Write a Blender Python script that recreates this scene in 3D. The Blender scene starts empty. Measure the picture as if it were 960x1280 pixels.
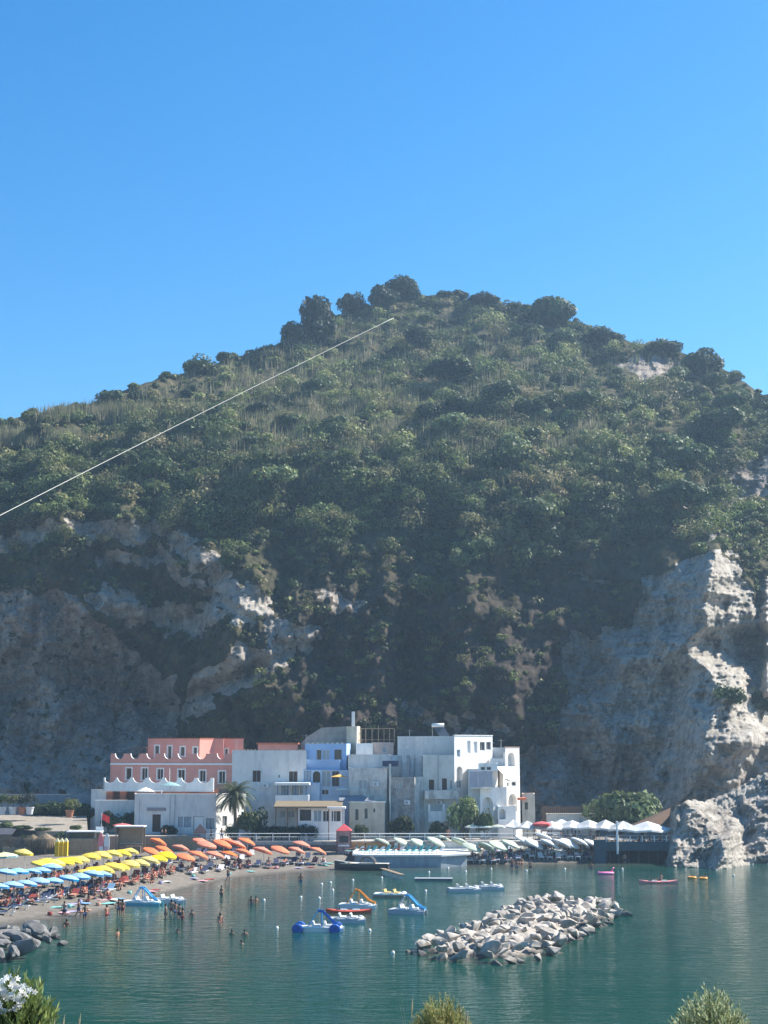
import bpy, bmesh, math, random
import numpy as np
from mathutils import Vector, Matrix

R = math.radians
random.seed(7)
rng = np.random.default_rng(11)
scene = bpy.context.scene
COL = scene.collection

# ------------------------------------------------------------------ camera model
F = 1849.0                     # focal length in pixels of a 960 x 1280 frame
PITCH = R(9.04)
CAMZ = 15.6
ct, st = math.cos(PITCH), math.sin(PITCH)

def ray(u, v):
    a = (u - 480.0) / F
    b = (640.0 - v) / F
    return a, ct - b * st, st + b * ct      # x, forward, up

def P(u, v, Y):
    x, f, z = ray(u, v)
    return Vector((x / f * Y, Y, CAMZ + z / f * Y))

def Zpx(v, Y):
    return P(480, v, Y).z

def Xpx(u, v, Y):
    return P(u, v, Y).x

def G(u, v, z=0.0):
    x, f, up = ray(u, v)
    Y = (z - CAMZ) / (up / f)
    return P(u, v, Y)

# ------------------------------------------------------------------ noise (numpy)
_perm = np.random.default_rng(5).permutation(512)
_grad = np.random.default_rng(6).random(512) * 2 * np.pi
def _n2(x, y):
    xi = np.floor(x).astype(int); yi = np.floor(y).astype(int)
    xf = x - xi; yf = y - yi
    def g(ix, iy, dx, dy):
        h = _perm[(ix + _perm[iy % 512]) % 512]
        a = _grad[h]
        return np.cos(a) * dx + np.sin(a) * dy
    w = lambda t: t * t * t * (t * (t * 6 - 15) + 10)
    a = g(xi, yi, xf, yf); b = g(xi + 1, yi, xf - 1, yf)
    c = g(xi, yi + 1, xf, yf - 1); d = g(xi + 1, yi + 1, xf - 1, yf - 1)
    u_, v_ = w(xf), w(yf)
    return ((a + (b - a) * u_) + ((c + (d - c) * u_) - (a + (b - a) * u_)) * v_) * 1.4
def fbm(x, y, o=4, s=0.0):
    x = np.asarray(x, float) + s * 17.3 + 300; y = np.asarray(y, float) + s * 9.7 + 300
    r = 0; a = 1.0; t = 0
    for i in range(o):
        r = r + a * _n2(x, y); t += a; x = x * 2.03; y = y * 2.03; a *= .5
    return r / t * 1.5
def ridged(x, y, o=4, s=0.0):
    x = np.asarray(x, float) + s * 13.1 + 300; y = np.asarray(y, float) + s * 5.3 + 300
    r = 0; a = 1.0; t = 0
    for i in range(o):
        r = r + a * (1 - 2 * np.abs(_n2(x, y))); t += a; x = x * 2.1; y = y * 2.1; a *= .5
    return r / t

# ------------------------------------------------------------------ materials
MATS = {}
def newmat(name):
    m = bpy.data.materials.new(name); m.use_nodes = True
    nt = m.node_tree
    return m, nt, nt.nodes['Principled BSDF'], nt.nodes['Material Output']
def mat(name, col, rough=.7, var=.12, scale=3.0, bump=0.0, spec=.3, metal=0.0, stain=None, stain_amt=.4, stretch=(1, 1, 1), trans=0.0, alpha=1.0):
    """plain paint, cloth, plaster ... with a soft uneven tone and optional stains"""
    if name in MATS: return MATS[name]
    m, nt, b, out = newmat(name)
    b.inputs['Roughness'].default_value = rough
    b.inputs['Metallic'].default_value = metal
    b.inputs['Specular IOR Level'].default_value = spec
    tc = nt.nodes.new('ShaderNodeNewGeometry')
    mp = nt.nodes.new('ShaderNodeMapping'); mp.inputs['Scale'].default_value = stretch
    nt.links.new(tc.outputs['Position'], mp.inputs['Vector'])
    n = nt.nodes.new('ShaderNodeTexNoise'); n.inputs['Scale'].default_value = scale; n.inputs['Detail'].default_value = 6
    nt.links.new(mp.outputs[0], n.inputs['Vector'])
    cr = nt.nodes.new('ShaderNodeValToRGB')
    cr.color_ramp.elements[0].position = .3; cr.color_ramp.elements[1].position = .7
    cr.color_ramp.elements[0].color = tuple(max(0, c * (1 - var)) for c in col[:3]) + (1,)
    cr.color_ramp.elements[1].color = tuple(min(1, c * (1 + var)) for c in col[:3]) + (1,)
    nt.links.new(n.outputs[0], cr.inputs[0])
    last = cr.outputs[0]
    if stain:
        n2 = nt.nodes.new('ShaderNodeTexNoise'); n2.inputs['Scale'].default_value = .8; n2.inputs['Detail'].default_value = 8; n2.inputs['Roughness'].default_value = .65
        mp2 = nt.nodes.new('ShaderNodeMapping'); mp2.inputs['Scale'].default_value = (1.6, 1.6, .45)
        nt.links.new(tc.outputs['Position'], mp2.inputs['Vector']); nt.links.new(mp2.outputs[0], n2.inputs['Vector'])
        r2 = nt.nodes.new('ShaderNodeMapRange'); r2.inputs[1].default_value = .48; r2.inputs[2].default_value = .66; r2.inputs[4].default_value = stain_amt
        nt.links.new(n2.outputs[0], r2.inputs[0])
        mx = nt.nodes.new('ShaderNodeMix'); mx.data_type = 'RGBA'
        nt.links.new(r2.outputs[0], mx.inputs[0]); nt.links.new(last, mx.inputs[6]); mx.inputs[7].default_value = tuple(stain) + (1,)
        last = mx.outputs[2]
    nt.links.new(last, b.inputs['Base Color'])
    if bump:
        bp = nt.nodes.new('ShaderNodeBump'); bp.inputs['Strength'].default_value = .6; bp.inputs['Distance'].default_value = bump
        nt.links.new(n.outputs[0], bp.inputs['Height']); nt.links.new(bp.outputs[0], b.inputs['Normal'])
    if trans:
        oi = nt.nodes.new('ShaderNodeObjectInfo'); hv = nt.nodes.new('ShaderNodeHueSaturation'); r3 = nt.nodes.new('ShaderNodeMapRange'); r3.inputs[3].default_value = .78; r3.inputs[4].default_value = 1.12
        nt.links.new(oi.outputs['Random'], r3.inputs[0]); nt.links.new(r3.outputs[0], hv.inputs['Value']); nt.links.new(r3.outputs[0], hv.inputs['Saturation']); nt.links.new(last, hv.inputs['Color']); last = hv.outputs[0]; nt.links.new(last, b.inputs['Base Color'])
        t = nt.nodes.new('ShaderNodeBsdfTranslucent'); nt.links.new(last, t.inputs[0])
        ms = nt.nodes.new('ShaderNodeMixShader'); ms.inputs[0].default_value = trans
        nt.links.new(b.outputs[0], ms.inputs[1]); nt.links.new(t.outputs[0], ms.inputs[2]); nt.links.new(ms.outputs[0], out.inputs[0])
    MATS[name] = m
    return m

# ------------------------------------------------------------------ mesh builder
class MB:
    def __init__(s): s.v = []; s.f = []
    def add(s, vs, fs, M=None):
        o = len(s.v)
        for p in vs:
            p = Vector(p)
            if M is not None: p = M @ p
            s.v.append(tuple(p))
        s.f += [tuple(o + i for i in f) for f in fs]
        return s
    def box(s, x0, x1, y0, y1, z0, z1, M=None):
        return s.add([(x0, y0, z0), (x1, y0, z0), (x1, y1, z0), (x0, y1, z0), (x0, y0, z1), (x1, y0, z1), (x1, y1, z1), (x0, y1, z1)],
                     [(0, 3, 2, 1), (4, 5, 6, 7), (0, 1, 5, 4), (1, 2, 6, 5), (2, 3, 7, 6), (3, 0, 4, 7)], M)
    def quad(s, a, b, c, d): return s.add([a, b, c, d], [(0, 1, 2, 3)])
    def prism(s, pts, z0, z1, M=None):
        n = len(pts)
        return s.add([(p[0], p[1], z0) for p in pts] + [(p[0], p[1], z1) for p in pts],
                     [tuple(range(n))[::-1], tuple(range(n, 2 * n))] + [(i, (i + 1) % n, n + (i + 1) % n, n + i) for i in range(n)], M)
    def tube(s, path, r, n=8, M=None, cap=True):
        path = [Vector(p) for p in path]; rs = r if isinstance(r, (list, tuple)) else [r] * len(path)
        vs = []; fs = []
        for i, p in enumerate(path):
            d = (path[min(i + 1, len(path) - 1)] - path[max(i - 1, 0)]).normalized()
            a = d.orthogonal().normalized() if i == 0 else (pa - d * pa.dot(d)).normalized()
            pa = a; b = d.cross(a)
            for k in range(n):
                t = 2 * math.pi * k / n
                vs.append(p + (a * math.cos(t) + b * math.sin(t)) * rs[i])
        for i in range(len(path) - 1):
            for k in range(n):
                fs.append((i * n + k, i * n + (k + 1) % n, (i + 1) * n + (k + 1) % n, (i + 1) * n + k))
        if cap:
            fs.append(tuple(range(n))[::-1]); fs.append(tuple((len(path) - 1) * n + k for k in range(n)))
        return s.add(vs, fs, M)
    def lathe(s, prof, n=16, M=None, wob=None):
        vs = []; fs = []
        for (r, z) in prof:
            for k in range(n):
                t = 2 * math.pi * k / n
                rr = r * (wob(k, n) if wob else 1)
                vs.append((rr * math.cos(t), rr * math.sin(t), z))
        m = len(prof)
        for i in range(m - 1):
            for k in range(n):
                fs.append((i * n + k, i * n + (k + 1) % n, (i + 1) * n + (k + 1) % n, (i + 1) * n + k))
        return s.add(vs, fs, M)
    def loft(s, rings, M=None, cap=True, closed=True):
        n = len(rings[0]); vs = [p for r in rings for p in r]; fs = []
        for i in range(len(rings) - 1):
            for k in range(n if closed else n - 1):
                fs.append((i * n + k, i * n + (k + 1) % n, (i + 1) * n + (k + 1) % n, (i + 1) * n + k))
        if cap:
            fs.append(tuple(range(n))[::-1]); fs.append(tuple((len(rings) - 1) * n + k for k in range(n)))
        return s.add(vs, fs, M)
    def build(s, name, m, parent=None, smooth=False, loc=None, recalc=True):
        me = bpy.data.meshes.new(name); me.from_pydata(s.v, [], s.f)
        if recalc:
            bm = bmesh.new(); bm.from_mesh(me); bmesh.ops.recalc_face_normals(bm, faces=bm.faces); bm.to_mesh(me); bm.free()
        if m is not None: me.materials.append(m)
        if smooth: me.polygons.foreach_set('use_smooth', [True] * len(me.polygons))
        o = bpy.data.objects.new(name, me); COL.objects.link(o)
        if parent is not None:
            o.parent = parent
            o.location = (0, 0, 0)
        if loc is not None: o.location = loc
        return o

def tag(o, label=None, cat=None, group=None, kind=None):
    if label: o['label'] = label
    if cat: o['category'] = cat
    if group: o['group'] = group
    if kind: o['kind'] = kind
    return o
def empty(name, loc=(0, 0, 0), rz=0, label=None, cat=None, group=None):
    o = bpy.data.objects.new(name, None); COL.objects.link(o)
    o.location = loc; o.rotation_euler = (0, 0, rz); o.empty_display_size = .3
    return tag(o, label, cat, group)
def copy_tree(o, parent=None):
    c = o.copy(); COL.objects.link(c); c.parent = parent
    for ch in list(o.children): copy_tree(ch, c)
    return c
_ex = set()
def inst(proto, used, loc, rot=(0, 0, 0), scale=1.0, label=None, group=None, cat=None):
    """first call moves the prototype itself, later calls copy it"""
    if proto.name not in used:
        used.add(proto.name); o = proto
    else:
        o = copy_tree(proto)
    o.location = loc; o.rotation_euler = rot
    o.scale = (scale,) * 3 if isinstance(scale, (int, float)) else scale
    return tag(o, label, cat, group)
USED = set()
ORD = ['first', 'second', 'third', 'fourth', 'fifth', 'sixth', 'seventh', 'eighth', 'ninth', 'tenth', 'eleventh', 'twelfth', 'thirteenth', 'fourteenth', 'fifteenth',
       'sixteenth', 'seventeenth', 'eighteenth', 'nineteenth', 'twentieth', 'twenty-first', 'twenty-second', 'twenty-third', 'twenty-fourth', 'twenty-fifth', 'twenty-sixth', 'twenty-seventh', 'twenty-eighth', 'twenty-ninth', 'thirtieth']

def np_mesh(name, verts, faces_n, idx, m, attrs=None, kind=None, smooth=False, parent=None):
    """fast mesh from flat arrays; faces_n = corners per face"""
    me = bpy.data.meshes.new(name)
    nv = len(verts); nf = len(idx) // faces_n
    me.vertices.add(nv); me.vertices.foreach_set('co', np.ascontiguousarray(verts, np.float32).ravel())
    me.loops.add(nf * faces_n); me.loops.foreach_set('vertex_index', np.ascontiguousarray(idx, np.int32))
    me.polygons.add(nf); me.polygons.foreach_set('loop_start', np.arange(0, nf * faces_n, faces_n, dtype=np.int32))
    if smooth: me.polygons.foreach_set('use_smooth', np.ones(nf, bool))
    for k, a in (attrs or {}).items():
        if a.ndim == 2:
            at = me.attributes.new(k, 'FLOAT_COLOR', 'POINT'); c = np.ones((nv, 4), np.float32); c[:, :3] = a
            at.data.foreach_set('color', c.ravel())
        else:
            at = me.attributes.new(k, 'FLOAT', 'POINT'); at.data.foreach_set('value', a.astype(np.float32))
    me.update(calc_edges=True)
    me.materials.append(m)
    o = bpy.data.objects.new(name, me); COL.objects.link(o)
    if parent is not None: o.parent = parent
    if kind: o['kind'] = kind
    return o

# ------------------------------------------------------------------ camera, sun, sky
cam = bpy.data.cameras.new('camera'); camo = bpy.data.objects.new('camera', cam); COL.objects.link(camo)
cam.sensor_fit = 'VERTICAL'; cam.sensor_height = 36; cam.lens = 36 * F / 1280
camo.location = (0, 0, CAMZ); camo.rotation_euler = (R(90) + PITCH, 0, 0)
cam.clip_start = .5; cam.clip_end = 9000
scene.camera = camo

SUN_EL, SUN_AZ = R(42), R(24)           # azimuth measured from +X towards +Y
sd = Vector((math.cos(SUN_EL) * math.cos(SUN_AZ), math.cos(SUN_EL) * math.sin(SUN_AZ), math.sin(SUN_EL)))
sl = bpy.data.lights.new('sun', 'SUN'); sl.energy = 5.0; sl.angle = R(.53); sl.color = (1, .95, .86)
so = bpy.data.objects.new('sun', sl); COL.objects.link(so)
so.rotation_euler = sd.to_track_quat('Z', 'Y').to_euler(); so.location = (60, 0, 120)

w = bpy.data.worlds.new('World'); scene.world = w; w.use_nodes = True
nt = w.node_tree; bg = nt.nodes['Background']
sky = nt.nodes.new('ShaderNodeTexSky'); sky.sky_type = 'NISHITA'; sky.sun_disc = False
sky.sun_elevation = SUN_EL; sky.sun_rotation = math.pi / 2 - SUN_AZ
sky.air_density = 1.0; sky.dust_density = 0.3; sky.ozone_density = 4.0; sky.altitude = 0
shs = nt.nodes.new('ShaderNodeHueSaturation'); shs.inputs['Saturation'].default_value = 1.38; shs.inputs['Hue'].default_value = .497; nt.links.new(sky.outputs[0], shs.inputs['Color']); nt.links.new(shs.outputs[0], bg.inputs[0]); bg.inputs[1].default_value = .083
scene.view_settings.view_transform = 'Standard'; scene.view_settings.look = 'None'
scene.view_settings.gamma = 1; scene.view_settings.exposure = 1.25; scene.view_settings.use_curve_mapping = False
scene.cycles.max_bounces = 5; scene.cycles.diffuse_bounces = 2; scene.cycles.glossy_bounces = 3
scene.cycles.transmission_bounces = 3; scene.cycles.volume_bounces = 0; scene.cycles.transparent_max_bounces = 8
scene.cycles.use_denoising = True
scene.cycles.sample_clamp_indirect = 6
scene.cycles.volume_step_rate = 4
# ------------------------------------------------------------------ hill
SIL = [(-420, 645), (-250, 596), (-120, 555), (0, 526), (50, 516), (110, 506), (160, 486), (200, 472), (240, 464), (290, 448), (330, 436), (370, 420), (400, 402), (440, 388),
       (500, 372), (540, 368), (580, 372), (640, 384), (700, 396), (740, 410), (790, 428), (850, 441), (890, 451), (915, 468), (960, 498), (1010, 522), (1100, 575), (1250, 640), (1400, 700)]
DV = [(340, 452), (400, 418), (450, 388), (500, 352), (550, 326), (600, 307), (640, 300), (700, 294), (800, 288), (880, 281), (950, 275), (1000, 270), (1040, 266), (1100, 262)]
DVx = [a for a, b in DV]; DVy = [b for a, b in DV]
CREST = [(560, 905), (600, 896), (650, 902), (700, 893), (750, 879), (780, 884), (800, 860), (820, 862), (840, 888), (870, 905), (900, 890), (950, 870), (1000, 852), (1050, 845)]
def sil(u):
    u = np.asarray(u, float)
    return np.interp(u, [a for a, b in SIL], [b for a, b in SIL]) + 2.5 * fbm(u / 22, u * 0 + 3, 3)
def smooth(x, a, b):
    t = np.clip((x - a) / (b - a), 0, 1); return t * t * (3 - 2 * t)

def seg_dist(u, v, pts):
    best = np.full(np.shape(u), 1e9)
    for (x0, y0), (x1, y1) in zip(pts[:-1], pts[1:]):
        dx, dy = x1 - x0, y1 - y0
        t = np.clip(((u - x0) * dx + (v - y0) * dy) / (dx * dx + dy * dy), 0, 1)
        best = np.minimum(best, np.hypot(u - x0 - t * dx, v - y0 - t * dy))
    return best
def blob(u, v, cu, cv, ru, rv):
    return 1 - np.clip(np.hypot((u - cu) / ru, (v - cv) / rv), 0, 2)
def poly_in(u, v, pts):
    ins = np.zeros(np.shape(u), bool); n = len(pts)
    for i in range(n):
        x0, y0 = pts[i]; x1, y1 = pts[(i + 1) % n]
        c = ((y0 > v) != (y1 > v)) & (u < (x1 - x0) * (v - y0) / (y1 - y0 + 1e-9) + x0)
        ins ^= c
    return ins
def rockmask(u, v):
    """where bare rock shows: 0 scrub ... 1 rock;  second value: how pale the rock is"""
    u = np.asarray(u, float); v = np.asarray(v, float)
    du = u + 16 * fbm(u / 40, v / 40, 3, 1) ; dv = v + 16 * fbm(u / 40, v / 40, 3, 2)
    m = np.zeros_like(u)
    def line(pts, wd, a=1.0):
        nonlocal m
        m = np.maximum(m, a * (1 - smooth(seg_dist(du, dv, pts), wd * .3, wd * 1.6)))
    def pol(pts, a=1.0):
        nonlocal m
        m = np.where(poly_in(du, dv, pts), np.maximum(m, a), m)
    line([(-80, 700), (0, 682), (60, 662), (130, 662), (200, 666), (250, 692), (300, 738), (332, 765)], 12)
    line([(125, 742), (180, 770), (240, 778), (325, 762)], 12)
    line([(140, 700), (210, 700), (300, 760)], 10, .8)
    pol([(-200, 740), (0, 735), (90, 745), (150, 800), (215, 850), (225, 920), (190, 1040), (-200, 1040)], .8)
    pol([(225, 900), (240, 845), (290, 812), (380, 800), (372, 835), (330, 850), (270, 870), (235, 915)], .9)
    line([(340, 790), (385, 795)], 14, .8)
    line([(400, 745), (450, 755)], 5, .7); line([(775, 662), (802, 680)], 4, .8); line([(700, 720), (760, 735)], 5, .5)
    pol([(700, 800), (790, 780), (812, 725), (850, 700), (893, 690), (930, 720), (953, 780), (965, 850), (1150, 900), (1150, 1080), (800, 1080), (640, 1010), (640, 940), (690, 930), (710, 860)], 1)
    pol([(945, 720), (1150, 700), (1150, 900), (965, 860), (950, 780)], 1)
    line([(500, 880), (560, 890), (640, 910)], 9, .6); line([(600, 950), (700, 985)], 18, .6); line([(540, 905), (600, 925)], 10, .6)
    line([(640, 960), (760, 1000)], 12, .6)
    pol([(772, 450), (800, 444), (850, 450), (870, 470), (830, 480), (785, 474)], .9)
    pol([(915, 578), (960, 570), (1060, 600), (1050, 650), (960, 625), (925, 640), (905, 660)], .7)
    line([(840, 620), (880, 640), (905, 690)], 11, .45)
    n = fbm(u / 14, v / 14, 4, 4)
    return np.clip(m + .75 * n * (m > .02) * (m < .99) + .3 * fbm(u / 5, v / 5, 3, 15) * (m > .02) * (u < 500) + .12 * n, 0, 1)
def depth(u, v, fine=True):
    u = np.asarray(u, float); v = np.asarray(v, float)
    d = np.interp(v, DVx, DVy)
    low = smooth(v, 520, 640)
    d = d + 16 * fbm(u / 210, v / 300, 3, 5) * (.4 + .6 * low) + 7 * fbm(u / 75, v / 110, 3, 6)
    d = d - 5 * ridged(u / 90 + v / 400, v / 330, 2, 7) * low
    d = d + 3.0 * fbm(u / 24, v / 26, 3, 8)
    # bowl of the left cliff, spur that ends at the pale slab
    d = d + 16 * np.exp(-((u - 110) / 110) ** 2 - ((v - 850) / 100) ** 2)
    sp = np.interp(v, [640, 690, 760, 800, 900], [225, 262, 335, 350, 300])
    k = smooth(v, 640, 700) * (1 - smooth(v, 800, 880))
    x = u - sp
    d = d - smooth(v, 640, 700) * (1 - smooth(v, 880, 940)) * 9 * smooth(u, 190, 420) * (1 - smooth(u, 430, 600))
    # dark gully beside it
    gl = np.interp(v, [700, 800, 880, 960], [350, 400, 220, 215])
    d = d + smooth(v, 780, 860) * 9 * np.exp(-((u - gl) / 26) ** 2)
    # right hand spur: shaded left flank, sunlit right flank
    cr = np.interp(v, [a for a, b in CREST], [b for a, b in CREST])
    x = u - cr - 4 * fbm(v / 14, u / 60, 3, 9)
    k = smooth(v, 590, 720)
    L = 26 * (1 - np.clip(-x / 120, 0, 1)) ** 1.1
    rs = .42 - .36 * smooth(v, 880, 930)
    Rr = 26 - rs * np.clip(x, 0, 90) - .1 * np.clip(x - 90, 0, 200)
    d = d - k * np.where(x < 0, L, Rr)
    # far right slab in its own shade
    d = d - smooth(u, 946, 960) * smooth(v, 690, 760) * (1 - smooth(v, 850, 890)) * 14
    d = d + 8 * smooth(v, 900, 1010) * np.exp(-((u - 800) / 60) ** 2)
    if fine:
        rk = rockmask(u, v)
        calm = 1 - (.5 + .2 * smooth(u, 220, 270)) * (1 - smooth(u, 420, 520)) - .55 * smooth(u, 840, 880) * smooth(v, 890, 930)
        d = d + rk * calm * (2.4 * ridged(u / 17 + v / 70, v / 34, 5, 10) + 1.0 * ridged(u / 6 + v / 30, v / 9, 3, 11) - 1.6 * np.abs(fbm(u / 30, v / 7, 3, 14)))
        bl = smooth(u, 868, 905) * smooth(v, 680, 720) * (1 - smooth(v, 950, 1000))
        bl = bl * (1 - smooth(v, 885, 925))
        d = d - bl * (1.6 * ridged(u / 26 - v / 90, v / 20 + u / 60, 4, 12) + .7 * ridged(u / 8, v / 7, 3, 13))
    return d

us = np.concatenate([np.arange(-420, -60, 12), np.arange(-60, 1020, 1.5), np.arange(1020, 1400, 12)])
NR = 430
vs_t = np.linspace(0, 1, NR)
U = np.repeat(us[:, None], NR, 1)
TOP = sil(us)[:, None]
V = 1050 + (TOP - 1050) * (vs_t[None, :] ** .96)
D = depth(U, V)
a = (U - 480) / F; b = (640 - V) / F
fw = ct - b * st; up = st + b * ct
X = a / fw * D; Z = CAMZ + up / fw * D
# the far side of the ridge falls away
BK = 9
Xb = [X]; Yb = [D]; Zb = [Z]
for k in range(1, BK + 1):
    t = k * 16.0
    Yk = D[:, -1:] + t; Xb.append(X[:, -1:] * (Yk / D[:, -1:])); Yb.append(Yk); Zb.append(Z[:, -1:] - .012 * t * t ** .9 - .12 * t + 1.5 * fbm(us[:, None] / 30, np.full((len(us), 1), k), 2))
X = np.concatenate(Xb, 1); Yy = np.concatenate(Yb, 1); Z = np.concatenate(Zb, 1)
nc = X.shape[1]
RK = rockmask(U, V); RK = np.concatenate([RK, np.zeros((len(us), BK))], 1)
Vx = np.concatenate([V, np.repeat(V[:, -1:], BK, 1)], 1); Ux = np.concatenate([U, np.repeat(U[:, -1:], BK, 1)], 1)
pale = np.clip(smooth(Ux, 700, 830) * smooth(Vx, 640, 700) + .5 * (1 - smooth(seg_dist(Ux, Vx, [(60, 662), (200, 668), (250, 695), (300, 738), (335, 768)]), 14, 34)) + .6 * (1 - smooth(seg_dist(Ux, Vx, [(130, 745), (240, 778), (320, 765)]), 8, 24)) + .45 * (1 - smooth(seg_dist(Ux, Vx, [(240, 870), (290, 820), (375, 800)]), 10, 30)), 0, 1)
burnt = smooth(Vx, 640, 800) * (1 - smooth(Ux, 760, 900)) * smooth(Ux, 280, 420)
verts = np.stack([X, Yy, Z], 2).reshape(-1, 3)
ii = np.arange(len(us) - 1)[:, None] * nc + np.arange(nc - 1)[None, :]
quads = np.stack([ii, ii + nc, ii + nc + 1, ii + 1], 2).reshape(-1)

def hill_material():
    m, nt, bsdf, out = newmat('hill_soil_and_rock')
    N = nt.nodes.new; L = nt.links.new
    geo = N('ShaderNodeNewGeometry')
    def noise(scale, detail=6, rough=.6, sc=(1, 1, 1)):
        mp = N('ShaderNodeMapping'); mp.inputs['Scale'].default_value = sc; L(geo.outputs['Position'], mp.inputs[0])
        n = N('ShaderNodeTexNoise'); n.inputs['Scale'].default_value = scale; n.inputs['Detail'].default_value = detail; n.inputs['Roughness'].default_value = rough
        L(mp.outputs[0], n.inputs[0]); return n.outputs[0]
    def ramp(x, stops):
        r = N('ShaderNodeValToRGB'); e = r.color_ramp.elements
        while len(e) < len(stops): e.new(.5)
        for el, (p, c) in zip(e, stops): el.position = p; el.color = tuple(c) + (1,)
        L(x, r.inputs[0]); return r.outputs[0]
    def mix(f, x, y, bl='MIX'):
        k = N('ShaderNodeMix'); k.data_type = 'RGBA'; k.blend_type = bl
        if isinstance(f, float): k.inputs[0].default_value = f
        else: L(f, k.inputs[0])
        for s_, q in ((6, x), (7, y)):
            if isinstance(q, tuple): k.inputs[s_].default_value = q + (1,)
            else: L(q, k.inputs[s_])
        return k.outputs[2]
    def attr(n):
        a_ = N('ShaderNodeAttribute'); a_.attribute_name = n; return a_.outputs['Fac']
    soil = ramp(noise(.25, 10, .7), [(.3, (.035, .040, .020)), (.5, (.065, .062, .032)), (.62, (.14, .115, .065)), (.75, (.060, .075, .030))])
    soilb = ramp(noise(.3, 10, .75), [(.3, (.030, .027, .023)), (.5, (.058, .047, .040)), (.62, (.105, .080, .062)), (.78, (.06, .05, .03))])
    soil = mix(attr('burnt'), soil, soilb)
    r1 = ramp(noise(.12, 10, .68, (1, 1, .55)), [(.28, (.20, .175, .155)), (.45, (.34, .295, .26)), (.6, (.48, .425, .37)), (.78, (.32, .28, .26))])
    r2 = ramp(noise(.16, 10, .68, (1, 1, .4)), [(.3, (.36, .33, .29)), (.5, (.52, .48, .42)), (.7, (.64, .595, .53))])
    rock = mix(attr('pale'), r1, r2)
    strat = ramp(noise(.5, 6, .6, (.25, .25, 2.4)), [(.35, (.62, .6, .58)), (.6, (1.1, 1.08, 1.05))])
    rock = mix(.45, rock, strat, 'MULTIPLY')
    streak = ramp(noise(.55, 6, .6, (1.4, 1.4, .12)), [(.4, (.7, .68, .66)), (.6, (1.08, 1.07, 1.06))])
    rock = mix(.55, rock, streak, 'MULTIPLY')
    cv = N('ShaderNodeTexVoronoi'); cv.feature = 'DISTANCE_TO_EDGE'; cv.inputs['Scale'].default_value = .22
    cn = N('ShaderNodeTexNoise'); cn.inputs['Scale'].default_value = .35; cn.inputs['Detail'].default_value = 5; L(geo.outputs['Position'], cn.inputs[0])
    cm = N('ShaderNodeVectorMath'); cm.operation = 'MULTIPLY_ADD'; L(cn.outputs['Color'], cm.inputs[0]); cm.inputs[1].default_value = (7, 7, 7); L(geo.outputs['Position'], cm.inputs[2]); L(cm.outputs[0], cv.inputs[0])
    rock = mix(.8, rock, ramp(cv.outputs[0], [(0, (.45, .43, .42)), (.09, (1, 1, 1))]), 'MULTIPLY')
    fm = N('ShaderNodeMath'); fm.operation = 'MULTIPLY_ADD'; L(noise(1.0, 8, .7), fm.inputs[0]); fm.inputs[1].default_value = .9; fm.inputs[2].default_value = -.45
    fa = N('ShaderNodeMath'); fa.operation = 'ADD'; L(attr('rock'), fa.inputs[0]); L(fm.outputs[0], fa.inputs[1])
    fr = N('ShaderNodeMapRange'); fr.inputs[1].default_value = .36; fr.inputs[2].default_value = .52; L(fa.outputs[0], fr.inputs[0])
    L(mix(fr.outputs[0], soil, rock), bsdf.inputs['Base Color'])
    bsdf.inputs['Roughness'].default_value = .95; bsdf.inputs['Specular IOR Level'].default_value = .1
    bp = N('ShaderNodeBump'); bp.inputs['Strength'].default_value = .9; bp.inputs['Distance'].default_value = 1.3
    L(noise(.7, 12, .7), bp.inputs['Height'])
    vo = N('ShaderNodeTexVoronoi'); vo.feature = 'DISTANCE_TO_EDGE'; vo.inputs['Scale'].default_value = .35
    mp = N('ShaderNodeMapping'); mp.inputs['Scale'].default_value = (1, 1, .6); L(geo.outputs['Position'], mp.inputs[0]); L(mp.outputs[0], vo.inputs[0])
    b2 = N('ShaderNodeBump'); b2.inputs['Strength'].default_value = .35; b2.inputs['Distance'].default_value = .6
    L(vo.outputs[0], b2.inputs['Height']); L(bp.outputs[0], b2.inputs['Normal']); L(b2.outputs[0], bsdf.inputs['Normal'])
    return m
HILLM = hill_material()
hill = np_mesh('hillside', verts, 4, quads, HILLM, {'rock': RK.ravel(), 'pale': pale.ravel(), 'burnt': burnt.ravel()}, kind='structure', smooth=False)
tag(hill, 'scrub covered hill with bare tuff cliffs rising behind the village', 'hill')

def on_hill(u, v):
    """point of the hill surface seen at (u, v), sunk a little"""
    d = depth(u, v, False); a_ = (np.asarray(u) - 480) / F; b_ = (640 - np.asarray(v)) / F
    f_ = ct - b_ * st; u_ = st + b_ * ct
    return np.stack([a_ / f_ * d, d, CAMZ + u_ / f_ * d], -1)

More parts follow.
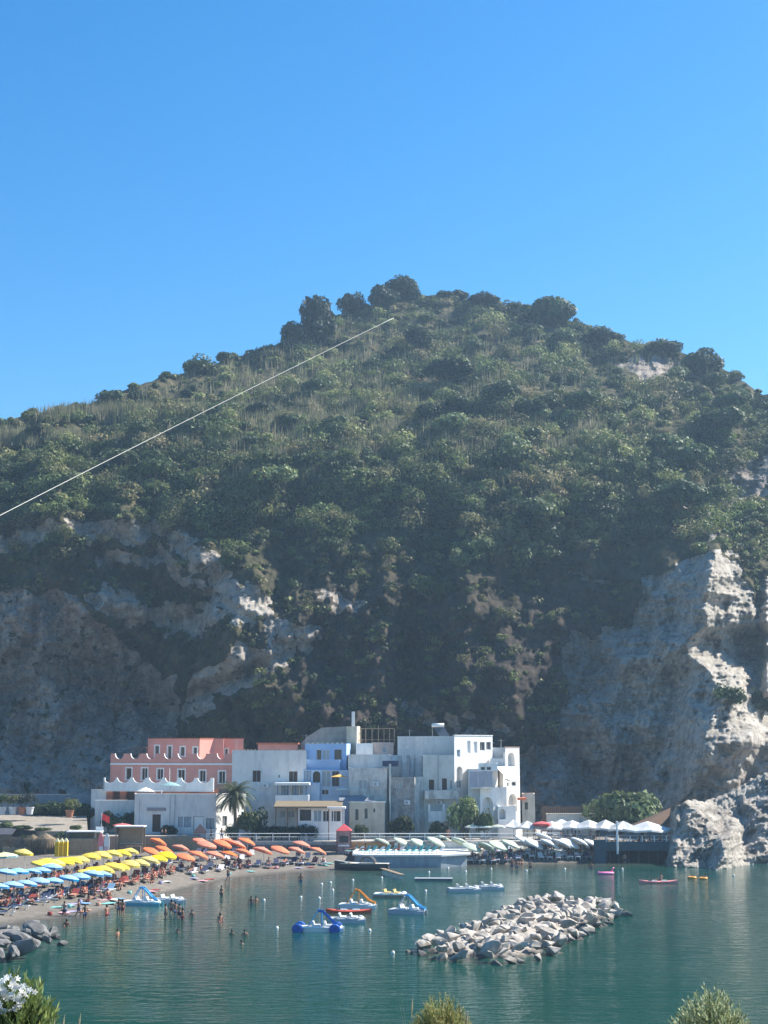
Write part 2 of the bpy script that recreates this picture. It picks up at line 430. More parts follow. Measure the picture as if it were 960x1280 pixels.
# ------------------------------------------------------------------ foliage
def foliage_material(name, rough=.6):
    m, nt, bsdf, out = newmat(name)
    at = nt.nodes.new('ShaderNodeAttribute'); at.attribute_name = 'col'
    oi = nt.nodes.new('ShaderNodeObjectInfo'); hs = nt.nodes.new('ShaderNodeHueSaturation')
    mr = nt.nodes.new('ShaderNodeMapRange'); mr.inputs[3].default_value = .8; mr.inputs[4].default_value = 1.25
    nt.links.new(oi.outputs['Random'], mr.inputs[0]); nt.links.new(mr.outputs[0], hs.inputs['Value']); nt.links.new(at.outputs['Color'], hs.inputs['Color'])
    nt.links.new(hs.outputs[0], bsdf.inputs['Base Color'])
    bsdf.inputs['Roughness'].default_value = rough; bsdf.inputs['Specular IOR Level'].default_value = .25
    t = nt.nodes.new('ShaderNodeBsdfTranslucent'); nt.links.new(hs.outputs[0], t.inputs[0])
    ms = nt.nodes.new('ShaderNodeMixShader'); ms.inputs[0].default_value = .28
    nt.links.new(bsdf.outputs[0], ms.inputs[1]); nt.links.new(t.outputs[0], ms.inputs[2]); nt.links.new(ms.outputs[0], out.inputs[0])
    return m
LEAF = foliage_material('foliage')

def leaf_cloud(cen, rad, hgt, n, size, col, lobes=7, lobe_r=.55, up=0.3, jit=.25, aspect=1.0, g=rng, inner=.0):
    """cen (S,3) crown centres; rad, hgt (S,) semi axes; n leaves each -> verts, colours"""
    S = len(cen)
    lo = g.normal(size=(S, lobes, 3)); lo[..., 2] = np.abs(lo[..., 2]) * .9 - .1
    lo /= np.linalg.norm(lo, axis=2, keepdims=True)
    lo *= (.35 + .4 * g.random((S, lobes, 1)))
    lr = lobe_r * (.65 + .6 * g.random((S, lobes)))
    ltone = .65 + .7 * g.random((S, lobes))
    which = g.integers(0, lobes, (S, n))
    ar = np.arange(S)[:, None]
    d = g.normal(size=(S, n, 3)); d[..., 2] = d[..., 2] * .9 + .25
    d /= np.linalg.norm(d, axis=2, keepdims=True)
    rr = (lr[ar, which] * (.55 + .5 * np.sqrt(g.random((S, n)))))[..., None]
    p = lo[ar, which] + d * rr
    sc = np.stack([rad, rad, hgt], 1)[:, None, :]
    pos = cen[:, None, :] + p * sc
    nrm = d + g.normal(size=d.shape) * .55; nrm[..., 2] += up
    nrm /= np.linalg.norm(nrm, axis=2, keepdims=True)
    t = np.cross(nrm, g.normal(size=nrm.shape)); t /= np.linalg.norm(t, axis=2, keepdims=True)
    bt = np.cross(nrm, t)
    s = (size[:, None] * (.6 + .8 * g.random((S, n))))[..., None]
    v0 = pos + t * s * aspect; v1 = pos - t * s * .6 * aspect + bt * s * .7; v2 = pos - t * s * .6 * aspect - bt * s * .7
    V3 = np.stack([v0, v1, v2], 2).reshape(-1, 3)
    c = col[:, None, :] * (ltone[ar, which] * (1 + jit * g.normal(size=(S, n)) * .6))[..., None]
    c = np.clip(c, .006, .6)
    C3 = np.repeat(c.reshape(-1, 3), 3, 0)
    return V3, C3

PAL = np.array([(.078, .102, .030), (.048, .072, .024), (.120, .145, .046), (.185, .200, .070), (.032, .052, .022), (.150, .140, .060), (.215, .180, .090)])
def scrub():
    vv = []; cc = []
    def region(n, u0, u1, v0, v1, r0, r1, leaves, leaf, wts, keep=lambda u, v: u > -1e9, flat=.62, tone=1.0):
        u = rng.uniform(u0, u1, n); v = rng.uniform(v0, v1, n)
        t = sil(u); ok = (v > t - 1) & (rockmask(u, v) + .15 * rng.random(n) < .38) & keep(u, v)
        t_ = t; u, v = u[ok], v[ok]; n = len(u)
        c = on_hill(u, v)
        patch = 1.3 * fbm(u / 60, v / 30, 3, 20)
        r = (r0 + (r1 - r0) * rng.random(n) ** 1.8) * (1 + .3 * patch)
        h = r * (flat + .25 * rng.random(n))
        c[:, 2] += h * .2; c[:, 1] -= r * .15
        w_ = np.array(wts, float); w_ /= w_.sum()
        idx = rng.choice(len(PAL), n, p=w_)
        hi = patch + .3 * rng.normal(size=n)
        idx = np.where(hi > .42, rng.choice([2, 3, 5], n), idx); idx = np.where(hi < -.4, rng.choice([1, 4, 0], n), idx)
        col = PAL[idx] * tone * (1 + .22 * rng.normal(size=(n, 1)).clip(-2, 2))
        pale_patch = np.exp(-((u - 470) / 130) ** 2 - ((v - 500) / 45) ** 2) + .7 * np.exp(-((u - 690) / 80) ** 2 - ((v - 560) / 30) ** 2) + .5 * np.exp(-((u - 120) / 110) ** 2 - ((v - 540) / 25) ** 2)
        pick = rng.random(n) < pale_patch * .6; col[pick] = PAL[rng.choice([2, 3, 3, 6], pick.sum())] * 1.15  # paler yellow-green plants gathered in a few patches
        col = col * 1.12; lowr = (u < 340) & (v < t_[ok] + 45)
        k_ = np.where(lowr | (v < t_[ok] + 9), .5, 1.0); r = r * k_; h = h * k_; c[:, 2] -= h * .1
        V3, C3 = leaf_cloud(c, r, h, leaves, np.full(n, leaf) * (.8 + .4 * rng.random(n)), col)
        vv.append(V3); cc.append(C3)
    upper = lambda u, v: rng.random(len(u)) < 1 - .75 * smooth(v, 625, 700)
    region(3200, -60, 1020, 350, 700, 1.0, 4.3, 440, .28, [4, 4, 3, 2, 2, 2, 1], upper)
    region(2400, -60, 1020, 370, 660, .6, 1.3, 70, .26, [2, 2, 3, 3, 1, 4, 4], upper)
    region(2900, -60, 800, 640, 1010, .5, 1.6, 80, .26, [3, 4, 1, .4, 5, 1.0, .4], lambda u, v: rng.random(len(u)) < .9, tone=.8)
    region(420, 900, 1020, 600, 760, .6, 1.9, 120, .26, [3, 4, 3, 2, 2, 2, 1])
    region(150, 850, 1020, 860, 1000, .5, 1.1, 100, .22, [3, 3, 3, 2, 2, 2, 1], lambda u, v: (seg_dist(u, v, [(890, 905), (930, 930), (990, 960)]) < 13))
    region(120, -400, -60, 540, 800, 2.5, 4, 150, .6, [3, 4, 3, 2, 2, 2, 1]); region(120, 1020, 1380, 540, 800, 2.5, 4, 150, .6, [3, 4, 3, 2, 2, 2, 1])
    n = 230; u = rng.uniform(300, 780, n); v = sil(u) + rng.uniform(2, 12, n); c = on_hill(u, v); r = rng.uniform(1.1, 2.7, n); h = r * rng.uniform(.5, .75, n)
    V3, C3 = leaf_cloud(c, r, h, 260, np.full(n, .28), PAL[rng.choice([0, 1, 2, 4, 4], n)] * (1 + .15 * rng.normal(size=(n, 1)))); vv.append(V3); cc.append(C3)
    V3 = np.concatenate(vv); C3 = np.concatenate(cc)
    o = np_mesh('scrub', V3, 3, np.arange(len(V3)), LEAF, {'col': C3}, kind='stuff')
    tag(o, 'dense mixed green scrub covering the slopes of the hill', 'scrub')
    print('scrub tris', len(V3) // 3)
scrub()

def reeds():
    u = np.concatenate([rng.normal(400, 70, 2600), rng.normal(560, 110, 900), rng.uniform(60, 900, 1300), rng.uniform(-20, 235, 1500), rng.uniform(30, 260, 900), rng.normal(690, 60, 500), rng.normal(350, 40, 500)])
    v = np.concatenate([rng.normal(505, 45, 2600), rng.normal(500, 40, 900), rng.uniform(420, 620, 1300), rng.normal(551, 3.5, 1500), rng.normal(519, 4, 900), rng.normal(555, 12, 500), rng.normal(600, 12, 500)])
    ok = (v > sil(u) + 4) & (fbm(u / 40, v / 22, 3, 31) > -.12) & (v < 640)
    u, v = u[ok], v[ok]; n = len(u)
    c = on_hill(u, v); K = 7
    base = np.repeat(c, K, 0) + rng.normal(size=(n * K, 3)) * (.8, .8, .1)
    base[:, 2] -= .3
    h = 1.6 + 2.0 * rng.random(n * K); lean = rng.normal(size=(n * K, 2)) * .3
    w_ = .085 + .06 * rng.random(n * K); th = rng.random(n * K) * np.pi
    dx = np.stack([np.cos(th) * w_, np.sin(th) * w_, np.zeros(n * K)], 1)
    tip = base + np.stack([lean[:, 0], lean[:, 1], h], 1)
    V3 = np.stack([base - dx, base + dx, tip + dx * .6], 1).reshape(-1, 3)
    pal = np.array([(.30, .27, .16), (.22, .23, .11), (.36, .31, .19), (.17, .19, .08)])
    col = np.repeat(pal[rng.integers(0, 4, n)] * (.8 + .4 * rng.random((n, 1))), K * 3, 0)
    o = np_mesh('reed_grass', V3, 3, np.arange(len(V3)), LEAF, {'col': col}, kind='stuff')
    tag(o, 'pale dry reeds and tall grass standing between the shrubs', 'reeds')
reeds()

# ------------------------------------------------------------------ trees that can be told apart on the hill
BARK = mat('bark', (.10, .08, .06), .9, .3, 5)
def tree_proto(name, seed, r=1.0, h=1.0, n=1500, leaf=.1, col=(.05, .07, .03), lobes=12, trunk_h=.9, lobe_r=.5):
    """unit tree: crown radius 1, crown height 2h above trunk"""
    g = np.random.default_rng(seed)
    root = empty(name)
    t = MB(); base = Vector((0, 0, -trunk_h * .35))
    t.tube([(0, 0, -.3), (.02, .01, trunk_h * .5), (.05, 0, trunk_h + .3 * h)], [.10, .08, .04], 7)
    for k in range(5):
        a_ = k * 1.26 + seed; t.tube([(.02, 0, trunk_h * (.35 + .1 * k)), (.3 * math.cos(a_), .3 * math.sin(a_), trunk_h * .8 + .1 * k), (.6 * math.cos(a_), .6 * math.sin(a_), trunk_h + .5 * h)], [.05, .035, .012], 6)
    t.build('trunk', BARK, root)
    V3, C3 = leaf_cloud(np.array([[0, 0, trunk_h + .55 * h]]), np.array([1.0]), np.array([h]), n, np.array([leaf]), np.array([col]), lobes=lobes, lobe_r=lobe_r, g=g)
    np_mesh('crown', V3, 3, np.arange(len(V3)), LEAF, {'col': C3}, parent=root)
    return root
TP = {k: tree_proto('tree', i * 3 + 1, h=hh, n=nn, leaf=lf, col=c, trunk_h=th) for i, (k, hh, nn, lf, c, th) in enumerate([
    ('oak', .85, 2600, .11, (.040, .062, .024), .5), ('dark', .95, 2600, .11, (.030, .048, .020), .5), ('dome', .6, 2400, .10, (.045, .078, .028), .25),
    ('pale', .75, 1500, .12, (.14, .175, .075), .3), ('mid', .7, 1500, .12, (.080, .112, .042), .3)])}
for o in TP.values(): o.name = 'tree'
def hill_tree(kind, u, vbase, wpx, hpx, label, group=None, name='tree', cat='tree'):
    vb = min(max(vbase, float(sil(np.array([u]))[0]) + 4), 1010)
    c = on_hill(np.array([u]), np.array([vb]))[0]; sky_ = vb < float(sil(np.array([u]))[0]) + 30
    ppm = F / c[1]
    r = wpx / 2 / ppm / .98; hh = hpx / ppm
    proto = TP[kind]; full = {'oak': 1.9, 'dark': 2.0, 'dome': 1.15, 'pale': 1.45, 'mid': 1.4}[kind]
    hh *= 1.25 if sky_ else 1
    o = inst(proto, USED, (c[0], c[1], c[2] - .3 - (.22 * hh if sky_ else 0)), (0, 0, random.uniform(0, 6.28)), (r, r, hh / full), label, group, cat)
    o.name = name
    return o
for a_ in [('dark', 396, 432, 52, 64, 'large dark evergreen tree on the left shoulder below the summit'),
           ('oak', 372, 430, 40, 34, 'low dark tree against the left foot of the large evergreen'),
           ('oak', 438, 394, 34, 34, 'rounded dark tree on the skyline between the large evergreen and the summit grove'),
           ('dark', 478, 384, 40, 30, 'left half of the summit grove, dense dark crown'),
           ('dark', 504, 380, 48, 36, 'tallest crown of the summit grove on the hilltop'),
           ('oak', 556, 372, 22, 12, 'small flat-topped bush beside the bare rocks of the summit'),
           ('dark', 574, 374, 24, 15, 'small dark tree on the summit just right of the bare rocks'),
           ('oak', 602, 382, 40, 18, 'low dark tree spreading over the skyline right of the summit'),
           ('mid', 640, 384, 24, 14, 'small lighter green tree of a pair on the skyline right of the summit'),
           ('mid', 660, 385, 26, 14, 'right hand light green tree of the pair on the skyline'),
           ('dome', 692, 404, 66, 34, 'wide dark dome-shaped tree on the right part of the skyline'),
           ('oak', 768, 418, 26, 12, 'small tree breaking the skyline halfway down the right shoulder'),
           ('oak', 828, 444, 44, 22, 'dark tree on the skyline above the bare grey scarp'),
           ('dome', 882, 464, 56, 30, 'smooth green dome-shaped bush at the right end of the skyline'),
           ('oak', 286, 446, 30, 16, 'dark bush on the skyline of the long left shoulder'),
           ('mid', 250, 468, 44, 24, 'rounded green bush under the left skyline'),
           ('mid', 140, 504, 34, 20, 'dark rounded bush near the left end of the skyline'),
           ('pale', 675, 652, 36, 32, 'pale leafy tree standing alone in the shaded upper cliff'),
           ('pale', 655, 722, 58, 56, 'large pale tree with open crown in the middle of the dark slope'),
           ('pale', 605, 694, 30, 24, 'pale bush left of the large pale tree on the dark slope'),
           ('pale', 574, 714, 26, 30, 'light green upright bush standing alone on the dark slope'),
           ('mid', 538, 752, 52, 34, 'green bush lowest in the middle of the dark slope'),
           ('mid', 540, 694, 40, 30, 'mid green tree above and left of the light green upright bush'),
           ('mid', 522, 742, 26, 22, 'small bush just left of the lowest green bush on the slope'),
           ('pale', 643, 642, 22, 20, 'small pale bush left of the lone pale tree'),
           ('mid', 415, 606, 62, 44, 'broad green bush at the lower edge of the scrub left of centre'),
           ('mid', 195, 604, 44, 36, 'green bush standing under the cable on the left slope'),
           ('pale', 340, 612, 50, 36, 'straggly pale bush at the lower edge of the reeds'),
           ('dome', 850, 640, 70, 40, 'smooth rounded shrub topping the spur above the sunlit cliff'),
           ('mid', 905, 545, 60, 40, 'bushy green tree on the right slope below the scarp'),
           ('mid', 860, 590, 60, 40, 'dark green tree just above the sunlit spur'),
           ('mid', 780, 612, 56, 40, 'wide green bush left of the smooth rounded shrub'),
           ('oak', 560, 480, 60, 36, 'dark round bush in the middle of the upper slope'),
           ('mid', 910, 888, 36, 34, 'green bush growing on the ledge of the sunlit cliff'),
           ('mid', 952, 900, 30, 40, 'dark bush at the right edge above the headland')]:
    hill_tree(*a_)
random.seed(21)
for i in range(46):
    while True:
        u = random.uniform(20, 940); v = random.uniform(430, 610)
        if v > float(sil(np.array([u]))[0]) + 18 and float(rockmask(np.array([u]), np.array([v]))[0]) < .3: break
    wv = random.uniform(26, 52)
    hill_tree(random.choice(['oak', 'mid', 'dark', 'mid', 'pale']), u, v, wv, wv * random.uniform(.6, .8), 'rounded evergreen bush rising out of the scrub on the upper slope', 'rounded bushes of the upper slope', 'bush', 'bush')

# ------------------------------------------------------------------ summit rocks, cable
ROCKM = mat('pale_rock', (.40, .355, .305), .9, .45, 1.5, bump=.12, stain=(.19, .165, .14), stain_amt=.7)
def wet_band(m):
    nt = m.node_tree; b = nt.nodes['Principled BSDF']; src = b.inputs['Base Color'].links[0].from_socket
    g_ = nt.nodes.new('ShaderNodeNewGeometry'); s_ = nt.nodes.new('ShaderNodeSeparateXYZ'); nt.links.new(g_.outputs['Position'], s_.inputs[0])
    r_ = nt.nodes.new('ShaderNodeMapRange'); r_.inputs[1].default_value = .12; r_.inputs[2].default_value = .42; r_.inputs[3].default_value = .28; r_.inputs[4].default_value = 1; nt.links.new(s_.outputs['Z'], r_.inputs[0])
    x_ = nt.nodes.new('ShaderNodeMix'); x_.data_type = 'RGBA'; x_.blend_type = 'MULTIPLY'; x_.inputs[0].default_value = 1; nt.links.new(src, x_.inputs[6]); nt.links.new(r_.outputs[0], x_.inputs[7]); nt.links.new(x_.outputs[2], b.inputs['Base Color'])
wet_band(ROCKM)
def rock_mesh(seed, flat=.7, npts=16, sub=1, rough=.06):
    g = random.Random(seed); bm = bmesh.new()
    for k in range(npts):
        d = Vector((g.gauss(0, 1), g.gauss(0, 1), g.gauss(0, 1))).normalized()
        bm.verts.new((d.x * g.uniform(.85, 1), d.y * g.uniform(.65, .85), d.z * flat * g.uniform(.8, 1)))
    r_ = bmesh.ops.convex_hull(bm, input=bm.verts)
    bmesh.ops.delete(bm, geom=[v_ for v_ in bm.verts if not v_.link_faces], context='VERTS')
    bmesh.ops.bevel(bm, geom=list(bm.edges), offset=.035, segments=1, affect='EDGES', profile=.5)
    bmesh.ops.triangulate(bm, faces=bm.faces)
    if sub: bmesh.ops.subdivide_edges(bm, edges=list(bm.edges), cuts=sub, use_grid_fill=True)
    for v_ in bm.verts:
        q = v_.co * 2.3 + Vector((seed, 0, 0))
        v_.co += v_.co.normalized() * rough * float(fbm(q.x + q.z, q.y - q.z * .7, 3))
    bmesh.ops.recalc_face_normals(bm, faces=bm.faces)
    me = bpy.data.meshes.new('boulder'); bm.to_mesh(me); bm.free()
    return me
# ------------------------------------------------------------------ haze, sea, ground
def haze():
    b_ = MB().box(-800, 800, -300, 1100, -6, 215)
    m = bpy.data.materials.new('haze'); m.use_nodes = True; nt = m.node_tree
    nt.nodes.remove(nt.nodes['Principled BSDF'])
    v = nt.nodes.new('ShaderNodeVolumePrincipled'); v.inputs['Color'].default_value = (.50, .74, .98, 1)
    v.inputs['Density'].default_value = .00027; v.inputs['Anisotropy'].default_value = .3
    nt.links.new(v.outputs[0], nt.nodes['Material Output'].inputs['Volume'])
    o = b_.build('haze', m); tag(o, 'thin blue air between the camera and the hill', 'haze', kind='stuff')
haze()

SHORE = [(-700, 1260), (-300, 1203), (-120, 1180), (-60, 1168), (0, 1157), (40, 1152), (80, 1147), (120, 1142), (155, 1131), (190, 1121), (225, 1112), (260, 1104), (290, 1098), (340, 1093), (382, 1089), (426, 1087), (445, 1080), (590, 1081),
         (640, 1080), (700, 1079), (750, 1077.5), (785, 1074), (850, 1070), (900, 1068), (1100, 1066), (1500, 1066)]
_sh = np.array([tuple(G(u, v)[:2]) for u, v in SHORE])
def ground_z(x, y):
    x = np.asarray(x, float); y = np.asarray(y, float)
    sy = np.interp(x, _sh[:, 0], _sh[:, 1])
    slope = np.interp(x, [-60, -20, 0, 40], [.62, .75, 1, 1])
    d = (y - sy) * slope
    k = np.interp(x, [8, 14], [0, 1])
    z = np.where(d > 0, np.minimum(d * (.085 + .2 * k), 1.35 + .55 * k), np.maximum(d * .10, -4))
    return z
def place(u, v, h):
    """point on the ground whose top (h above it) is seen at (u, v)"""
    lo = None
    for Y in np.arange(95, 262, .25):
        p = P(u, v, Y)
        if p.z - h <= max(float(ground_z(p.x, Y)), 0): return Vector((p.x, Y, p.z - h))
    return P(u, v, 262)

def sea():
    m, nt, b, out = newmat('sea_water')
    N = nt.nodes.new; L = nt.links.new
    geo = N('ShaderNodeNewGeometry')
    def noise(scale, sc, det=4, rough=.55):
        mp = N('ShaderNodeMapping'); mp.inputs['Scale'].default_value = sc; L(geo.outputs['Position'], mp.inputs[0])
        n = N('ShaderNodeTexNoise'); n.inputs['Scale'].default_value = scale; n.inputs['Detail'].default_value = det; n.inputs['Roughness'].default_value = rough
        L(mp.outputs[0], n.inputs[0]); return n.outputs[0]
    at = N('ShaderNodeAttribute'); at.attribute_name = 'shallow'
    cr = N('ShaderNodeValToRGB'); e = cr.color_ramp.elements
    e[0].position = 0; e[0].color = (.004, .050, .038, 1); e[1].position = 1; e[1].color = (.085, .085, .062, 1)
    k = e.new(.45); k.color = (.020, .075, .060, 1)
    ad = N('ShaderNodeMath'); ad.operation = 'MULTIPLY_ADD'; L(noise(.05, (1, 1, 1), 5), ad.inputs[0]); ad.inputs[1].default_value = .6; L(at.outputs['Fac'], ad.inputs[2])
    sb = N('ShaderNodeMath'); sb.operation = 'SUBTRACT'; L(ad.outputs[0], sb.inputs[0]); sb.inputs[1].default_value = .29
    L(sb.outputs[0], cr.inputs[0]); L(cr.outputs[0], b.inputs['Base Color'])
    b.inputs['Roughness'].default_value = .06; b.inputs['IOR'].default_value = 1.333
    w1 = noise(1.0, (.55, 1.1, 1), 3, .5); w2 = noise(2.6, (.7, 1.2, 1), 3, .55); w3 = noise(.11, (.5, 1.6, 1), 3)
    b1 = N('ShaderNodeBump'); b1.inputs['Strength'].default_value = 1; b1.inputs['Distance'].default_value = .07; L(w1, b1.inputs['Height'])
    b2 = N('ShaderNodeBump'); b2.inputs['Strength'].default_value = 1; L(w2, b2.inputs['Height']); L(b1.outputs[0], b2.inputs['Normal'])
    mr = N('ShaderNodeMapRange'); mr.inputs[1].default_value = .4; mr.inputs[2].default_value = .62; mr.inputs[3].default_value = .008; mr.inputs[4].default_value = .04
    L(w3, mr.inputs[0]); L(mr.outputs[0], b2.inputs['Distance'])
    L(b2.outputs[0], b.inputs['Normal'])
    gx = np.concatenate([np.linspace(-700, -90, 14), np.linspace(-84, 70, 110), np.linspace(80, 700, 14)])
    gy = np.concatenate([np.linspace(-250, 60, 10), np.linspace(66, 215, 110), np.linspace(225, 1000, 12)])
    X_, Y_ = np.meshgrid(gx, gy, indexing='ij')
    gz = -ground_z(X_, Y_)
    sh = 1 - np.clip(gz / 2.6, 0, 1); sh = np.where(Y_ > 230, 0, sh) ** .95
    n2 = len(gy); ii = np.arange(len(gx) - 1)[:, None] * n2 + np.arange(n2 - 1)[None, :]
    q = np.stack([ii, ii + n2, ii + n2 + 1, ii + 1], 2).reshape(-1)
    o = np_mesh('sea', np.stack([X_, Y_, 0 * X_], 2).reshape(-1, 3), 4, q, m, {'shallow': sh.ravel()}, kind='structure')
    tag(o, 'calm green bay water', 'sea')
sea()

def beach():
    m, nt, b, out = newmat('grey_beach_sand')
    N = nt.nodes.new; L = nt.links.new
    geo = N('ShaderNodeNewGeometry'); n = N('ShaderNodeTexNoise'); n.inputs['Scale'].default_value = .9; n.inputs['Detail'].default_value = 10; n.inputs['Roughness'].default_value = .7
    L(geo.outputs['Position'], n.inputs[0])
    cr = N('ShaderNodeValToRGB'); e = cr.color_ramp.elements; e[0].position = .3; e[0].color = (.10, .085, .068, 1); e[1].position = .7; e[1].color = (.19, .165, .135, 1)
    L(n.outputs[0], cr.inputs[0])
    sx = N('ShaderNodeSeparateXYZ'); L(geo.outputs['Position'], sx.inputs[0])
    mr = N('ShaderNodeMapRange'); mr.inputs[1].default_value = .02; mr.inputs[2].default_value = .22; mr.inputs[3].default_value = .45; mr.inputs[4].default_value = 1
    L(sx.outputs['Z'], mr.inputs[0])
    mx = N('ShaderNodeMix'); mx.data_type = 'RGBA'; mx.blend_type = 'MULTIPLY'; mx.inputs[0].default_value = 1
    L(cr.outputs[0], mx.inputs[6]); L(mr.outputs[0], mx.inputs[7]); L(mx.outputs[2], b.inputs['Base Color'])
    b.inputs['Roughness'].default_value = .95
    bp = N('ShaderNodeBump'); bp.inputs['Strength'].default_value = .8; bp.inputs['Distance'].default_value = .12
    n2 = N('ShaderNodeTexNoise'); n2.inputs['Scale'].default_value = 2.2; n2.inputs['Detail'].default_value = 5; L(geo.outputs['Position'], n2.inputs[0])
    L(n2.outputs[0], bp.inputs['Height']); L(bp.outputs[0], b.inputs['Normal'])
    gx = np.concatenate([np.linspace(-700, -90, 14), np.linspace(-84, 70, 160), np.linspace(80, 700, 14)])
    gy = np.concatenate([np.linspace(60, 108, 6), np.linspace(110, 262, 160), np.linspace(280, 1000, 12)])
    X_, Y_ = np.meshgrid(gx, gy, indexing='ij')
    Z_ = ground_z(X_, Y_) + np.where(ground_z(X_, Y_) > .25, .06 * fbm(X_ / 1.5, Y_ / 1.5, 3), 0)
    n2_ = len(gy); ii = np.arange(len(gx) - 1)[:, None] * n2_ + np.arange(n2_ - 1)[None, :]
    q = np.stack([ii, ii + n2_, ii + n2_ + 1, ii + 1], 2).reshape(-1)
    o = np_mesh('ground', np.stack([X_, Y_, Z_], 2).reshape(-1, 3), 4, q, m, kind='structure', smooth=True)
    tag(o, 'grey volcanic sand of the beach', 'beach')
beach()

# headland at the right end of the beach
def headland():
    us = np.concatenate([np.arange(822, 1000, 1.0), np.arange(1000, 1300, 8)])
    n = 120
    top = np.interp(us, [822, 832, 838, 845, 860, 880, 900, 920, 940, 960, 1000, 1100, 1300], [1076, 1052, 1022, 1008, 1000, 1002, 996, 986, 974, 966, 950, 900, 860]) + 3 * fbm(us / 7, us * 0, 3, 3)
    t = np.linspace(0, 1, n)
    U_ = np.repeat(us[:, None], n, 1); V_ = 1094 + (top[:, None] - 1094) * t[None, :]
    D_ = 200 + 1.6 * np.clip((U_ - 835) / 30, -1, 3) + 17 * t[None, :] ** 1.5
    D_ = D_ + 16 * np.clip((842 - U_) / 20, 0, 1) ** 1.5
    # caves and bays between lobes
    D_ = D_ + 3 * np.exp(-((U_ - 930) / 9) ** 2 - ((V_ - 1055) / 22) ** 2) + 3 * np.exp(-((U_ - 905) / 22) ** 2 - ((V_ - 1028) / 14) ** 2)
    D_ = D_ - 3.0 * np.exp(-((U_ - 912 + (V_ - 1040) * .3) / 10) ** 2)*smooth(V_,1010,1040)
    cr = np.interp(V_, [1000, 1012, 1030, 1045, 1094], [850, 868, 890, 900, 912])
    x = U_ - cr
    D_ = D_ - np.where(x < 0, 4.5 * (1 - np.clip(-x / 50, 0, 1)), 4.5 - .16 * np.clip(x, 0, 40))
    D_ = D_ - 2.4 * ridged(U_ / 30 + V_ / 60, V_ / 26, 3, 41) - .5 * ridged(U_ / 7, V_ / 7, 3, 42)
    a_ = (U_ - 480) / F; b_ = (640 - V_) / F; f_ = ct - b_ * st; u_ = st + b_ * ct
    X_ = a_ / f_ * D_; Z_ = CAMZ + u_ / f_ * D_
    xs, ys, zs = [X_], [D_], [Z_]
    for k in range(1, 11):
        Yk = D_[:, -1:] + k * 3.6; xs.append(X_[:, -1:] * Yk / D_[:, -1:]); ys.append(Yk); zs.append(Z_[:, -1:] - .25 * k + .8 * fbm(us[:, None] / 9, np.full((len(us), 1), k / 2.), 2, 8))
    X_ = np.concatenate(xs, 1); D2 = np.concatenate(ys, 1); Z_ = np.concatenate(zs, 1); nc = X_.shape[1]
    ii = np.arange(len(us) - 1)[:, None] * nc + np.arange(nc - 1)[None, :]
    q = np.stack([ii, ii + nc, ii + nc + 1, ii + 1], 2).reshape(-1)
    k = np.full(X_.size, 1.0)
    o = np_mesh('headland', np.stack([X_, D2, Z_], 2).reshape(-1, 3), 4, q, HILLM, {'rock': k, 'pale': k * .8, 'burnt': k * 0}, kind='structure', smooth=False)
    tag(o, 'eroded tuff headland standing in the water at the end of the beach', 'rock')
headland()

# aerial cable
def cable():
    a_ = P(492, 394, 386); b_ = P(-420, 790, 130); n = 60; pts = []
    # passes (0, 637) and (240, 527)
    for i in range(n + 1):
        t = i / n; y = 386 + (130 - 386) * t
        u = 492 + (-420 - 492) * (t ** 1.0)
        pts.append((u, y))
    path = []
    for u, y in pts:
        v = np.interp(u, [-420, 0, 120, 240, 360, 492], [870, 637, 584.5, 527.5, 464, 394])
        q = np.polyfit([-420, 0, 120, 240, 360, 492], [866, 637, 585, 527.5, 464.5, 394], 2); v = np.polyval(q, u)
        path.append(P(u, v, y))
    m = mat('steel_cable', (.50, .48, .42), .7, .1, 1)
    o = MB().tube(path, .065, 6).build('aerial_cable', m, smooth=True)
    tag(o, 'thin pale cable strung in the air from the upper slope down to the left', 'cable')
cable()
# ------------------------------------------------------------------ buildings
def rebase(root, base):
    base = Vector(base); T = Matrix.Translation(-base); done = set()
    def go(o):
        for c in o.children:
            if c.type == 'MESH' and c.data.name not in done: done.add(c.data.name); c.data.transform(T)
            go(c)
    go(root); root.location = base

WHITE = mat('lime_plaster', (.86, .84, .80), .85, .05, 1.2, stain=(.60, .57, .53), stain_amt=.5)
GREYW = mat('greyed_white_plaster', (.72, .70, .665), .85, .05, 1.0, stain=(.45, .44, .44), stain_amt=.5)
WEATH = mat('weathered_plaster', (.66, .63, .58), .9, .14, 1.5, stain=(.27, .25, .23), stain_amt=.8, bump=.03)
DIRTY = mat('dirty_stone_wall', (.34, .325, .31), .95, .35, 1.8, stain=(.17, .16, .15), stain_amt=.8, bump=.05)
PINK = mat('pink_plaster', (.68, .30, .24), .85, .07, .9, stain=(.56, .27, .21), stain_amt=.5)
TERRA = mat('terracotta_plaster', (.40, .15, .09), .9, .12, 1.2)
CREAM = mat('cream_plaster', (.62, .55, .43), .88, .1, 1.2, stain=(.38, .33, .26), stain_amt=.7)
BLUE = mat('blue_plaster', (.34, .50, .74), .85, .05, 1.0)
PBLUE = mat('pale_blue_plaster', (.46, .58, .74), .85, .06, 1.0)
GLASS = mat('dark_interior_glass', (.03, .035, .04), .12, .2, 2, spec=.6)  # near-black puts the unlit rooms behind into the pane colour
PGLASS = mat('pale_window_glass', (.28, .36, .42), .15, .15, 1.5, spec=.6)
SHUT = mat('brown_wood', (.085, .05, .035), .75, .25, 3, stretch=(3, 3, .5))
FRW = mat('white_paint', (.80, .80, .78), .5, .04, 2)
FRB = mat('blue_paint', (.07, .15, .33), .5, .06, 2)
FRN = mat('brown_paint', (.14, .075, .05), .6, .1, 2)
GRPAINT = mat('grey_paint', (.34, .36, .38), .55, .08, 1.5)
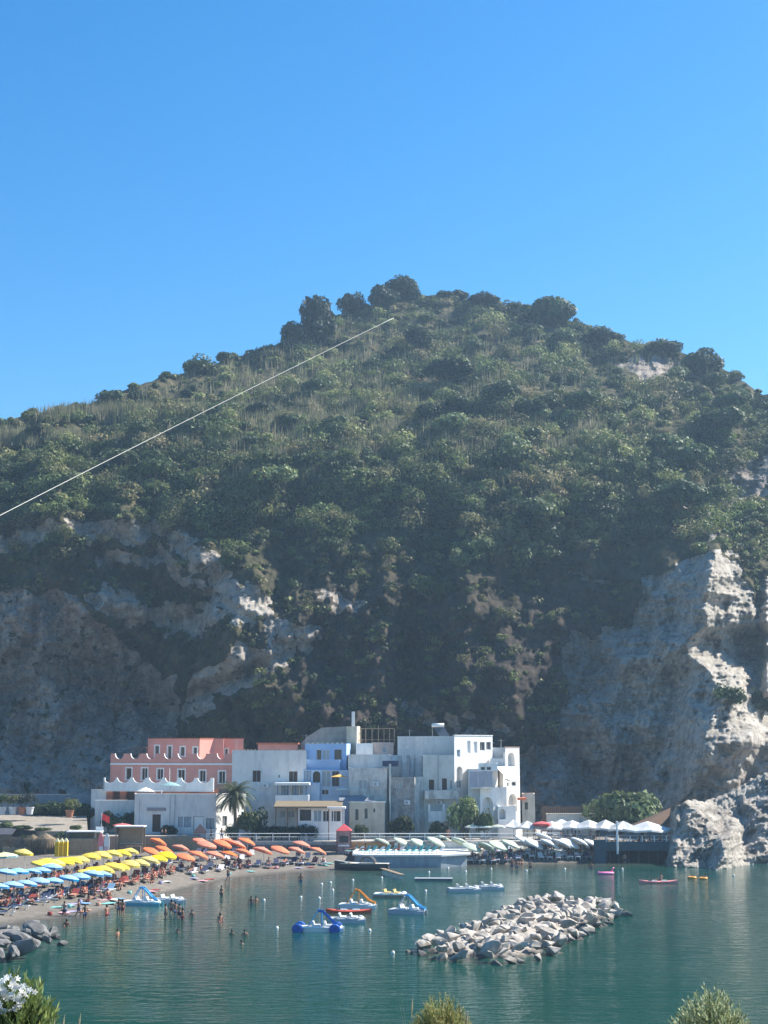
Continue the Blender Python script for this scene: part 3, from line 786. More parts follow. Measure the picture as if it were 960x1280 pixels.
ROOFG = mat('grey_roof_screed', (.42, .40, .37), .95, .15, .8, stain=(.25, .24, .22))
TILE = mat('red_roof_tile', (.40, .13, .07), .85, .3, 4)
STEEL = mat('galvanised_steel', (.45, .46, .47), .4, .1, 2, metal=.8)
CONC = mat('concrete', (.40, .375, .34), .92, .14, 1.0, stain=(.24, .22, .2), stain_amt=.6, bump=.02)
PAVE = mat('paving', (.33, .29, .24), .92, .15, .8)
WOOD = mat('weathered_wood', (.23, .17, .12), .85, .3, 3, stretch=(4, 4, .6))
THATCH = mat('dry_palm_thatch', (.20, .155, .10), .95, .35, 6, stretch=(3, 3, .5), bump=.05)
SAIL = mat('brown_shade_net', (.11, .065, .042), .9, .1, 2)

def pt(u, Y): return Vector((Xpx(u, 960, Y), Y, 0))
def on_wall(u, v, A, B):
    x, f, z = ray(u, v)
    d = Vector((x / f, 1, z / f)); o = Vector((0, 0, CAMZ))
    n = Vector((-(B - A).y, (B - A).x, 0))
    t = (A - o).dot(n) / d.dot(n); p = o + d * t
    s = (Vector((p.x, p.y, 0)) - A).dot((B - A).normalized())
    return s, p.z

FR = {'w': FRW, 'b': FRB, 'n': FRN, 'g': GRPAINT}
def opening(root, A, B, s0, s1, z0, z1, kind, depth=.22):
    """kind: 'w:glass' frame colour : filling"""
    fr, fill = kind.split(':')[:2]; ex = kind.split(':')[2:] if kind.count(':') > 1 else []
    d = (B - A).normalized(); n = Vector((d.y, -d.x, 0))          # outward
    def W(s, off, z): return A + d * s + n * off + Vector((0, 0, z))
    M = Matrix((( d.x, n.x, 0, A.x), (d.y, n.y, 0, A.y), (0, 0, 1, 0), (0, 0, 0, 1)))
    isdoor = fill in ('door', 'wdoor'); f = MB(); t = .06
    k = -depth + .02
    for (a0, a1, b0, b1) in ((s0, s0 + t, z0, z1), (s1 - t, s1, z0, z1), (s0 + t, s1 - t, z1 - t, z1), (s0 + t, s1 - t, z0, z0 + t)):
        f.box(a0, a1, k, k + .07, b0, b1, M)
    if s1 - s0 > .9 and not isdoor:
        q = 2 if s1 - s0 < 1.9 else 3
        for i in range(1, q): c = s0 + (s1 - s0) * i / q; f.box(c - .03, c + .03, k, k + .06, z0 + t, z1 - t, M)
    if 'trim' in ex:
        tw = .16
        for (a0, a1, b0, b1) in ((s0 - tw, s0, z0 - (0 if isdoor else .02), z1), (s1, s1 + tw, z0 - (0 if isdoor else .02), z1), (s0 - tw, s1 + tw, z1, z1 + tw)):
            f.box(a0, a1, -.05, .045, b0, b1, M)
        f2 = MB().box(s0 - tw - .05, s1 + tw + .05, -.05, .10, z0 - .12, z0 - .02, M)
    w_ = f.build('door' if isdoor else 'window', FR[fr], root)
    if 'trim' in ex: f2.build('sill', FRW, w_)
    m = {'glass': GLASS, 'pale': PGLASS, 'shut': SHUT, 'door': SHUT, 'wdoor': FRW}[fill]
    MB().box(s0 + t * .5, s1 - t * .5, k - .05, k + .012, z0 + t * .5, z1 - t * .5, M).build('panel' if isdoor else 'pane', m, w_)
    return w_

def wall_holes(mb, A, B, z0, z1, holes, th=.22):
    d = (B - A).normalized(); n = Vector((d.y, -d.x, 0)); L = (B - A).length
    def W(s, off, z): return A + d * s + n * off + Vector((0, 0, z))
    S = sorted({0, L, *[max(0, min(L, h[0])) for h in holes], *[max(0, min(L, h[1])) for h in holes]})
    Z = sorted({z0, z1, *[max(z0, min(z1, h[2])) for h in holes], *[max(z0, min(z1, h[3])) for h in holes]})
    for i in range(len(S) - 1):
        for j in range(len(Z) - 1):
            cs, cz = (S[i] + S[i + 1]) / 2, (Z[j] + Z[j + 1]) / 2
            if any(h[0] < cs < h[1] and h[2] < cz < h[3] for h in holes): continue
            mb.quad(W(S[i], 0, Z[j]), W(S[i + 1], 0, Z[j]), W(S[i + 1], 0, Z[j + 1]), W(S[i], 0, Z[j + 1]))
    for h in holes:
        a_, b_, c_, e_ = max(0, h[0]), min(L, h[1]), max(z0, h[2]), min(z1, h[3])
        dp = -h[4] if len(h) > 4 else -th
        mb.quad(W(a_, 0, c_), W(a_, 0, e_), W(a_, dp, e_), W(a_, dp, c_))
        mb.quad(W(b_, 0, c_), W(b_, dp, c_), W(b_, dp, e_), W(b_, 0, e_))
        mb.quad(W(a_, 0, e_), W(b_, 0, e_), W(b_, dp, e_), W(a_, dp, e_))
        mb.quad(W(a_, 0, c_), W(a_, dp, c_), W(b_, dp, c_), W(b_, 0, c_))
        if len(h) > 5 and h[5]:            # arch: fill the two upper corners
            r = (b_ - a_) / 2; cx = (a_ + b_) / 2; cz = e_ - r; K = 8
            for sg in (-1, 1):
                pr = None
                for q in range(K + 1):
                    t = math.pi / 2 * q / K; p_ = (cx + sg * r * math.cos(t), cz + r * math.sin(t))
                    if pr:
                        mb.quad(W(pr[0], 0, pr[1]), W(p_[0], 0, p_[1]), W(p_[0], 0, e_), W(pr[0], 0, e_))
                        mb.quad(W(pr[0], 0, pr[1]), W(pr[0], dp, pr[1]), W(p_[0], dp, p_[1]), W(p_[0], 0, p_[1]))
                    pr = p_

def block(root, corners, vt, zb, depth, m, holes=None, parapet=.45, roof=ROOFG, part='wall', th=.25, coping=None, slope=None, zt=None):
    """corners: (u, Y) from left to right along the visible walls; vt: pixel height of the top at the first corner"""
    pts = [pt(u, Y) for u, Y in corners]
    z1 = Zpx(vt, corners[0][1]) if zt is None else zt
    base = [Vector((p.x, p.y, 0)) for p in pts]
    mb = MB(); holes = holes or {}
    for i in range(len(base) - 1):
        A, B = base[i], base[i + 1]; hs = []
        for (u0, v0, u1, v1, kind) in holes.get(i, []):
            s0, za = on_wall(u0, v1, A, B); s1, zt_ = on_wall(u1, v0, A, B); sm, zt_ = on_wall((u0 + u1) / 2, v0, A, B); sm, za = on_wall((u0 + u1) / 2, v1, A, B)
            za = max(za, zb + .02)
            arch = kind.startswith('arch'); niche = arch or kind.startswith('niche')
            hs.append((s0, s1, za, zt_, .7 if niche else .22, arch))
            if niche:
                d = (B - A).normalized(); n = Vector((d.y, -d.x, 0))
                M = Matrix(((d.x, n.x, 0, A.x), (d.y, n.y, 0, A.y), (0, 0, 1, 0), (0, 0, 0, 1)))
                MB().box(s0, s1, -.78, -.70, za, zt_, M).build('back_panel', {'k': GLASS, 'g': GREYW, 'n': SHUT, 'd': DIRTY}[kind.split(':')[1]], root)  # dark panels stand for the unlit space inside the openings
            else: opening(root, A, B, s0, s1, za, zt_, kind)
        wall_holes(mb, A, B, zb, z1, hs)
    bl, br = base[0] + Vector((base[0].x * depth / max(base[0].y, 1), depth, 0)), base[-1] + Vector((base[-1].x * depth / max(base[-1].y, 1), depth, 0))
    loop = base + [br, bl]
    for A, B in ((base[-1], br), (br, bl), (bl, base[0])):
        mb.quad((A.x, A.y, zb), (B.x, B.y, zb), (B.x, B.y, z1), (A.x, A.y, z1))
    cen = sum(loop, Vector()) / len(loop)
    inner = []
    for k in range(len(loop)):
        a_, b_, c_ = loop[k - 1], loop[k], loop[(k + 1) % len(loop)]
        d1 = (b_ - a_).normalized(); d2 = (c_ - b_).normalized()
        n1 = Vector((-d1.y, d1.x, 0)); n2 = Vector((-d2.y, d2.x, 0)); nn = (n1 + n2)
        nn = nn / max(.3, nn.dot(n1)); inner.append(b_ + nn * th)
    for k in range(len(loop)):
        a_, b_ = loop[k], loop[(k + 1) % len(loop)]; c_, e_ = inner[(k + 1) % len(loop)], inner[k]
        mb.quad((a_.x, a_.y, z1), (b_.x, b_.y, z1), (c_.x, c_.y, z1), (e_.x, e_.y, z1))
        mb.quad((e_.x, e_.y, z1), (c_.x, c_.y, z1), (c_.x, c_.y, z1 - parapet), (e_.x, e_.y, z1 - parapet))
    mb.build(part, m, root, recalc=False)
    if roof:
        rb = MB(); rb.prism([(p.x, p.y) for p in inner], z1 - parapet - .12, z1 - parapet); rb.build('roof', roof, root)
    if coping:
        cb = MB()
        for k in range(len(base) - 1):
            a_, b_ = loop[k], loop[k + 1]; d = (b_ - a_).normalized(); n = Vector((d.y, -d.x, 0)); L = (b_ - a_).length
            M = Matrix(((d.x, n.x, 0, a_.x), (d.y, n.y, 0, a_.y), (0, 0, 1, 0), (0, 0, 0, 1)))
            cb.box(-.05, L + .05, -th, .07, z1 + .003, z1 + .12, M)
        cb.build('coping', coping, root)
    return z1, base

def strip_wall(root, A, B, zb, prof, m, name, th=.22, trim=None):
    """wall from A to B whose top follows prof [(s, z)]"""
    d = (B - A).normalized(); n = Vector((d.y, -d.x, 0)); mb = MB()
    def W(s, off, z): return A + d * s + n * off + Vector((0, 0, z))
    for (s0, z0), (s1, z1) in zip(prof[:-1], prof[1:]):
        if abs(s1 - s0) < 1e-5: continue
        mb.quad(W(s0, 0, zb), W(s1, 0, zb), W(s1, 0, z1), W(s0, 0, z0)); mb.quad(W(s0, -th, zb), W(s0, -th, z0), W(s1, -th, z1), W(s1, -th, zb))
    mb.quad(W(prof[0][0], 0, zb), W(prof[0][0], 0, prof[0][1]), W(prof[0][0], -th, prof[0][1]), W(prof[0][0], -th, zb))
    mb.quad(W(prof[-1][0], 0, zb), W(prof[-1][0], -th, zb), W(prof[-1][0], -th, prof[-1][1]), W(prof[-1][0], 0, prof[-1][1]))
    top = mb if trim is None else MB()
    e = 0 if trim is None else .02; h = 0 if trim is None else .03
    for (s0, z0), (s1, z1) in zip(prof[:-1], prof[1:]):
        top.quad(W(s0, e, z0 + h), W(s1, e, z1 + h), W(s1, -th - e, z1 + h), W(s0, -th - e, z0 + h))
    o = mb.build(name, m, root, recalc=False)
    if trim: top.build('trim', trim, o, recalc=False)
    return o

def scallop(A, B, z_hi, cuts, r, zdrop=None, steps=9):
    """profile with half-round bites at distances cuts"""
    L = (B - A).length; p = [(0, z_hi)]
    for c in cuts:
        for k in range(steps + 1):
            t = math.pi * k / steps; p.append((c - r * math.cos(t), z_hi - (zdrop or r) * math.sin(t)))
    p.append((L, z_hi)); return p
def sdist(u, v, A, B): return on_wall(u, v, A, B)[0]

GZ = 2.6      # promenade level
# ---- pink villa
def pink_villa():
    r = empty('pink_villa')
    hw = [(157.5, 960, 164.5, 974.5), (177, 960, 184.5, 975), (196.5, 961, 204, 974.5), (222.5, 962, 231, 975.5), (249.5, 963, 257, 977), (273.5, 964, 281.5, 979)]
    zt, b_ = block(r, [(138, 230), (290, 226.5)], 949.5, 5, 9, PINK, {0: [h + ('w:shut:trim',) for h in hw]}, parapet=.3, roof=ROOFG)
    A, B = b_
    cuts = [sdist(u, 945, A, B) for u in (149.5, 169, 189, 211, 228, 252, 277)]
    z1 = Zpx(942, 230)
    n = Vector(((B - A).normalized().y, -(B - A).normalized().x, 0)) * .03
    o = strip_wall(r, A + n, B + n, zt + .004, scallop(A, B, z1, cuts, .72, .85), PINK, 'scalloped_parapet', .26, FRW)
    d = (B - A).normalized(); M = Matrix(((d.x, n.x / .03, 0, A.x), (d.y, n.y / .03, 0, A.y), (0, 0, 1, 0), (0, 0, 0, 1))); L = (B - A).length
    MB().box(0, L, 0.004, .14, Zpx(955, 230) - .12, Zpx(955, 230) + .14, M).build('cornice', FRW, r)
    # set back upper storey with a bay
    up = [(193.5, 932, 199, 949), (209.5, 932.5, 214.5, 949), (225.5, 933.5, 231, 945), (241.5, 934, 246.5, 945.5)]
    block(r, [(184, 234), (249, 233.4), (267, 236.6), (279, 236.6), (279.5, 238), (304, 238)], 923.5, zt - .4, 6, PINK,
          {0: [h + ('w:glass:trim',) for h in up], 4: [(281, 936, 285, 946, 'w:glass:trim')]}, parapet=.3, part='wall', coping=TILE)
    # pergola on the left of the terrace
    f = MB(); x0, x1 = Xpx(165, 940, 232), Xpx(183, 940, 232); z0, z1 = zt, Zpx(934.5, 232)
    for x in (x0, (x0 + x1) / 2, x1):
        for y in (231.5, 235): f.box(x - .05, x + .05, y - .05, y + .05, z0, z1)
    f.box(x0, x1, 231.4, 235.1, z1, z1 + .08)
    f.build('pergola', FRN, r)
    # ground floor with arches, terrace and its wavy balustrade
    zt2, b2 = block(r, [(134, 226), (274, 223)], 986, 3, 5, TERRA, {0: [(140.5, 985.5, 150, 1003, 'arch:n'), (157, 986, 168, 1003, 'arch:n')]}, parapet=.05, roof=ROOFG)
    A, B = b2; A = Vector((Xpx(131, 980, 225.6), 225.6, 0)); B = Vector((Xpx(267, 980, 222.7), 222.7, 0))
    cuts = [sdist(u, 975, A, B) for u in (137, 154.5, 174, 194.5, 214.5, 235, 255)]
    strip_wall(r, A, B, zt2 - .35, scallop(A, B, Zpx(972, 225.5), cuts, .98, .75), WHITE, 'balustrade', .2)
    MB().tube([(Xpx(212, 970, 225), 225, zt2), (Xpx(212, 970, 225), 225, Zpx(960, 225))], .05).build('post', FRW, r)
    rebase(r, (Xpx(210, 980, 226), 226, 3))
    tag(r, 'pink villa with white trimmed windows and scalloped roof parapet', 'building')
pink_villa()

def low_white():
    r = empty('beach_house')
    zt, b_ = block(r, [(169.5, 217), (271, 216), (308, 222.5)], 993, 1.2, 7, GREYW,
          {0: [(190, 1018, 201, 1040, 'n:door'), (222.5, 1021, 228.5, 1034, 'b:pale'), (230, 1021, 239, 1034, 'b:pale'), (241.5, 1020.5, 254.5, 1038, 'n:wdoor'), (257.5, 1023, 268, 1036, 'n:pale')],
           1: [(278, 1020, 284, 1033, 'w:glass'), (298, 1021, 301, 1027, 'w:glass')]}, parapet=.3, roof=ROOFG, coping=WHITE)
    A, B = b_[0], b_[1]
    x0, x1 = Xpx(184, 1011, 216.8), Xpx(208, 1011, 216.8)
    MB().box(x0, x1, 216.55, 216.75, Zpx(1013.5, 217), Zpx(1009.5, 217)).build('wall_sign', mat('faded_sign', (.30, .27, .29), .8, .5, 9), r)
    for u in (213, 219, 175): MB().tube([(Xpx(u, 1000, 216.6), 216.4, 1.4), (Xpx(u, 1000, 216.6), 216.4, zt)], .045, 6).build('drain_pipe', GRPAINT, r)
    rebase(r, (Xpx(225, 1000, 217), 217, 1.2))
    tag(r, 'low white flat-roofed house with brown doors behind the orange umbrellas', 'building')
    # things on its roof terrace
    z = zt - .3
    def sunshade(u, v, Y, rad, m, lab, h=None):
        h = h or 2.1; top = P(u, v, Y); q = empty('roof_parasol', (top.x, top.y, z)); hh = top.z - z
        MB().tube([(0, 0, 0), (0, 0, hh)], .03, 6).build('pole', GRPAINT, q)
        MB().lathe([(0.02, hh), (rad * .5, hh - .22), (rad, hh - .55), (rad, hh - .62), (rad * .5, hh - .27), (0.02, hh - .05)], 12).build('canopy', m, q)
        tag(q, lab, 'parasol')
    sunshade(213, 977, 221, 1.5, mat('sea_green_cloth', (.24, .38, .38), .9, .15, 3), 'open grey green parasol on the roof terrace of the low white house')
    sunshade(182, 984, 220, 1.3, mat('offwhite_cloth', (.7, .68, .62), .9, .08, 3), 'white parasol at the left end of the roof terrace')
    t = empty('roof_table', (Xpx(198, 985, 219), 219, z)); MB().box(-.6, .6, -.4, .4, .7, .75).build('tabletop', FRW, t)
    for sx in (-.5, .5):
        for sy in (-.3, .3): MB().box(sx - .03, sx + .03, sy - .03, sy + .03, 0, .7).build('leg', FRW, t)
    tag(t, 'small white table on the roof terrace of the low white house', 'table')
low_white()

def terrace_walls():
    r = empty('garden_wall'); x0, x1 = Xpx(113, 1000, 226), Xpx(135, 1000, 226)
    MB().box(x0, x1, 226.4, 226.8, 2, Zpx(987, 226)).build('wall', GREYW, r); rebase(r, (x0, 226, 2)); tag(r, 'tall grey white garden wall left of the pink villa', 'wall')
    r = empty('garden_wall'); x0, x1 = Xpx(119, 1000, 221), Xpx(170, 1000, 221)
    MB().box(x0, x1, 221, 221.4, 1, Zpx(1001, 221)).build('wall', GREYW, r)
    MB().box(x0 - .05, x1, 220.95, 221.45, Zpx(1001, 221) + .003, Zpx(1001, 221) + .1).build('coping', WHITE, r)
    rebase(r, (x0, 221, 1)); tag(r, 'long low white garden wall in front of the terracotta arches', 'wall')
terrace_walls()

def grey_house():
    r = empty('white_house')
    zt, b_ = block(r, [(290, 226), (383, 226)], 938, 2, 9, GREYW,
        {0: [(315.5, 963, 326, 977.5, 'g:shut'), (347.5, 968, 350, 972.5, 'w:glass'), (361, 964, 372, 977.5, 'g:shut')]}, parapet=.5)
    t = MB(); k = 0; x = b_[0].x + .15
    while x < b_[1].x - .2: t.box(x, x + .22, 226.02, 226.25, zt + .003, zt + .2); x += .52
    t.build('merlons', mat('worn_tile_trim', (.45, .33, .28), .9, .3, 4), r)
    # small tiled volume on the roof
    block(r, [(322, 232), (372, 232)], 930.5, zt - 1, 3, PINK, {}, parapet=.12, roof=None, part='roof_room')
    x0, x1 = Xpx(321, 930, 232), Xpx(373, 930, 232); z = Zpx(930.5, 232)
    MB().prism([(x0, 231.6), (x1, 231.6), (x1, 235.3), (x0, 235.3)], z + .01, z + .25).build('tiled_roof', TILE, r)
    # balcony room
    x0, x1 = Xpx(344, 990, 222.5), Xpx(386, 990, 222.5); zA, zB, zC, zD = Zpx(1003, 222.5), Zpx(994, 222.5), Zpx(981.5, 222.5), Zpx(978.5, 222.5)
    b = MB(); b.box(x0, x1, 222.5, 225.99, zA - .2, zA).box(x0, x1, 222.5, 222.7, zA, zB).box(x0, x0 + .2, 222.7, 225.99, zA, zB).box(x1 - .2, x1, 222.7, 225.99, zA, zB); b.build('balcony', WHITE, r)
    b = MB(); b.box(x0 - .1, x1 + .1, 222.3, 225.98, zC, zD); b.build('balcony_roof', WHITE, r)
    for x in (x0 + .35, x0 + 1.9, x0 + 3.0, x1 - .4): MB().box(x - .06, x + .06, 222.6, 222.7, zB, zC).build('post', FRB, r)
    A, B = Vector((x0 + .4, 225.9, 0)), Vector((x1 - .4, 225.9, 0))
    for s0 in (.3, 1.9, 3.1): opening(r, A, B, s0, s0 + .95, zA + .1, zC - .2, 'b:pale', .1)
    rebase(r, (Xpx(336, 980, 226), 226, 2))
    tag(r, 'plain pale grey house between the pink villa and the blue house', 'building')
grey_house()

def blue_house():
    r = empty('blue_house')
    zt, b_ = block(r, [(381, 229), (433, 228), (438, 231)], 929.5, 2, 8, BLUE, {0: [(395.5, 937, 402, 950, 'w:glass'), (403, 937.5, 412, 950, 'w:pale'), (418, 937, 427, 950, 'n:glass')]}, parapet=.35)
    t = MB(); x = b_[0].x + .3
    while x < b_[1].x - .2: t.box(x, x + .3, 228.6, 228.85, zt + .003, zt + .18); x += .75
    t.build('merlons', CREAM, r)
    zA, zB = Zpx(961, 226.5), Zpx(949.5, 226.5); x0, x1 = Xpx(378, 955, 226.5), Xpx(425, 955, 226.5)
    b = MB(); b.box(x0, x1, 226.5, 228.6, zA - .2, zA).box(x0, x1, 226.5, 226.7, zA, zB).box(x0, x0 + .2, 226.7, 228.7, zA, zB).box(x1 - .2, x1, 226.7, 228.2, zA, zB); b.build('balcony', BLUE, r)
    # lower storeys, paler blue
    block(r, [(379, 225.8), (436, 225.8)], 962.5, 2, 3, PBLUE, {0: [(380, 963.5, 389, 977, 'b:pale'), (391, 964, 400.5, 978, 'arch:k'), (402, 963.5, 413.5, 984, 'w:pale'), (415, 964, 424, 983, 'b:glass'), (402, 987, 411, 993.5, 'w:glass')]}, parapet=.1)
    # sloping white flank
    A, B = Vector((Xpx(381, 980, 225.4), 225.4, 0)), Vector((Xpx(400, 980, 225.4), 225.4, 0)); L = (B - A).length
    strip_wall(r, A, B, 2, [(0, Zpx(1003, 225.4)), (L * .25, Zpx(979, 225.4)), (L, Zpx(978.5, 225.4))], PBLUE, 'flank_wall', .3)
    rebase(r, (Xpx(408, 980, 228), 228, 2))
    tag(r, 'blue house with a balcony between the grey and the weathered houses', 'building')
    for (u, v, Y, rad, m, lab) in ((424, 968, 223.5, 1.25, mat('amber_cloth', (.72, .42, .10), .9, .1, 3), 'amber yellow parasol on the terrace beside the blue house'), (428, 983.5, 222.5, 1.0, mat('offwhite_cloth', (.7, .68, .62), .9, .08, 3), 'small white parasol below the amber one')):
        q = P(u, v, Y); e = empty('terrace_parasol', (q.x, Y, q.z - 2.1))
        MB().tube([(0, 0, 0), (0, 0, 2.1)], .03, 6).build('pole', GRPAINT, e)
        MB().lathe([(.02, 2.1), (rad, 1.78), (rad, 1.7), (.02, 2.0)], 10).build('canopy', m, e); tag(e, lab, 'parasol')
blue_house()

def penthouse():
    r = empty('hilltop_house')
    zb = Zpx(932, 238)
    A, B = Vector((Xpx(376, 920, 236), 236, 0)), Vector((Xpx(449, 920, 236), 236, 0)); L = (B - A).length
    f = lambda u: sdist(u, 920, A, B)
    prof = [(0, Zpx(929, 236)), (f(384), Zpx(921, 236)), (f(402), Zpx(909.5, 236)), (L, Zpx(907.5, 236))]
    mb = MB(); ring0 = [(A.x + s, 236, z) for s, z in prof] + [(A.x + L, 236, 3), (A.x, 236, 3)]; ring1 = [(x, 243, z) for x, y, z in ring0]
    mb.loft([ring0, ring1]); mb.build('wall', mat('grey_weathered_roof', (.34, .32, .29), .95, .2, 1, stain=(.22, .2, .18)), r)
    block(r, [(433, 234), (446, 233.2), (450, 235.5)], 908, 3, 3, CREAM, {}, parapet=.2, part='stair_tower')
    c = P(441.5, 908, 234.5); z1 = Zpx(889.5, 234.5)
    MB().box(c.x - .24, c.x + .24, 234.3, 234.8, c.z - .3, z1).build('chimney', WHITE, r)
    p = MB(); xs = [Xpx(u, 920, 236) for u in (451, 457, 465, 473, 480, 487, 493)]; z0, z1 = Zpx(932, 236), Zpx(911, 236)
    for i, x in enumerate(xs):
        for y in (235, 239):
            p.box(x - .05, x + .05, y - .05, y + .05, z0, z1 + (.5 if i in (3,) else 0))
    for y in (235, 239): p.box(xs[0], xs[-1], y - .04, y + .04, z1, z1 + .08); p.box(xs[0], xs[-1], y - .03, y + .03, z0 + .9, z0 + .95)
    for x in xs: p.box(x - .03, x + .03, 235.05, 238.95, z1 + .083, z1 + .14)
    p.build('pergola', mat('rusty_pipe', (.30, .24, .16), .7, .2, 3), r)
    rebase(r, (Xpx(415, 920, 236), 236, 3)); tag(r, 'grey sloping-roofed house with tall white chimney behind the blue house', 'building')
penthouse()

def weathered():
    r = empty('weathered_house')
    block(r, [(435, 227), (488, 226)], 943, 2, 6, GREYW, {}, parapet=.5, part='upper_wall')
    block(r, [(436, 223), (484, 222)], 960, 2, 4, WEATH, {0: [(448.5, 975, 453, 987, 'w:pale'), (454, 975, 458.5, 987, 'w:pale')]}, parapet=.3, part='wall')
    # white railing and bits on the roof behind
    block(r, [(445, 231), (466, 231)], 929, 8, 3, WHITE, {}, parapet=.6, part='roof_room')
    block(r, [(465, 232), (492, 232)], 928, 8, 4, mat('faded_pink_plaster', (.50, .40, .36), .9, .1, 1.2), {0: [(478, 933, 484, 941, 'w:pale')]}, parapet=.3, part='roof_room')
    # tall stained panels of the terrace, dark lower wall
    block(r, [(488, 225.5), (528, 225)], 944, 2, 6, mat('streaked_plaster', (.62, .61, .60), .9, .1, 1.5, stain=(.30, .29, .29), stain_amt=.8), {}, parapet=.5, part='streaked_wall')
    block(r, [(487, 221), (518, 220.4), (528.5, 222.5)], 971.5, 1.5, 4, DIRTY, {0: [(494, 977, 497.5, 985, 'w:pale'), (499, 977, 502.5, 985, 'w:pale')]}, parapet=.1, part='dirty_wall')
    block(r, [(518.2, 220.2), (528.8, 222.3)], 971, 1.5, .3, WEATH, {}, parapet=.1, roof=None, part='sunlit_corner_wall')  # paler plaster sheet puts sunlight into this corner strip's colour
    seams = MB()
    for u in (501.5, 512, 518): x = Xpx(u, 950, 224.9); seams.box(x - .04, x + .04, 224.85, 225.3, Zpx(970, 225), Zpx(944, 225))
    seams.build('panel_seam', GRPAINT, r)
    a = P(478, 951, 222); b = P(498, 950, 221)
    MB().prism([(a.x, 221.5), (b.x, 220.6), (b.x, 224.5), (a.x, 224.5)], Zpx(958, 222), Zpx(951, 222)).build('awning', mat('navy_canvas', (.035, .055, .11), .8, .1, 2), r)
    x = Xpx(487.5, 990, 220); MB().tube([(x, 220.3, 1.8), (x, 220.3, Zpx(955, 220))], .17, 8).build('flue_pipe', STEEL, r)
    # ground floor annex with cream wall
    block(r, [(437, 219), (481, 218.5)], 1003, 1.5, 3, CREAM, {0: [(443.5, 1011, 448.5, 1026, 'w:glass'), (455, 1010, 460, 1024, 'w:glass'), (466, 1010, 469.5, 1016, 'w:glass')]}, parapet=.12, part='annex_wall', coping=WHITE)
    # pale canvas slope between annex and wall
    q = MB(); z0, z1 = Zpx(1000, 221), Zpx(994, 221.9); xa, xb = Xpx(424, 998, 220), Xpx(470, 998, 220)
    q.add([(xa, 218.9, z0), (xb, 218.9, z0 - .1), (xb - 2, 221.8, z1), (xa, 221.8, z1), (xa, 218.9, z0 - .1), (xb, 218.9, z0 - .2), (xb - 2, 221.8, z1 - .1), (xa, 221.8, z1 - .1)], [(0, 1, 2, 3), (7, 6, 5, 4), (0, 4, 5, 1), (1, 5, 6, 2), (2, 6, 7, 3), (3, 7, 4, 0)])
    q.build('lean_to_roof', mat('slate_canvas', (.20, .22, .25), .8, .15, 1.5), r)
    rebase(r, (Xpx(480, 980, 222), 222, 1.5)); tag(r, 'weathered stone and plaster house with a steel flue beside the white block', 'building')
weathered()

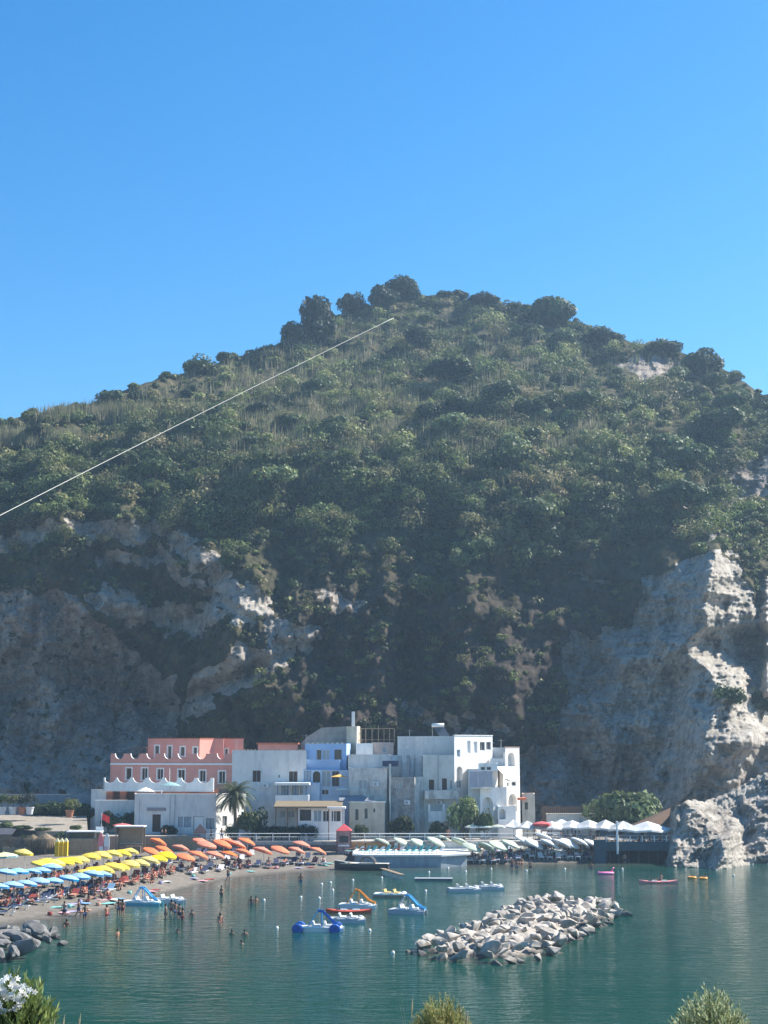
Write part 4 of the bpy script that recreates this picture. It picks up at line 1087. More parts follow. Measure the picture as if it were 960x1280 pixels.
def white_block():
    r = empty('white_block')
    # set back top storey, shaded side: its greyer plaster holds part of that shade
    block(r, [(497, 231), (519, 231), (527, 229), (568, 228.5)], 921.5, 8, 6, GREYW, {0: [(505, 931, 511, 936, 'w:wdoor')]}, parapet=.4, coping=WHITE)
    # weathered corner part
    z, b_ = block(r, [(528.5, 222.6), (568, 222)], 944, 1.5, 5, mat('pale_weathered_plaster', (.68, .66, .61), .9, .08, 1.2, stain=(.48, .45, .40), stain_amt=.6),
          {0: [(535.5, 974, 543, 988, 'w:shut'), (552, 972.5, 559, 988, 'w:shut'), (562, 975, 566, 987, 'w:pale')]}, parapet=.5)
    x = Xpx(547.5, 940, 222); MB().tube([(x, 222, Zpx(990, 222)), (x, 222, Zpx(937, 222))], .06, 6).build('mast', GRPAINT, r)
    # main sunlit facade
    zt, b_ = block(r, [(568, 223), (616, 229)], 919.5, 1.5, 6, WHITE,
          {0: [(571, 937, 575.5, 946, 'w:pale'), (584, 926, 588, 941, 'w:wdoor'), (592, 927, 596.5, 941, 'w:wdoor'), (600, 927.5, 606, 938, 'g:glass'), (608, 927.5, 613.5, 937, 'g:glass'), (571, 958, 578, 975, 'arch:g'), (571, 976, 577, 985, 'w:pale')]}, parapet=.35, coping=WHITE)
    # stepped volumes in front
    block(r, [(585, 221.5), (600, 221.5), (616.5, 224.5)], 961, 1.5, 7, WHITE, {1: [(603, 963.5, 608.5, 966, 'w:glass')]}, parapet=.35)
    block(r, [(598, 219.6), (622, 220.4)], 954, Zpx(964, 220), 4, WHITE, {0: [(601, 958.6, 606.5, 962.6, 'g:glass'), (608.5, 958.6, 614, 962.6, 'g:glass')]}, parapet=.3)
    A = pt(588, 219.4); B = pt(615.5, 219.8)
    for u0, u1 in ((587, 597), (597.6, 606.5), (607, 615.4)):
        a_, b2 = pt(u0, 219.2), pt(u1, 219.3); M = MB(); M.add([(a_.x, a_.y, Zpx(984, 219)), (b2.x, b2.y, Zpx(984, 219)), (b2.x, b2.y, Zpx(964.5, 219)), (a_.x, a_.y, Zpx(964.5, 219)),
              (a_.x, a_.y + .08, Zpx(984, 219)), (b2.x, b2.y + .08, Zpx(984, 219)), (b2.x, b2.y + .08, Zpx(964.5, 219)), (a_.x, a_.y + .08, Zpx(964.5, 219))], [(0, 1, 2, 3), (7, 6, 5, 4), (0, 4, 5, 1), (1, 5, 6, 2), (2, 6, 7, 3), (3, 7, 4, 0)])
        M.build('privacy_screen', mat('lavender_screen', (.42, .41, .47), .8, .08, 1.5), r)
    MB().box(A.x, B.x, 219.4, 221.4, Zpx(986, 219.3), Zpx(984, 219.3)).build('terrace_slab', WHITE, r)
    block(r, [(600, 219.9), (618, 221.6), (633, 222.5)], 984.5, 1.2, 5, WHITE, {0: [(602.5, 996.5, 616.5, 1022, 'arch:g')]}, parapet=.2)
    block(r, [(615.5, 223), (633.5, 226)], 958, 1.5, 6, WHITE, {0: [(622.5, 963, 629, 990, 'niche:n')]}, parapet=.3)
    # sloping white awnings
    q = MB()
    for (u0, u1, v0, v1) in ((622, 646, 960, 967), (630, 648, 973, 976)):
        a_, b2 = P(u0, v0, 224.5), P(u1, v0, 224.8); c_, d_ = P(u0 + 6, v1, 221.6), P(u1 + 1, v1, 221.8)
        q.add([a_, b2, d_, c_, a_ - Vector((0, 0, .1)), b2 - Vector((0, 0, .1)), d_ - Vector((0, 0, .1)), c_ - Vector((0, 0, .1))], [(0, 1, 2, 3), (7, 6, 5, 4), (0, 4, 5, 1), (1, 5, 6, 2), (2, 6, 7, 3), (3, 7, 4, 0)])
    q.build('awning', WHITE, r)
    # right tower
    zt, b_ = block(r, [(632, 226), (649.5, 229)], 934.5, 1.5, 5, WHITE, {0: [(634.5, 940.5, 643.5, 958, 'arch:g'), (635.5, 992, 646, 1014, 'arch:g'), (633, 978, 636, 983, 'w:glass'), (639.5, 977.5, 645, 982.5, 'g:glass')]}, parapet=.3, coping=mat('clay_coping', (.45, .30, .24), .9, .2, 3))
    block(r, [(615, 229.5), (632, 229.5)], 934.5, 4, 3, GREYW, {}, parapet=.3)
    block(r, [(613, 226.5), (633, 227)], 948, 4, 2, WHITE, {}, parapet=.3)
    # balconies
    def balcony(u0, u1, v0, v1, Y, d, m, nm='balcony'):
        x0, x1 = Xpx(u0, v0, Y), Xpx(u1, v0, Y); zA, zB = Zpx(v1, Y), Zpx(v0, Y)
        MB().box(x0, x1, Y, Y + d, zA - .16, zA).box(x0, x1, Y, Y + .16, zA, zB).box(x0, x0 + .16, Y + .16, Y + d, zA, zB).box(x1 - .16, x1, Y + .16, Y + d, zA, zB).build(nm, m, r)
    balcony(531, 573, 988.5, 997.5, 220.6, 1.95, WEATH)
    balcony(537, 553, 1014, 1027.5, 219.6, 2.3, WHITE); balcony(555, 569, 1011, 1025, 219.9, 2.5, WHITE)
    x = Xpx(533, 1010, 220); 
    for u in (536.5, 554.5): x = Xpx(u, 1010, 219.7); MB().box(x - .14, x + .14, 219.5, 219.8, Zpx(1027, 219.7), Zpx(1006 if u < 540 else 1005, 219.7)).build('pillar', WHITE, r)
    # buttress steps at the foot
    block(r, [(622, 220.4), (644, 221.5)], 1008, 1.2, 4, WHITE, {0: [(624, 1011, 632, 1024, 'arch:g')]}, parapet=.15)
    # solar heater on the roof
    s = empty('solar_heater'); c = P(548, 921, 229.4)
    b = MB(); b.tube([(c.x - 1.0, 230, Zpx(906.5, 230)), (c.x + .9, 230, Zpx(906.5, 230))], .3, 12); b.build('tank', FRW, s, smooth=True)
    k = MB(); k.add([(c.x - .9, 230.2, Zpx(907, 230)), (c.x + .8, 230.2, Zpx(907, 230)), (c.x + 1.7, 229.2, Zpx(920, 230)), (c.x + .1, 229.2, Zpx(920, 230)),
                     (c.x - .9, 230.3, Zpx(907, 230)), (c.x + .8, 230.3, Zpx(907, 230)), (c.x + 1.7, 229.3, Zpx(920, 230)), (c.x + .1, 229.3, Zpx(920, 230))], [(0, 1, 2, 3), (7, 6, 5, 4), (0, 4, 5, 1), (1, 5, 6, 2), (2, 6, 7, 3), (3, 7, 4, 0)])
    k.build('collector', mat('solar_panel', (.10, .12, .14), .25, .1, 2), s)
    l = MB(); 
    for x in (c.x - .9, c.x + .8, c.x + 1.6): l.tube([(x, 230, Zpx(921.5, 230)), (x, 230, Zpx(908, 230) if x < c.x + 1 else Zpx(919, 230))], .04, 6)
    l.build('stand', STEEL, s); rebase(s, (c.x, 230, Zpx(921.5, 230))); tag(s, 'solar water heater with white tank on the roof of the white block', 'solar heater')
    rebase(r, (Xpx(590, 980, 222), 222, 1.5)); tag(r, 'large white cubic building with arches and terraces at the right end of the village', 'building')
white_block()

def restaurant():
    r = empty('beach_restaurant')
    zr = Zpx(1005, 217); x0, x1 = Xpx(343, 1005, 216), Xpx(428, 1005, 216)
    rb = MB(); rb.add([(x0, 214.4, zr - .25), (x1, 214.4, zr - .25), (x1, 220, zr + .35), (x0, 220, zr + .35), (x0, 214.4, zr - .45), (x1, 214.4, zr - .45), (x1, 220, zr + .15), (x0, 220, zr + .15)], [(0, 1, 2, 3), (7, 6, 5, 4), (0, 4, 5, 1), (1, 5, 6, 2), (2, 6, 7, 3), (3, 7, 4, 0)])
    rb.build('reed_roof', THATCH, r)
    block(r, [(340, 219.2), (430, 219.2)], 1007, GZ, .6, GREYW, {0: [(350, 1013, 357, 1022, 'w:pale'), (360, 1013, 368, 1022, 'w:pale')]}, parapet=.02, roof=None, part='back_wall')
    A, B = pt(373, 215.2), pt(428, 215.2); mb = MB(); zt = Zpx(1008, 215.2)
    hs = []
    for (u0, v0, u1, v1, kd) in [(374.5, 1012, 389, 1026, 'n:glass'), (392, 1012.5, 402, 1027, 'w:pale'), (403.5, 1013.5, 411.5, 1027, 'w:glass'), (414, 1013.5, 426, 1027, 'w:glass')]:
        s0, za = on_wall(u0, v1, A, B); s1, z1 = on_wall(u1, v0, A, B); hs.append((s0, s1, za, z1)); opening(r, A, B, s0, s1, za, z1, kd)
    wall_holes(mb, A, B, GZ, zt, hs); mb.build('front_wall', WHITE, r, recalc=False)
    for u in (345, 359.5, 372): x = Xpx(u, 1010, 214.6); MB().box(x - .07, x + .07, 214.5, 214.64, GZ, zr - .4).build('post', FRN, r)
    MB().prism([(Xpx(409, 1000, 214), 213.6), (Xpx(432, 1000, 214), 213.6), (Xpx(432, 1000, 214), 216), (Xpx(409, 1000, 214), 216)], Zpx(1011, 214), Zpx(1008.5, 214)).build('porch_roof', WHITE, r)
    for u in (411, 417, 430): x = Xpx(u, 1010, 213.8); MB().box(x - .06, x + .06, 213.7, 213.82, GZ, Zpx(1011, 214)).build('post', FRN if u < 415 else FRW, r)
    rebase(r, (Xpx(385, 1020, 217), 217, GZ)); tag(r, 'low seafront restaurant with a reed roof and wide windows behind the dark hedge', 'building')
restaurant()

# ---- promenade and terraces
def slab(name, poly, z0, z1, m, label, cat='promenade'):
    o = MB().prism(poly, z0, z1).build(name, m); tag(o, label, cat, kind='structure'); return o
def promenade():
    x = lambda u, Y: Xpx(u, 1040, Y)
    slab('promenade', [(x(256, 212), 212), (x(645, 212), 212), (x(700, 214), 214), (x(742, 214), 214), (x(742, 262), 262), (x(250, 262), 262), (x(250, 214), 214)], -1, GZ, CONC, 'paved promenade along the houses')
    slab('terrace', [(x(-900, 207), 206), (x(118, 206), 206), (x(118, 211), 211), (x(250, 211.6), 211.6), (x(249.5, 262), 262), (x(-900, 262), 262)], -1, 3.35, PAVE, 'upper road and terrace at the left end')
promenade()
def sloped_road():
    # tan road that climbs behind the beach bar
    q = MB(); x = lambda u, Y: Xpx(u, 1030, Y)
    z = [Zpx(1036, 208), Zpx(1016, 226)]
    q.add([(x(-700, 208), 208, z[0]), (x(110, 208), 208, z[0] - .35), (x(108, 226), 226, z[1] - .4), (x(-700, 226), 226, z[1] + .3), (x(-700, 208), 208, 3), (x(110, 208), 208, 3), (x(108, 226), 226, 3), (x(-700, 226), 226, 3)],
          [(0, 1, 2, 3), (0, 4, 5, 1), (1, 5, 6, 2), (2, 6, 7, 3)])
    o = q.build('road', mat('pale_dusty_paving', (.27, .235, .19), .95, .2, .9, stain=(.18, .16, .13), stain_amt=.6)); tag(o, 'pale road behind the beach bar', 'road', kind='structure')
sloped_road()

def railing(u0, u1, Y, z, label, step=2.2, m=FRW, h=1.05, bars=2):
    r = empty('railing', (Xpx(u0, 1045, Y), Y, z)); L = Xpx(u1, 1045, Y) - Xpx(u0, 1045, Y); b = MB()
    for k in range(bars): b.tube([(0, 0, h - k * .45), (L, 0, h - k * .45)], .055 if k == 0 else .035, 6)
    b.build('rail', m, r); n = max(1, round(L / step))
    for i in range(n + 1): MB().box(-.045 + L * i / n, .045 + L * i / n, -.045, .045, 0, h - .05).build('post', m, r)
    tag(r, label, 'railing')
railing(258, 424, 212.1, GZ, 'white railing on the promenade above the orange umbrellas')
railing(437, 644, 212.1, GZ, 'white railing on the promenade above the sun platform')
railing(655, 700, 213.2, GZ, 'short white railing near the red parasol on the right')
def retaining():
    x = lambda u, Y: Xpx(u, 1050, Y)
    for (u0, u1, Y, z1, m, lab) in ((434, 492, 211.6, GZ - .15, mat('ochre_wall', (.30, .19, .09), .9, .15, 1.2), 'ochre wall below the railing behind the sun platform'),
                                 (258, 425, 211.7, GZ - .5, mat('dark_sea_wall', (.13, .11, .105), .95, .3, 1.5), 'dark retaining wall behind the orange umbrellas'),
                                 (493, 645, 211.6, GZ - .15, WEATH, 'pale retaining wall behind the green white parasols')):
        o = MB().box(x(u0, Y), x(u1, Y), Y, Y + .36, -.5, z1).build('retaining_wall', m); tag(o, lab, 'wall')
retaining()

# ---- small roof fittings
def aerial(u, v0, Y, z, label):
    r = empty('television_aerial', (Xpx(u, 900, Y), Y, z)); h = Zpx(v0, Y) - z; MB().tube([(0, 0, 0), (0, 0, h)], .035, 6).build('mast', STEEL, r); b = MB()
    b.tube([(-.5, 0, h - .2), (.5, 0, h - .2)], .02, 4)
    for k in range(5): b.tube([(-.4 + .2 * k, -.25, h - .2), (-.4 + .2 * k, .25, h - .2)], .015, 4)
    b.build('antenna', STEEL, r); tag(r, label, 'aerial')
aerial(296, 925, 229, Zpx(941, 229), 'thin television aerial on the plain grey house next to the pink villa'); aerial(383, 918, 230, Zpx(931, 230), 'television aerial at the left corner of the blue house'); aerial(512, 912, 231, Zpx(924, 231), 'television aerial on the set back storey of the white block'); aerial(626, 924, 230.5, Zpx(936, 230.5), 'television aerial near the right tower of the white block')
def ac_unit(u, v, Y, label):
    r = empty('air_conditioner', P(u, v, Y)); MB().box(-.42, .42, -.3, 0, -.3, .3).build('case', FRW, r); MB().lathe([(.001, 0), (.22, 0), (.22, .02)], 12, Matrix.Translation((-.1, -.302, 0)) @ Matrix.Rotation(R(90), 4, 'X')).build('fan_grille', GRPAINT, r); tag(r, label, 'air conditioner')
ac_unit(332, 982, 225.9, 'air conditioner under the left window of the plain grey house'); ac_unit(470, 980, 222.1, 'air conditioner on the weathered wall right of its double window'); ac_unit(509, 1003, 220.4, 'air conditioner low on the dirty stone wall'); ac_unit(549, 1003, 222.2, 'air conditioner between the two balconies of the white block')
# ------------------------------------------------------------------ parasols
def cloth(name, col, tr=.25): return mat(name, col, .85, .06, 4, trans=tr)
ALU = mat('pole_white', (.7, .7, .68), .4, .05, 2)
def parasol_proto(name, canopy, valance, rad=1.25, h=2.3, tilt=18, sides=8, drop=.42, panels=None):
    r = empty(name); T = Matrix.Translation((0, 0, h)) @ Matrix.Rotation(R(tilt), 4, 'Y') @ Matrix.Translation((0, 0, -h))
    MB().tube([(0, 0, -.3), (0, 0, h - .05)], .032, 6).build('pole', ALU, r)
    wob = lambda k, n: 1 - .05 * (k % 2)
    c = MB().lathe([(.01, h), (rad * .35, h - drop * .22), (rad * .72, h - drop * .58), (rad, h - drop), (rad * .99, h - drop - .02), (rad * .70, h - drop * .58 - .03), (.01, h - .03)], sides * 2, T, wob)
    co = c.build('canopy', canopy, r)
    v = MB().lathe([(rad * 1.005, h - drop + .01), (rad * 1.01, h - drop - .2), (rad * .985, h - drop - .2), (rad * .98, h - drop)], sides * 2, T, wob)
    v.build('valance', valance, co)
    f = MB().lathe([(.001, h + .12), (.035, h + .06), (.02, h - .02)], 6, T); f.build('finial', ALU, r)
    return r
C_OR = cloth('orange_cloth', (.80, .25, .12)); C_YE = cloth('yellow_cloth', (.80, .63, .09)); C_BL = cloth('sunlit_blue_cloth', (.34, .60, .75)); C_BD = cloth('blue_cloth', (.05, .27, .52))  # blue parasol tops are paler cloth: sunlight put into the colour
C_GW = cloth('green_white_cloth', (.64, .70, .55)); C_WH = cloth('white_cloth', (.82, .81, .78)); C_RE = cloth('red_cloth', (.75, .10, .10)); C_PY = cloth('pale_yellow_cloth', (.74, .74, .42)); C_TE = cloth('teal_cloth', (.25, .52, .55))
PR = {'orange': parasol_proto('parasol', C_OR, C_OR, 1.28), 'yellow': parasol_proto('parasol', C_YE, C_YE, 1.12, tilt=12), 'blue': parasol_proto('parasol', C_BL, C_BD, 1.05, tilt=8, h=2.15, drop=.3),
      'green': parasol_proto('parasol', C_GW, C_GW, 1.35, tilt=26), 'white': parasol_proto('parasol', C_WH, C_WH, 1.5, tilt=27), 'flat': parasol_proto('parasol', C_GW, C_WH, 1.25, tilt=0, drop=.3),
      'red': parasol_proto('parasol', C_RE, C_RE, 1.35, tilt=0, drop=.3, h=2.4), 'pale': parasol_proto('parasol', C_PY, C_TE, 1.55, tilt=0, h=2.4)}
# ------------------------------------------------------------------ loungers
def lounger_proto(mt, frame, back=38, towel=None):
    r = empty('sun_lounger'); L = 1.95; w_ = .34
    f = MB()
    for sy in (-w_, w_): f.box(-L / 2, L / 2, sy - .03, sy + .03, .26, .31)
    for x in (-L / 2, .2, L / 2 - .05): f.box(x, x + .05, -w_ + .03, w_ - .03, .265, .305)
    f.build('frame', frame, r)
    for sx in (-L / 2 + .2, L / 2 - .25):
        for sy in (-w_, w_): MB().box(sx, sx + .05, sy - .022, sy + .022, -.1, .258).build('leg', frame, r)
    MB().box(-L / 2, .28, -w_, w_, .32, .38).build('seat', mt, r)
    T = Matrix.Translation((.28, 0, .35)) @ Matrix.Rotation(R(-back), 4, 'Y')
    MB().box(.0, .75, -w_, w_, 0, .06, T).build('backrest', mt, r)
    if towel: MB().box(-L / 2 + .15, .2, -w_ + .03, w_ - .03, .385, .40).build('towel', towel, r)
    return r
FN = mat('navy_canvas_seat', (.05, .07, .13), .8, .15, 3); FW = mat('white_canvas', (.70, .70, .68), .8, .06, 3); FB = mat('blue_canvas', (.20, .36, .52), .8, .1, 3)
FT = mat('teal_canvas', (.20, .48, .44), .8, .1, 3); FR_ = mat('red_canvas', (.30, .06, .05), .8, .1, 3); FO = mat('orange_towel', (.50, .30, .20), .9, .1, 4); FP = mat('pink_towel', (.70, .35, .38), .9, .15, 4); FL = mat('lilac_towel', (.36, .32, .48), .9, .15, 4)
LG = {'navy': lounger_proto(FN, ALU), 'white': lounger_proto(FW, ALU), 'blue': lounger_proto(FB, ALU, towel=FL), 'teal': lounger_proto(FT, ALU, 50), 'red': lounger_proto(FR_, WOOD, towel=FO), 'navytowel': lounger_proto(FN, ALU, towel=FP), 'whitetowel': lounger_proto(FW, ALU, 30, towel=FL)}
DESC = {'navy': 'navy', 'white': 'white', 'blue': 'blue', 'teal': 'teal', 'red': 'dark red', 'navytowel': 'navy', 'whitetowel': 'white'}

# ------------------------------------------------------------------ people
SKINM = mat('tanned_skin', (.36, .19, .12), .6, .12, 6); SKIND = mat('dark_tanned_skin', (.22, .11, .07), .6, .12, 6); HAIR = mat('dark_hair', (.035, .025, .02), .7, .3, 9)
SW = [mat('black_swimwear', (.03, .03, .04), .7, .1, 5), mat('red_swimwear', (.28, .04, .05), .7, .1, 5), mat('blue_swimwear', (.04, .07, .17), .7, .1, 5), mat('white_shirt', (.72, .72, .7), .8, .05, 5)]
def skin_mesh(joints, edges, radii, name, lv=1):
    me = bpy.data.meshes.new(name); me.from_pydata(joints, edges, []); o = bpy.data.objects.new(name, me); COL.objects.link(o)
    sm = o.modifiers.new('skin', 'SKIN'); sk = me.skin_vertices[0].data
    for i, r_ in enumerate(radii): sk[i].radius = (r_, r_) if not isinstance(r_, tuple) else r_
    sk[0].use_root = True; sm.use_smooth_shade = True
    ss = o.modifiers.new('sub', 'SUBSURF'); ss.levels = lv; ss.render_levels = lv
    dg = bpy.context.evaluated_depsgraph_get(); dg.update()
    m2 = bpy.data.meshes.new_from_object(o.evaluated_get(dg)); bpy.data.objects.remove(o); bpy.data.meshes.remove(me)
    m2.name = name
    return m2
def person_proto(pose, sk, sw, top=None, long_hair=False):
    # pelvis 0, waist 1, chest 2, neck 3, head 4, crown 5; arms, legs
    if pose == 'stand': hipL, knL, anL, toL = (.09, 0, .90), (.11, -.01, .48), (.12, .02, .08), (.13, -.14, .03); hipR, knR, anR, toR = (-.09, 0, .90), (-.11, 0, .48), (-.12, .02, .08), (-.13, -.14, .03); tl = (0, 0, .95, 0); arm = [(.20, 0, 1.42), (.27, .02, 1.14), (.28, -.06, .90), (.28, -.08, .80)]
    if pose == 'walk': hipL, knL, anL, toL = (.09, 0, .90), (.10, -.20, .50), (.10, -.12, .09), (.10, -.28, .05); hipR, knR, anR, toR = (-.09, 0, .90), (-.10, .12, .48), (-.10, .36, .14), (-.10, .26, .03); tl = (0, 0, .95, 0); arm = [(.20, 0, 1.42), (.27, .16, 1.18), (.26, .10, .93), (.26, .04, .85)]
    if pose in ('stand', 'walk'):
        J = [(0, 0, .95), (0, .01, 1.12), (0, 0, 1.34), (0, -.01, 1.50), (0, -.03, 1.62), (0, -.02, 1.72)]
        arm2 = [(-a_, (b_ if pose == 'stand' else -b_), c_) for a_, b_, c_ in arm]
    elif pose == 'sit':     # on a lounger or the ground: seat at z = 0
        J = [(0, 0, .13), (0, .07, .30), (0, .10, .50), (0, .08, .66), (0, .05, .78), (0, .06, .88)]
        hipL, knL, anL, toL = (.09, -.05, .12), (.13, -.46, .30), (.12, -.82, .05), (.12, -.90, .14); hipR, knR, anR, toR = (-.09, -.05, .12), (-.12, -.46, .26), (-.13, -.84, .05), (-.13, -.92, .14)
        arm = [(.20, .10, .58), (.27, -.02, .34), (.18, -.25, .28), (.15, -.33, .27)]; arm2 = [(-.20, .10, .58), (-.28, .22, .32), (-.24, .26, .08), (-.24, .20, .02)]
    elif pose == 'lie':     # back raised on a lounger, feet towards -y
        J = [(0, 0, .12), (0, .17, .17), (0, .38, .30), (0, .52, .42), (0, .61, .52), (0, .69, .60)]
        hipL, knL, anL, toL = (.09, -.04, .11), (.11, -.46, .22), (.10, -.85, .07), (.10, -.93, .18); hipR, knR, anR, toR = (-.09, -.04, .11), (-.11, -.46, .12), (-.10, -.88, .07), (-.10, -.95, .17)
        arm = [(.20, .42, .31), (.28, .18, .20), (.22, -.04, .16), (.18, -.12, .17)]; arm2 = [(-.20, .42, .31), (-.29, .20, .18), (-.28, -.06, .14), (-.28, -.14, .13)]
    J = J + [hipL, knL, anL, toL, hipR, knR, anR, toR] + arm + arm2
    E = [(0, 1), (1, 2), (2, 3), (3, 4), (4, 5), (0, 6), (6, 7), (7, 8), (8, 9), (0, 10), (10, 11), (11, 12), (12, 13), (2, 14), (14, 15), (15, 16), (16, 17), (2, 18), (18, 19), (19, 20), (20, 21)]
    rad = [.125, .115, .135, .055, .085, .07, .095, .062, .042, .035, .095, .062, .042, .035, .055, .042, .032, .036, .055, .042, .032, .036]
    me = skin_mesh(J, E, rad, 'person'); me.materials.clear(); me.materials.append(sk); me.polygons.foreach_set('use_smooth', [True] * len(me.polygons))
    o = bpy.data.objects.new('person', me); COL.objects.link(o)
    def sub(idx, grow, name, m, ext=.5):
        jj = [J[i] for i in idx[0]]; mm = skin_mesh(jj, idx[1], [rad[i] + grow for i in idx[0]], name); mm.materials.clear(); mm.materials.append(m)
        c = bpy.data.objects.new(name, mm); COL.objects.link(c); c.parent = o
    k1 = tuple(np.array(hipL) * .45 + np.array(knL) * .55); k2 = tuple(np.array(hipR) * .45 + np.array(knR) * .55)
    J += [k1, k2]; rad += [.082, .082]
    sub(([0, 6, 10, 22, 23], [(0, 1), (0, 2), (1, 3), (2, 4)]), .016, 'shorts', sw)
    if top is not None: sub(([1, 2, 14, 18], [(0, 1), (1, 2), (1, 3)]), .016, 'shirt', top)
    c, n = Vector(J[5]), (Vector(J[5]) - Vector(J[4])).normalized(); q = n.to_track_quat('Z', 'Y').to_matrix().to_4x4()
    h = MB().lathe([(.001, .06), (.06, .045), (.095, -.01), (.10, -.07), (.085, -.12 if not long_hair else -.24), (.04, -.10)], 10, Matrix.Translation(c + Vector((0, .018, 0))) @ q)
    h.build('hair', HAIR, o, smooth=True)
    return o
PP = {'stand_m': person_proto('stand', SKINM, SW[0]), 'stand_f': person_proto('stand', SKINM, SW[1], SW[1], True), 'walk_m': person_proto('walk', SKIND, SW[2]), 'stand_d': person_proto('stand', SKIND, SW[2]),
      'shirt': person_proto('walk', SKINM, SW[0], SW[3]), 'dark': person_proto('walk', SKIND, SW[0], SW[0]), 'sit_m': person_proto('sit', SKINM, SW[2]), 'sit_f': person_proto('sit', SKIND, SW[1], SW[1], True),
      'lie_m': person_proto('lie', SKIND, SW[0]), 'lie_f': person_proto('lie', SKINM, SW[1], SW[1], True)}
def person(kind, loc, rz, label, group=None, s=1.0):
    o = inst(PP[kind], USED, loc, (0, 0, rz), s, label, group, 'person'); o.name = 'person'; return o

# ------------------------------------------------------------------ rows of parasols with their loungers
prng = random.Random(5)
def parasol_row(kind, pts, h, what, group, cols, n_l=2, people=.45, lo=True, rz=0, face=-90):
    n = len(pts); pts = sorted(pts)
    for i, (u, v) in enumerate(pts):
        p = place(u, v, h); where = f'{ORD[i]} {what}' if n > 1 else what
        full = f'{where}, counted from the left' if n > 1 else what
        inst(PR[kind], USED, p, (prng.uniform(-.05, .05), prng.uniform(-.07, .07), prng.uniform(-.5, .5)), prng.uniform(.92, 1.06), full, group, 'parasol')
        if not lo: continue
        for k in range(n_l):
            side = ['left', 'right', 'rear'][k]
            c = prng.choice(cols); dx = (-.62, .62, 0)[k]; dy = (-.5, -.6, 1.9)[k]
            x, y = p.x + dx + prng.uniform(-.12, .12), p.y + dy + prng.uniform(-.3, .3); z = max(float(ground_z(x, y)), p.z - .2)
            a_ = R(90 + prng.uniform(-14, 14) + rz)      # raised end away from the sea
            inst(LG[c], USED, (x, y, z), (0, 0, a_), 1, f'{DESC[c]} sun lounger, {side} side of {where} from left', 'loungers under the ' + group, 'sun lounger')
            if prng.random() < people:
                kd = prng.choice(['lie_m', 'lie_f', 'sit_m', 'sit_f'])
                person(kd, (x, y, z + .40), a_ - R(90), f'person {"lying" if kd[0] == "l" else "sitting"} on {side} lounger of {where} from left', 'people on the loungers')
parasol_row('blue', [(8, 1087), (25, 1085.5), (41, 1084), (53, 1082), (67, 1080.5)], 2.15, 'parasol of upper blue row', 'blue parasols', ['red', 'blue', 'navytowel'], people=.7)
parasol_row('blue', [(0, 1103), (18, 1101), (34, 1098.5), (50, 1096), (69, 1095), (86, 1093.5), (101, 1091), (117, 1089), (129, 1087.5)], 2.15, 'parasol of lower blue row', 'blue parasols', ['blue', 'navy', 'red', 'navytowel'], people=.7)
parasol_row('yellow', [(51, 1075.5), (62, 1074), (72, 1073), (82, 1071.5), (92, 1070), (103, 1068), (117, 1066), (129, 1064), (143, 1062), (154, 1060), (165, 1058)], 2.3, 'parasol of upper yellow row', 'yellow parasols', ['red', 'red', 'navytowel'], people=.7)
parasol_row('yellow', [(109, 1084.5), (120, 1082.5), (132, 1081), (143, 1079), (152, 1077), (164, 1075), (177, 1072.5), (188, 1070.5), (199, 1068.5), (210, 1065)], 2.3, 'parasol of lower yellow row', 'yellow parasols', ['red', 'red', 'navytowel'], people=.8)
parasol_row('yellow', [(32, 1061)], 2.3, 'lone round yellow parasol by the thatched beach bar', 'yellow parasols', ['red'], lo=False)
parasol_row('pale', [(6, 1066)], 2.4, 'large pale yellow and teal parasol at the left edge', 'pale parasols', ['red'], lo=False)
parasol_row('orange', [(190, 1058.5), (206, 1057), (228, 1054.5), (253, 1046.5), (287, 1046), (309, 1047.5), (198, 1048)], 2.3, 'parasol of back orange row', 'orange parasols', ['navy', 'white', 'navytowel'], people=.4)
parasol_row('orange', [(261, 1052.5), (279, 1051), (297, 1052), (379, 1051)], 2.3, 'parasol of middle orange row', 'orange parasols', ['navy', 'white'], people=.5)
parasol_row('orange', [(234, 1065.5), (249, 1064.5), (271, 1063), (289, 1062), (306, 1060), (330, 1060), (351, 1058.5), (372, 1057.5), (398, 1058)], 2.3, 'parasol of front orange row', 'orange parasols', ['navy', 'navytowel', 'whitetowel', 'navy'], people=.7)
parasol_row('green', [(481, 1049), (504.5, 1049), (526, 1049.5), (547, 1049)], 2.3, 'green white parasol behind sun platform', 'green white parasols', ['white'], lo=False)
parasol_row('green', [(557, 1043.5), (577, 1048.5), (593, 1055.5), (609, 1054), (626, 1053.5), (641, 1052)], 2.3, 'green white parasol right of sun platform', 'green white parasols', ['white', 'whitetowel', 'navy'], people=.3)
parasol_row('white', [(657, 1047), (669, 1050), (684, 1044), (690, 1051), (704, 1050.6), (715, 1050), (727, 1050), (743, 1051)], 2.3, 'tilted white parasol on right beach', 'white parasols', ['white', 'white', 'navytowel'], people=.5)
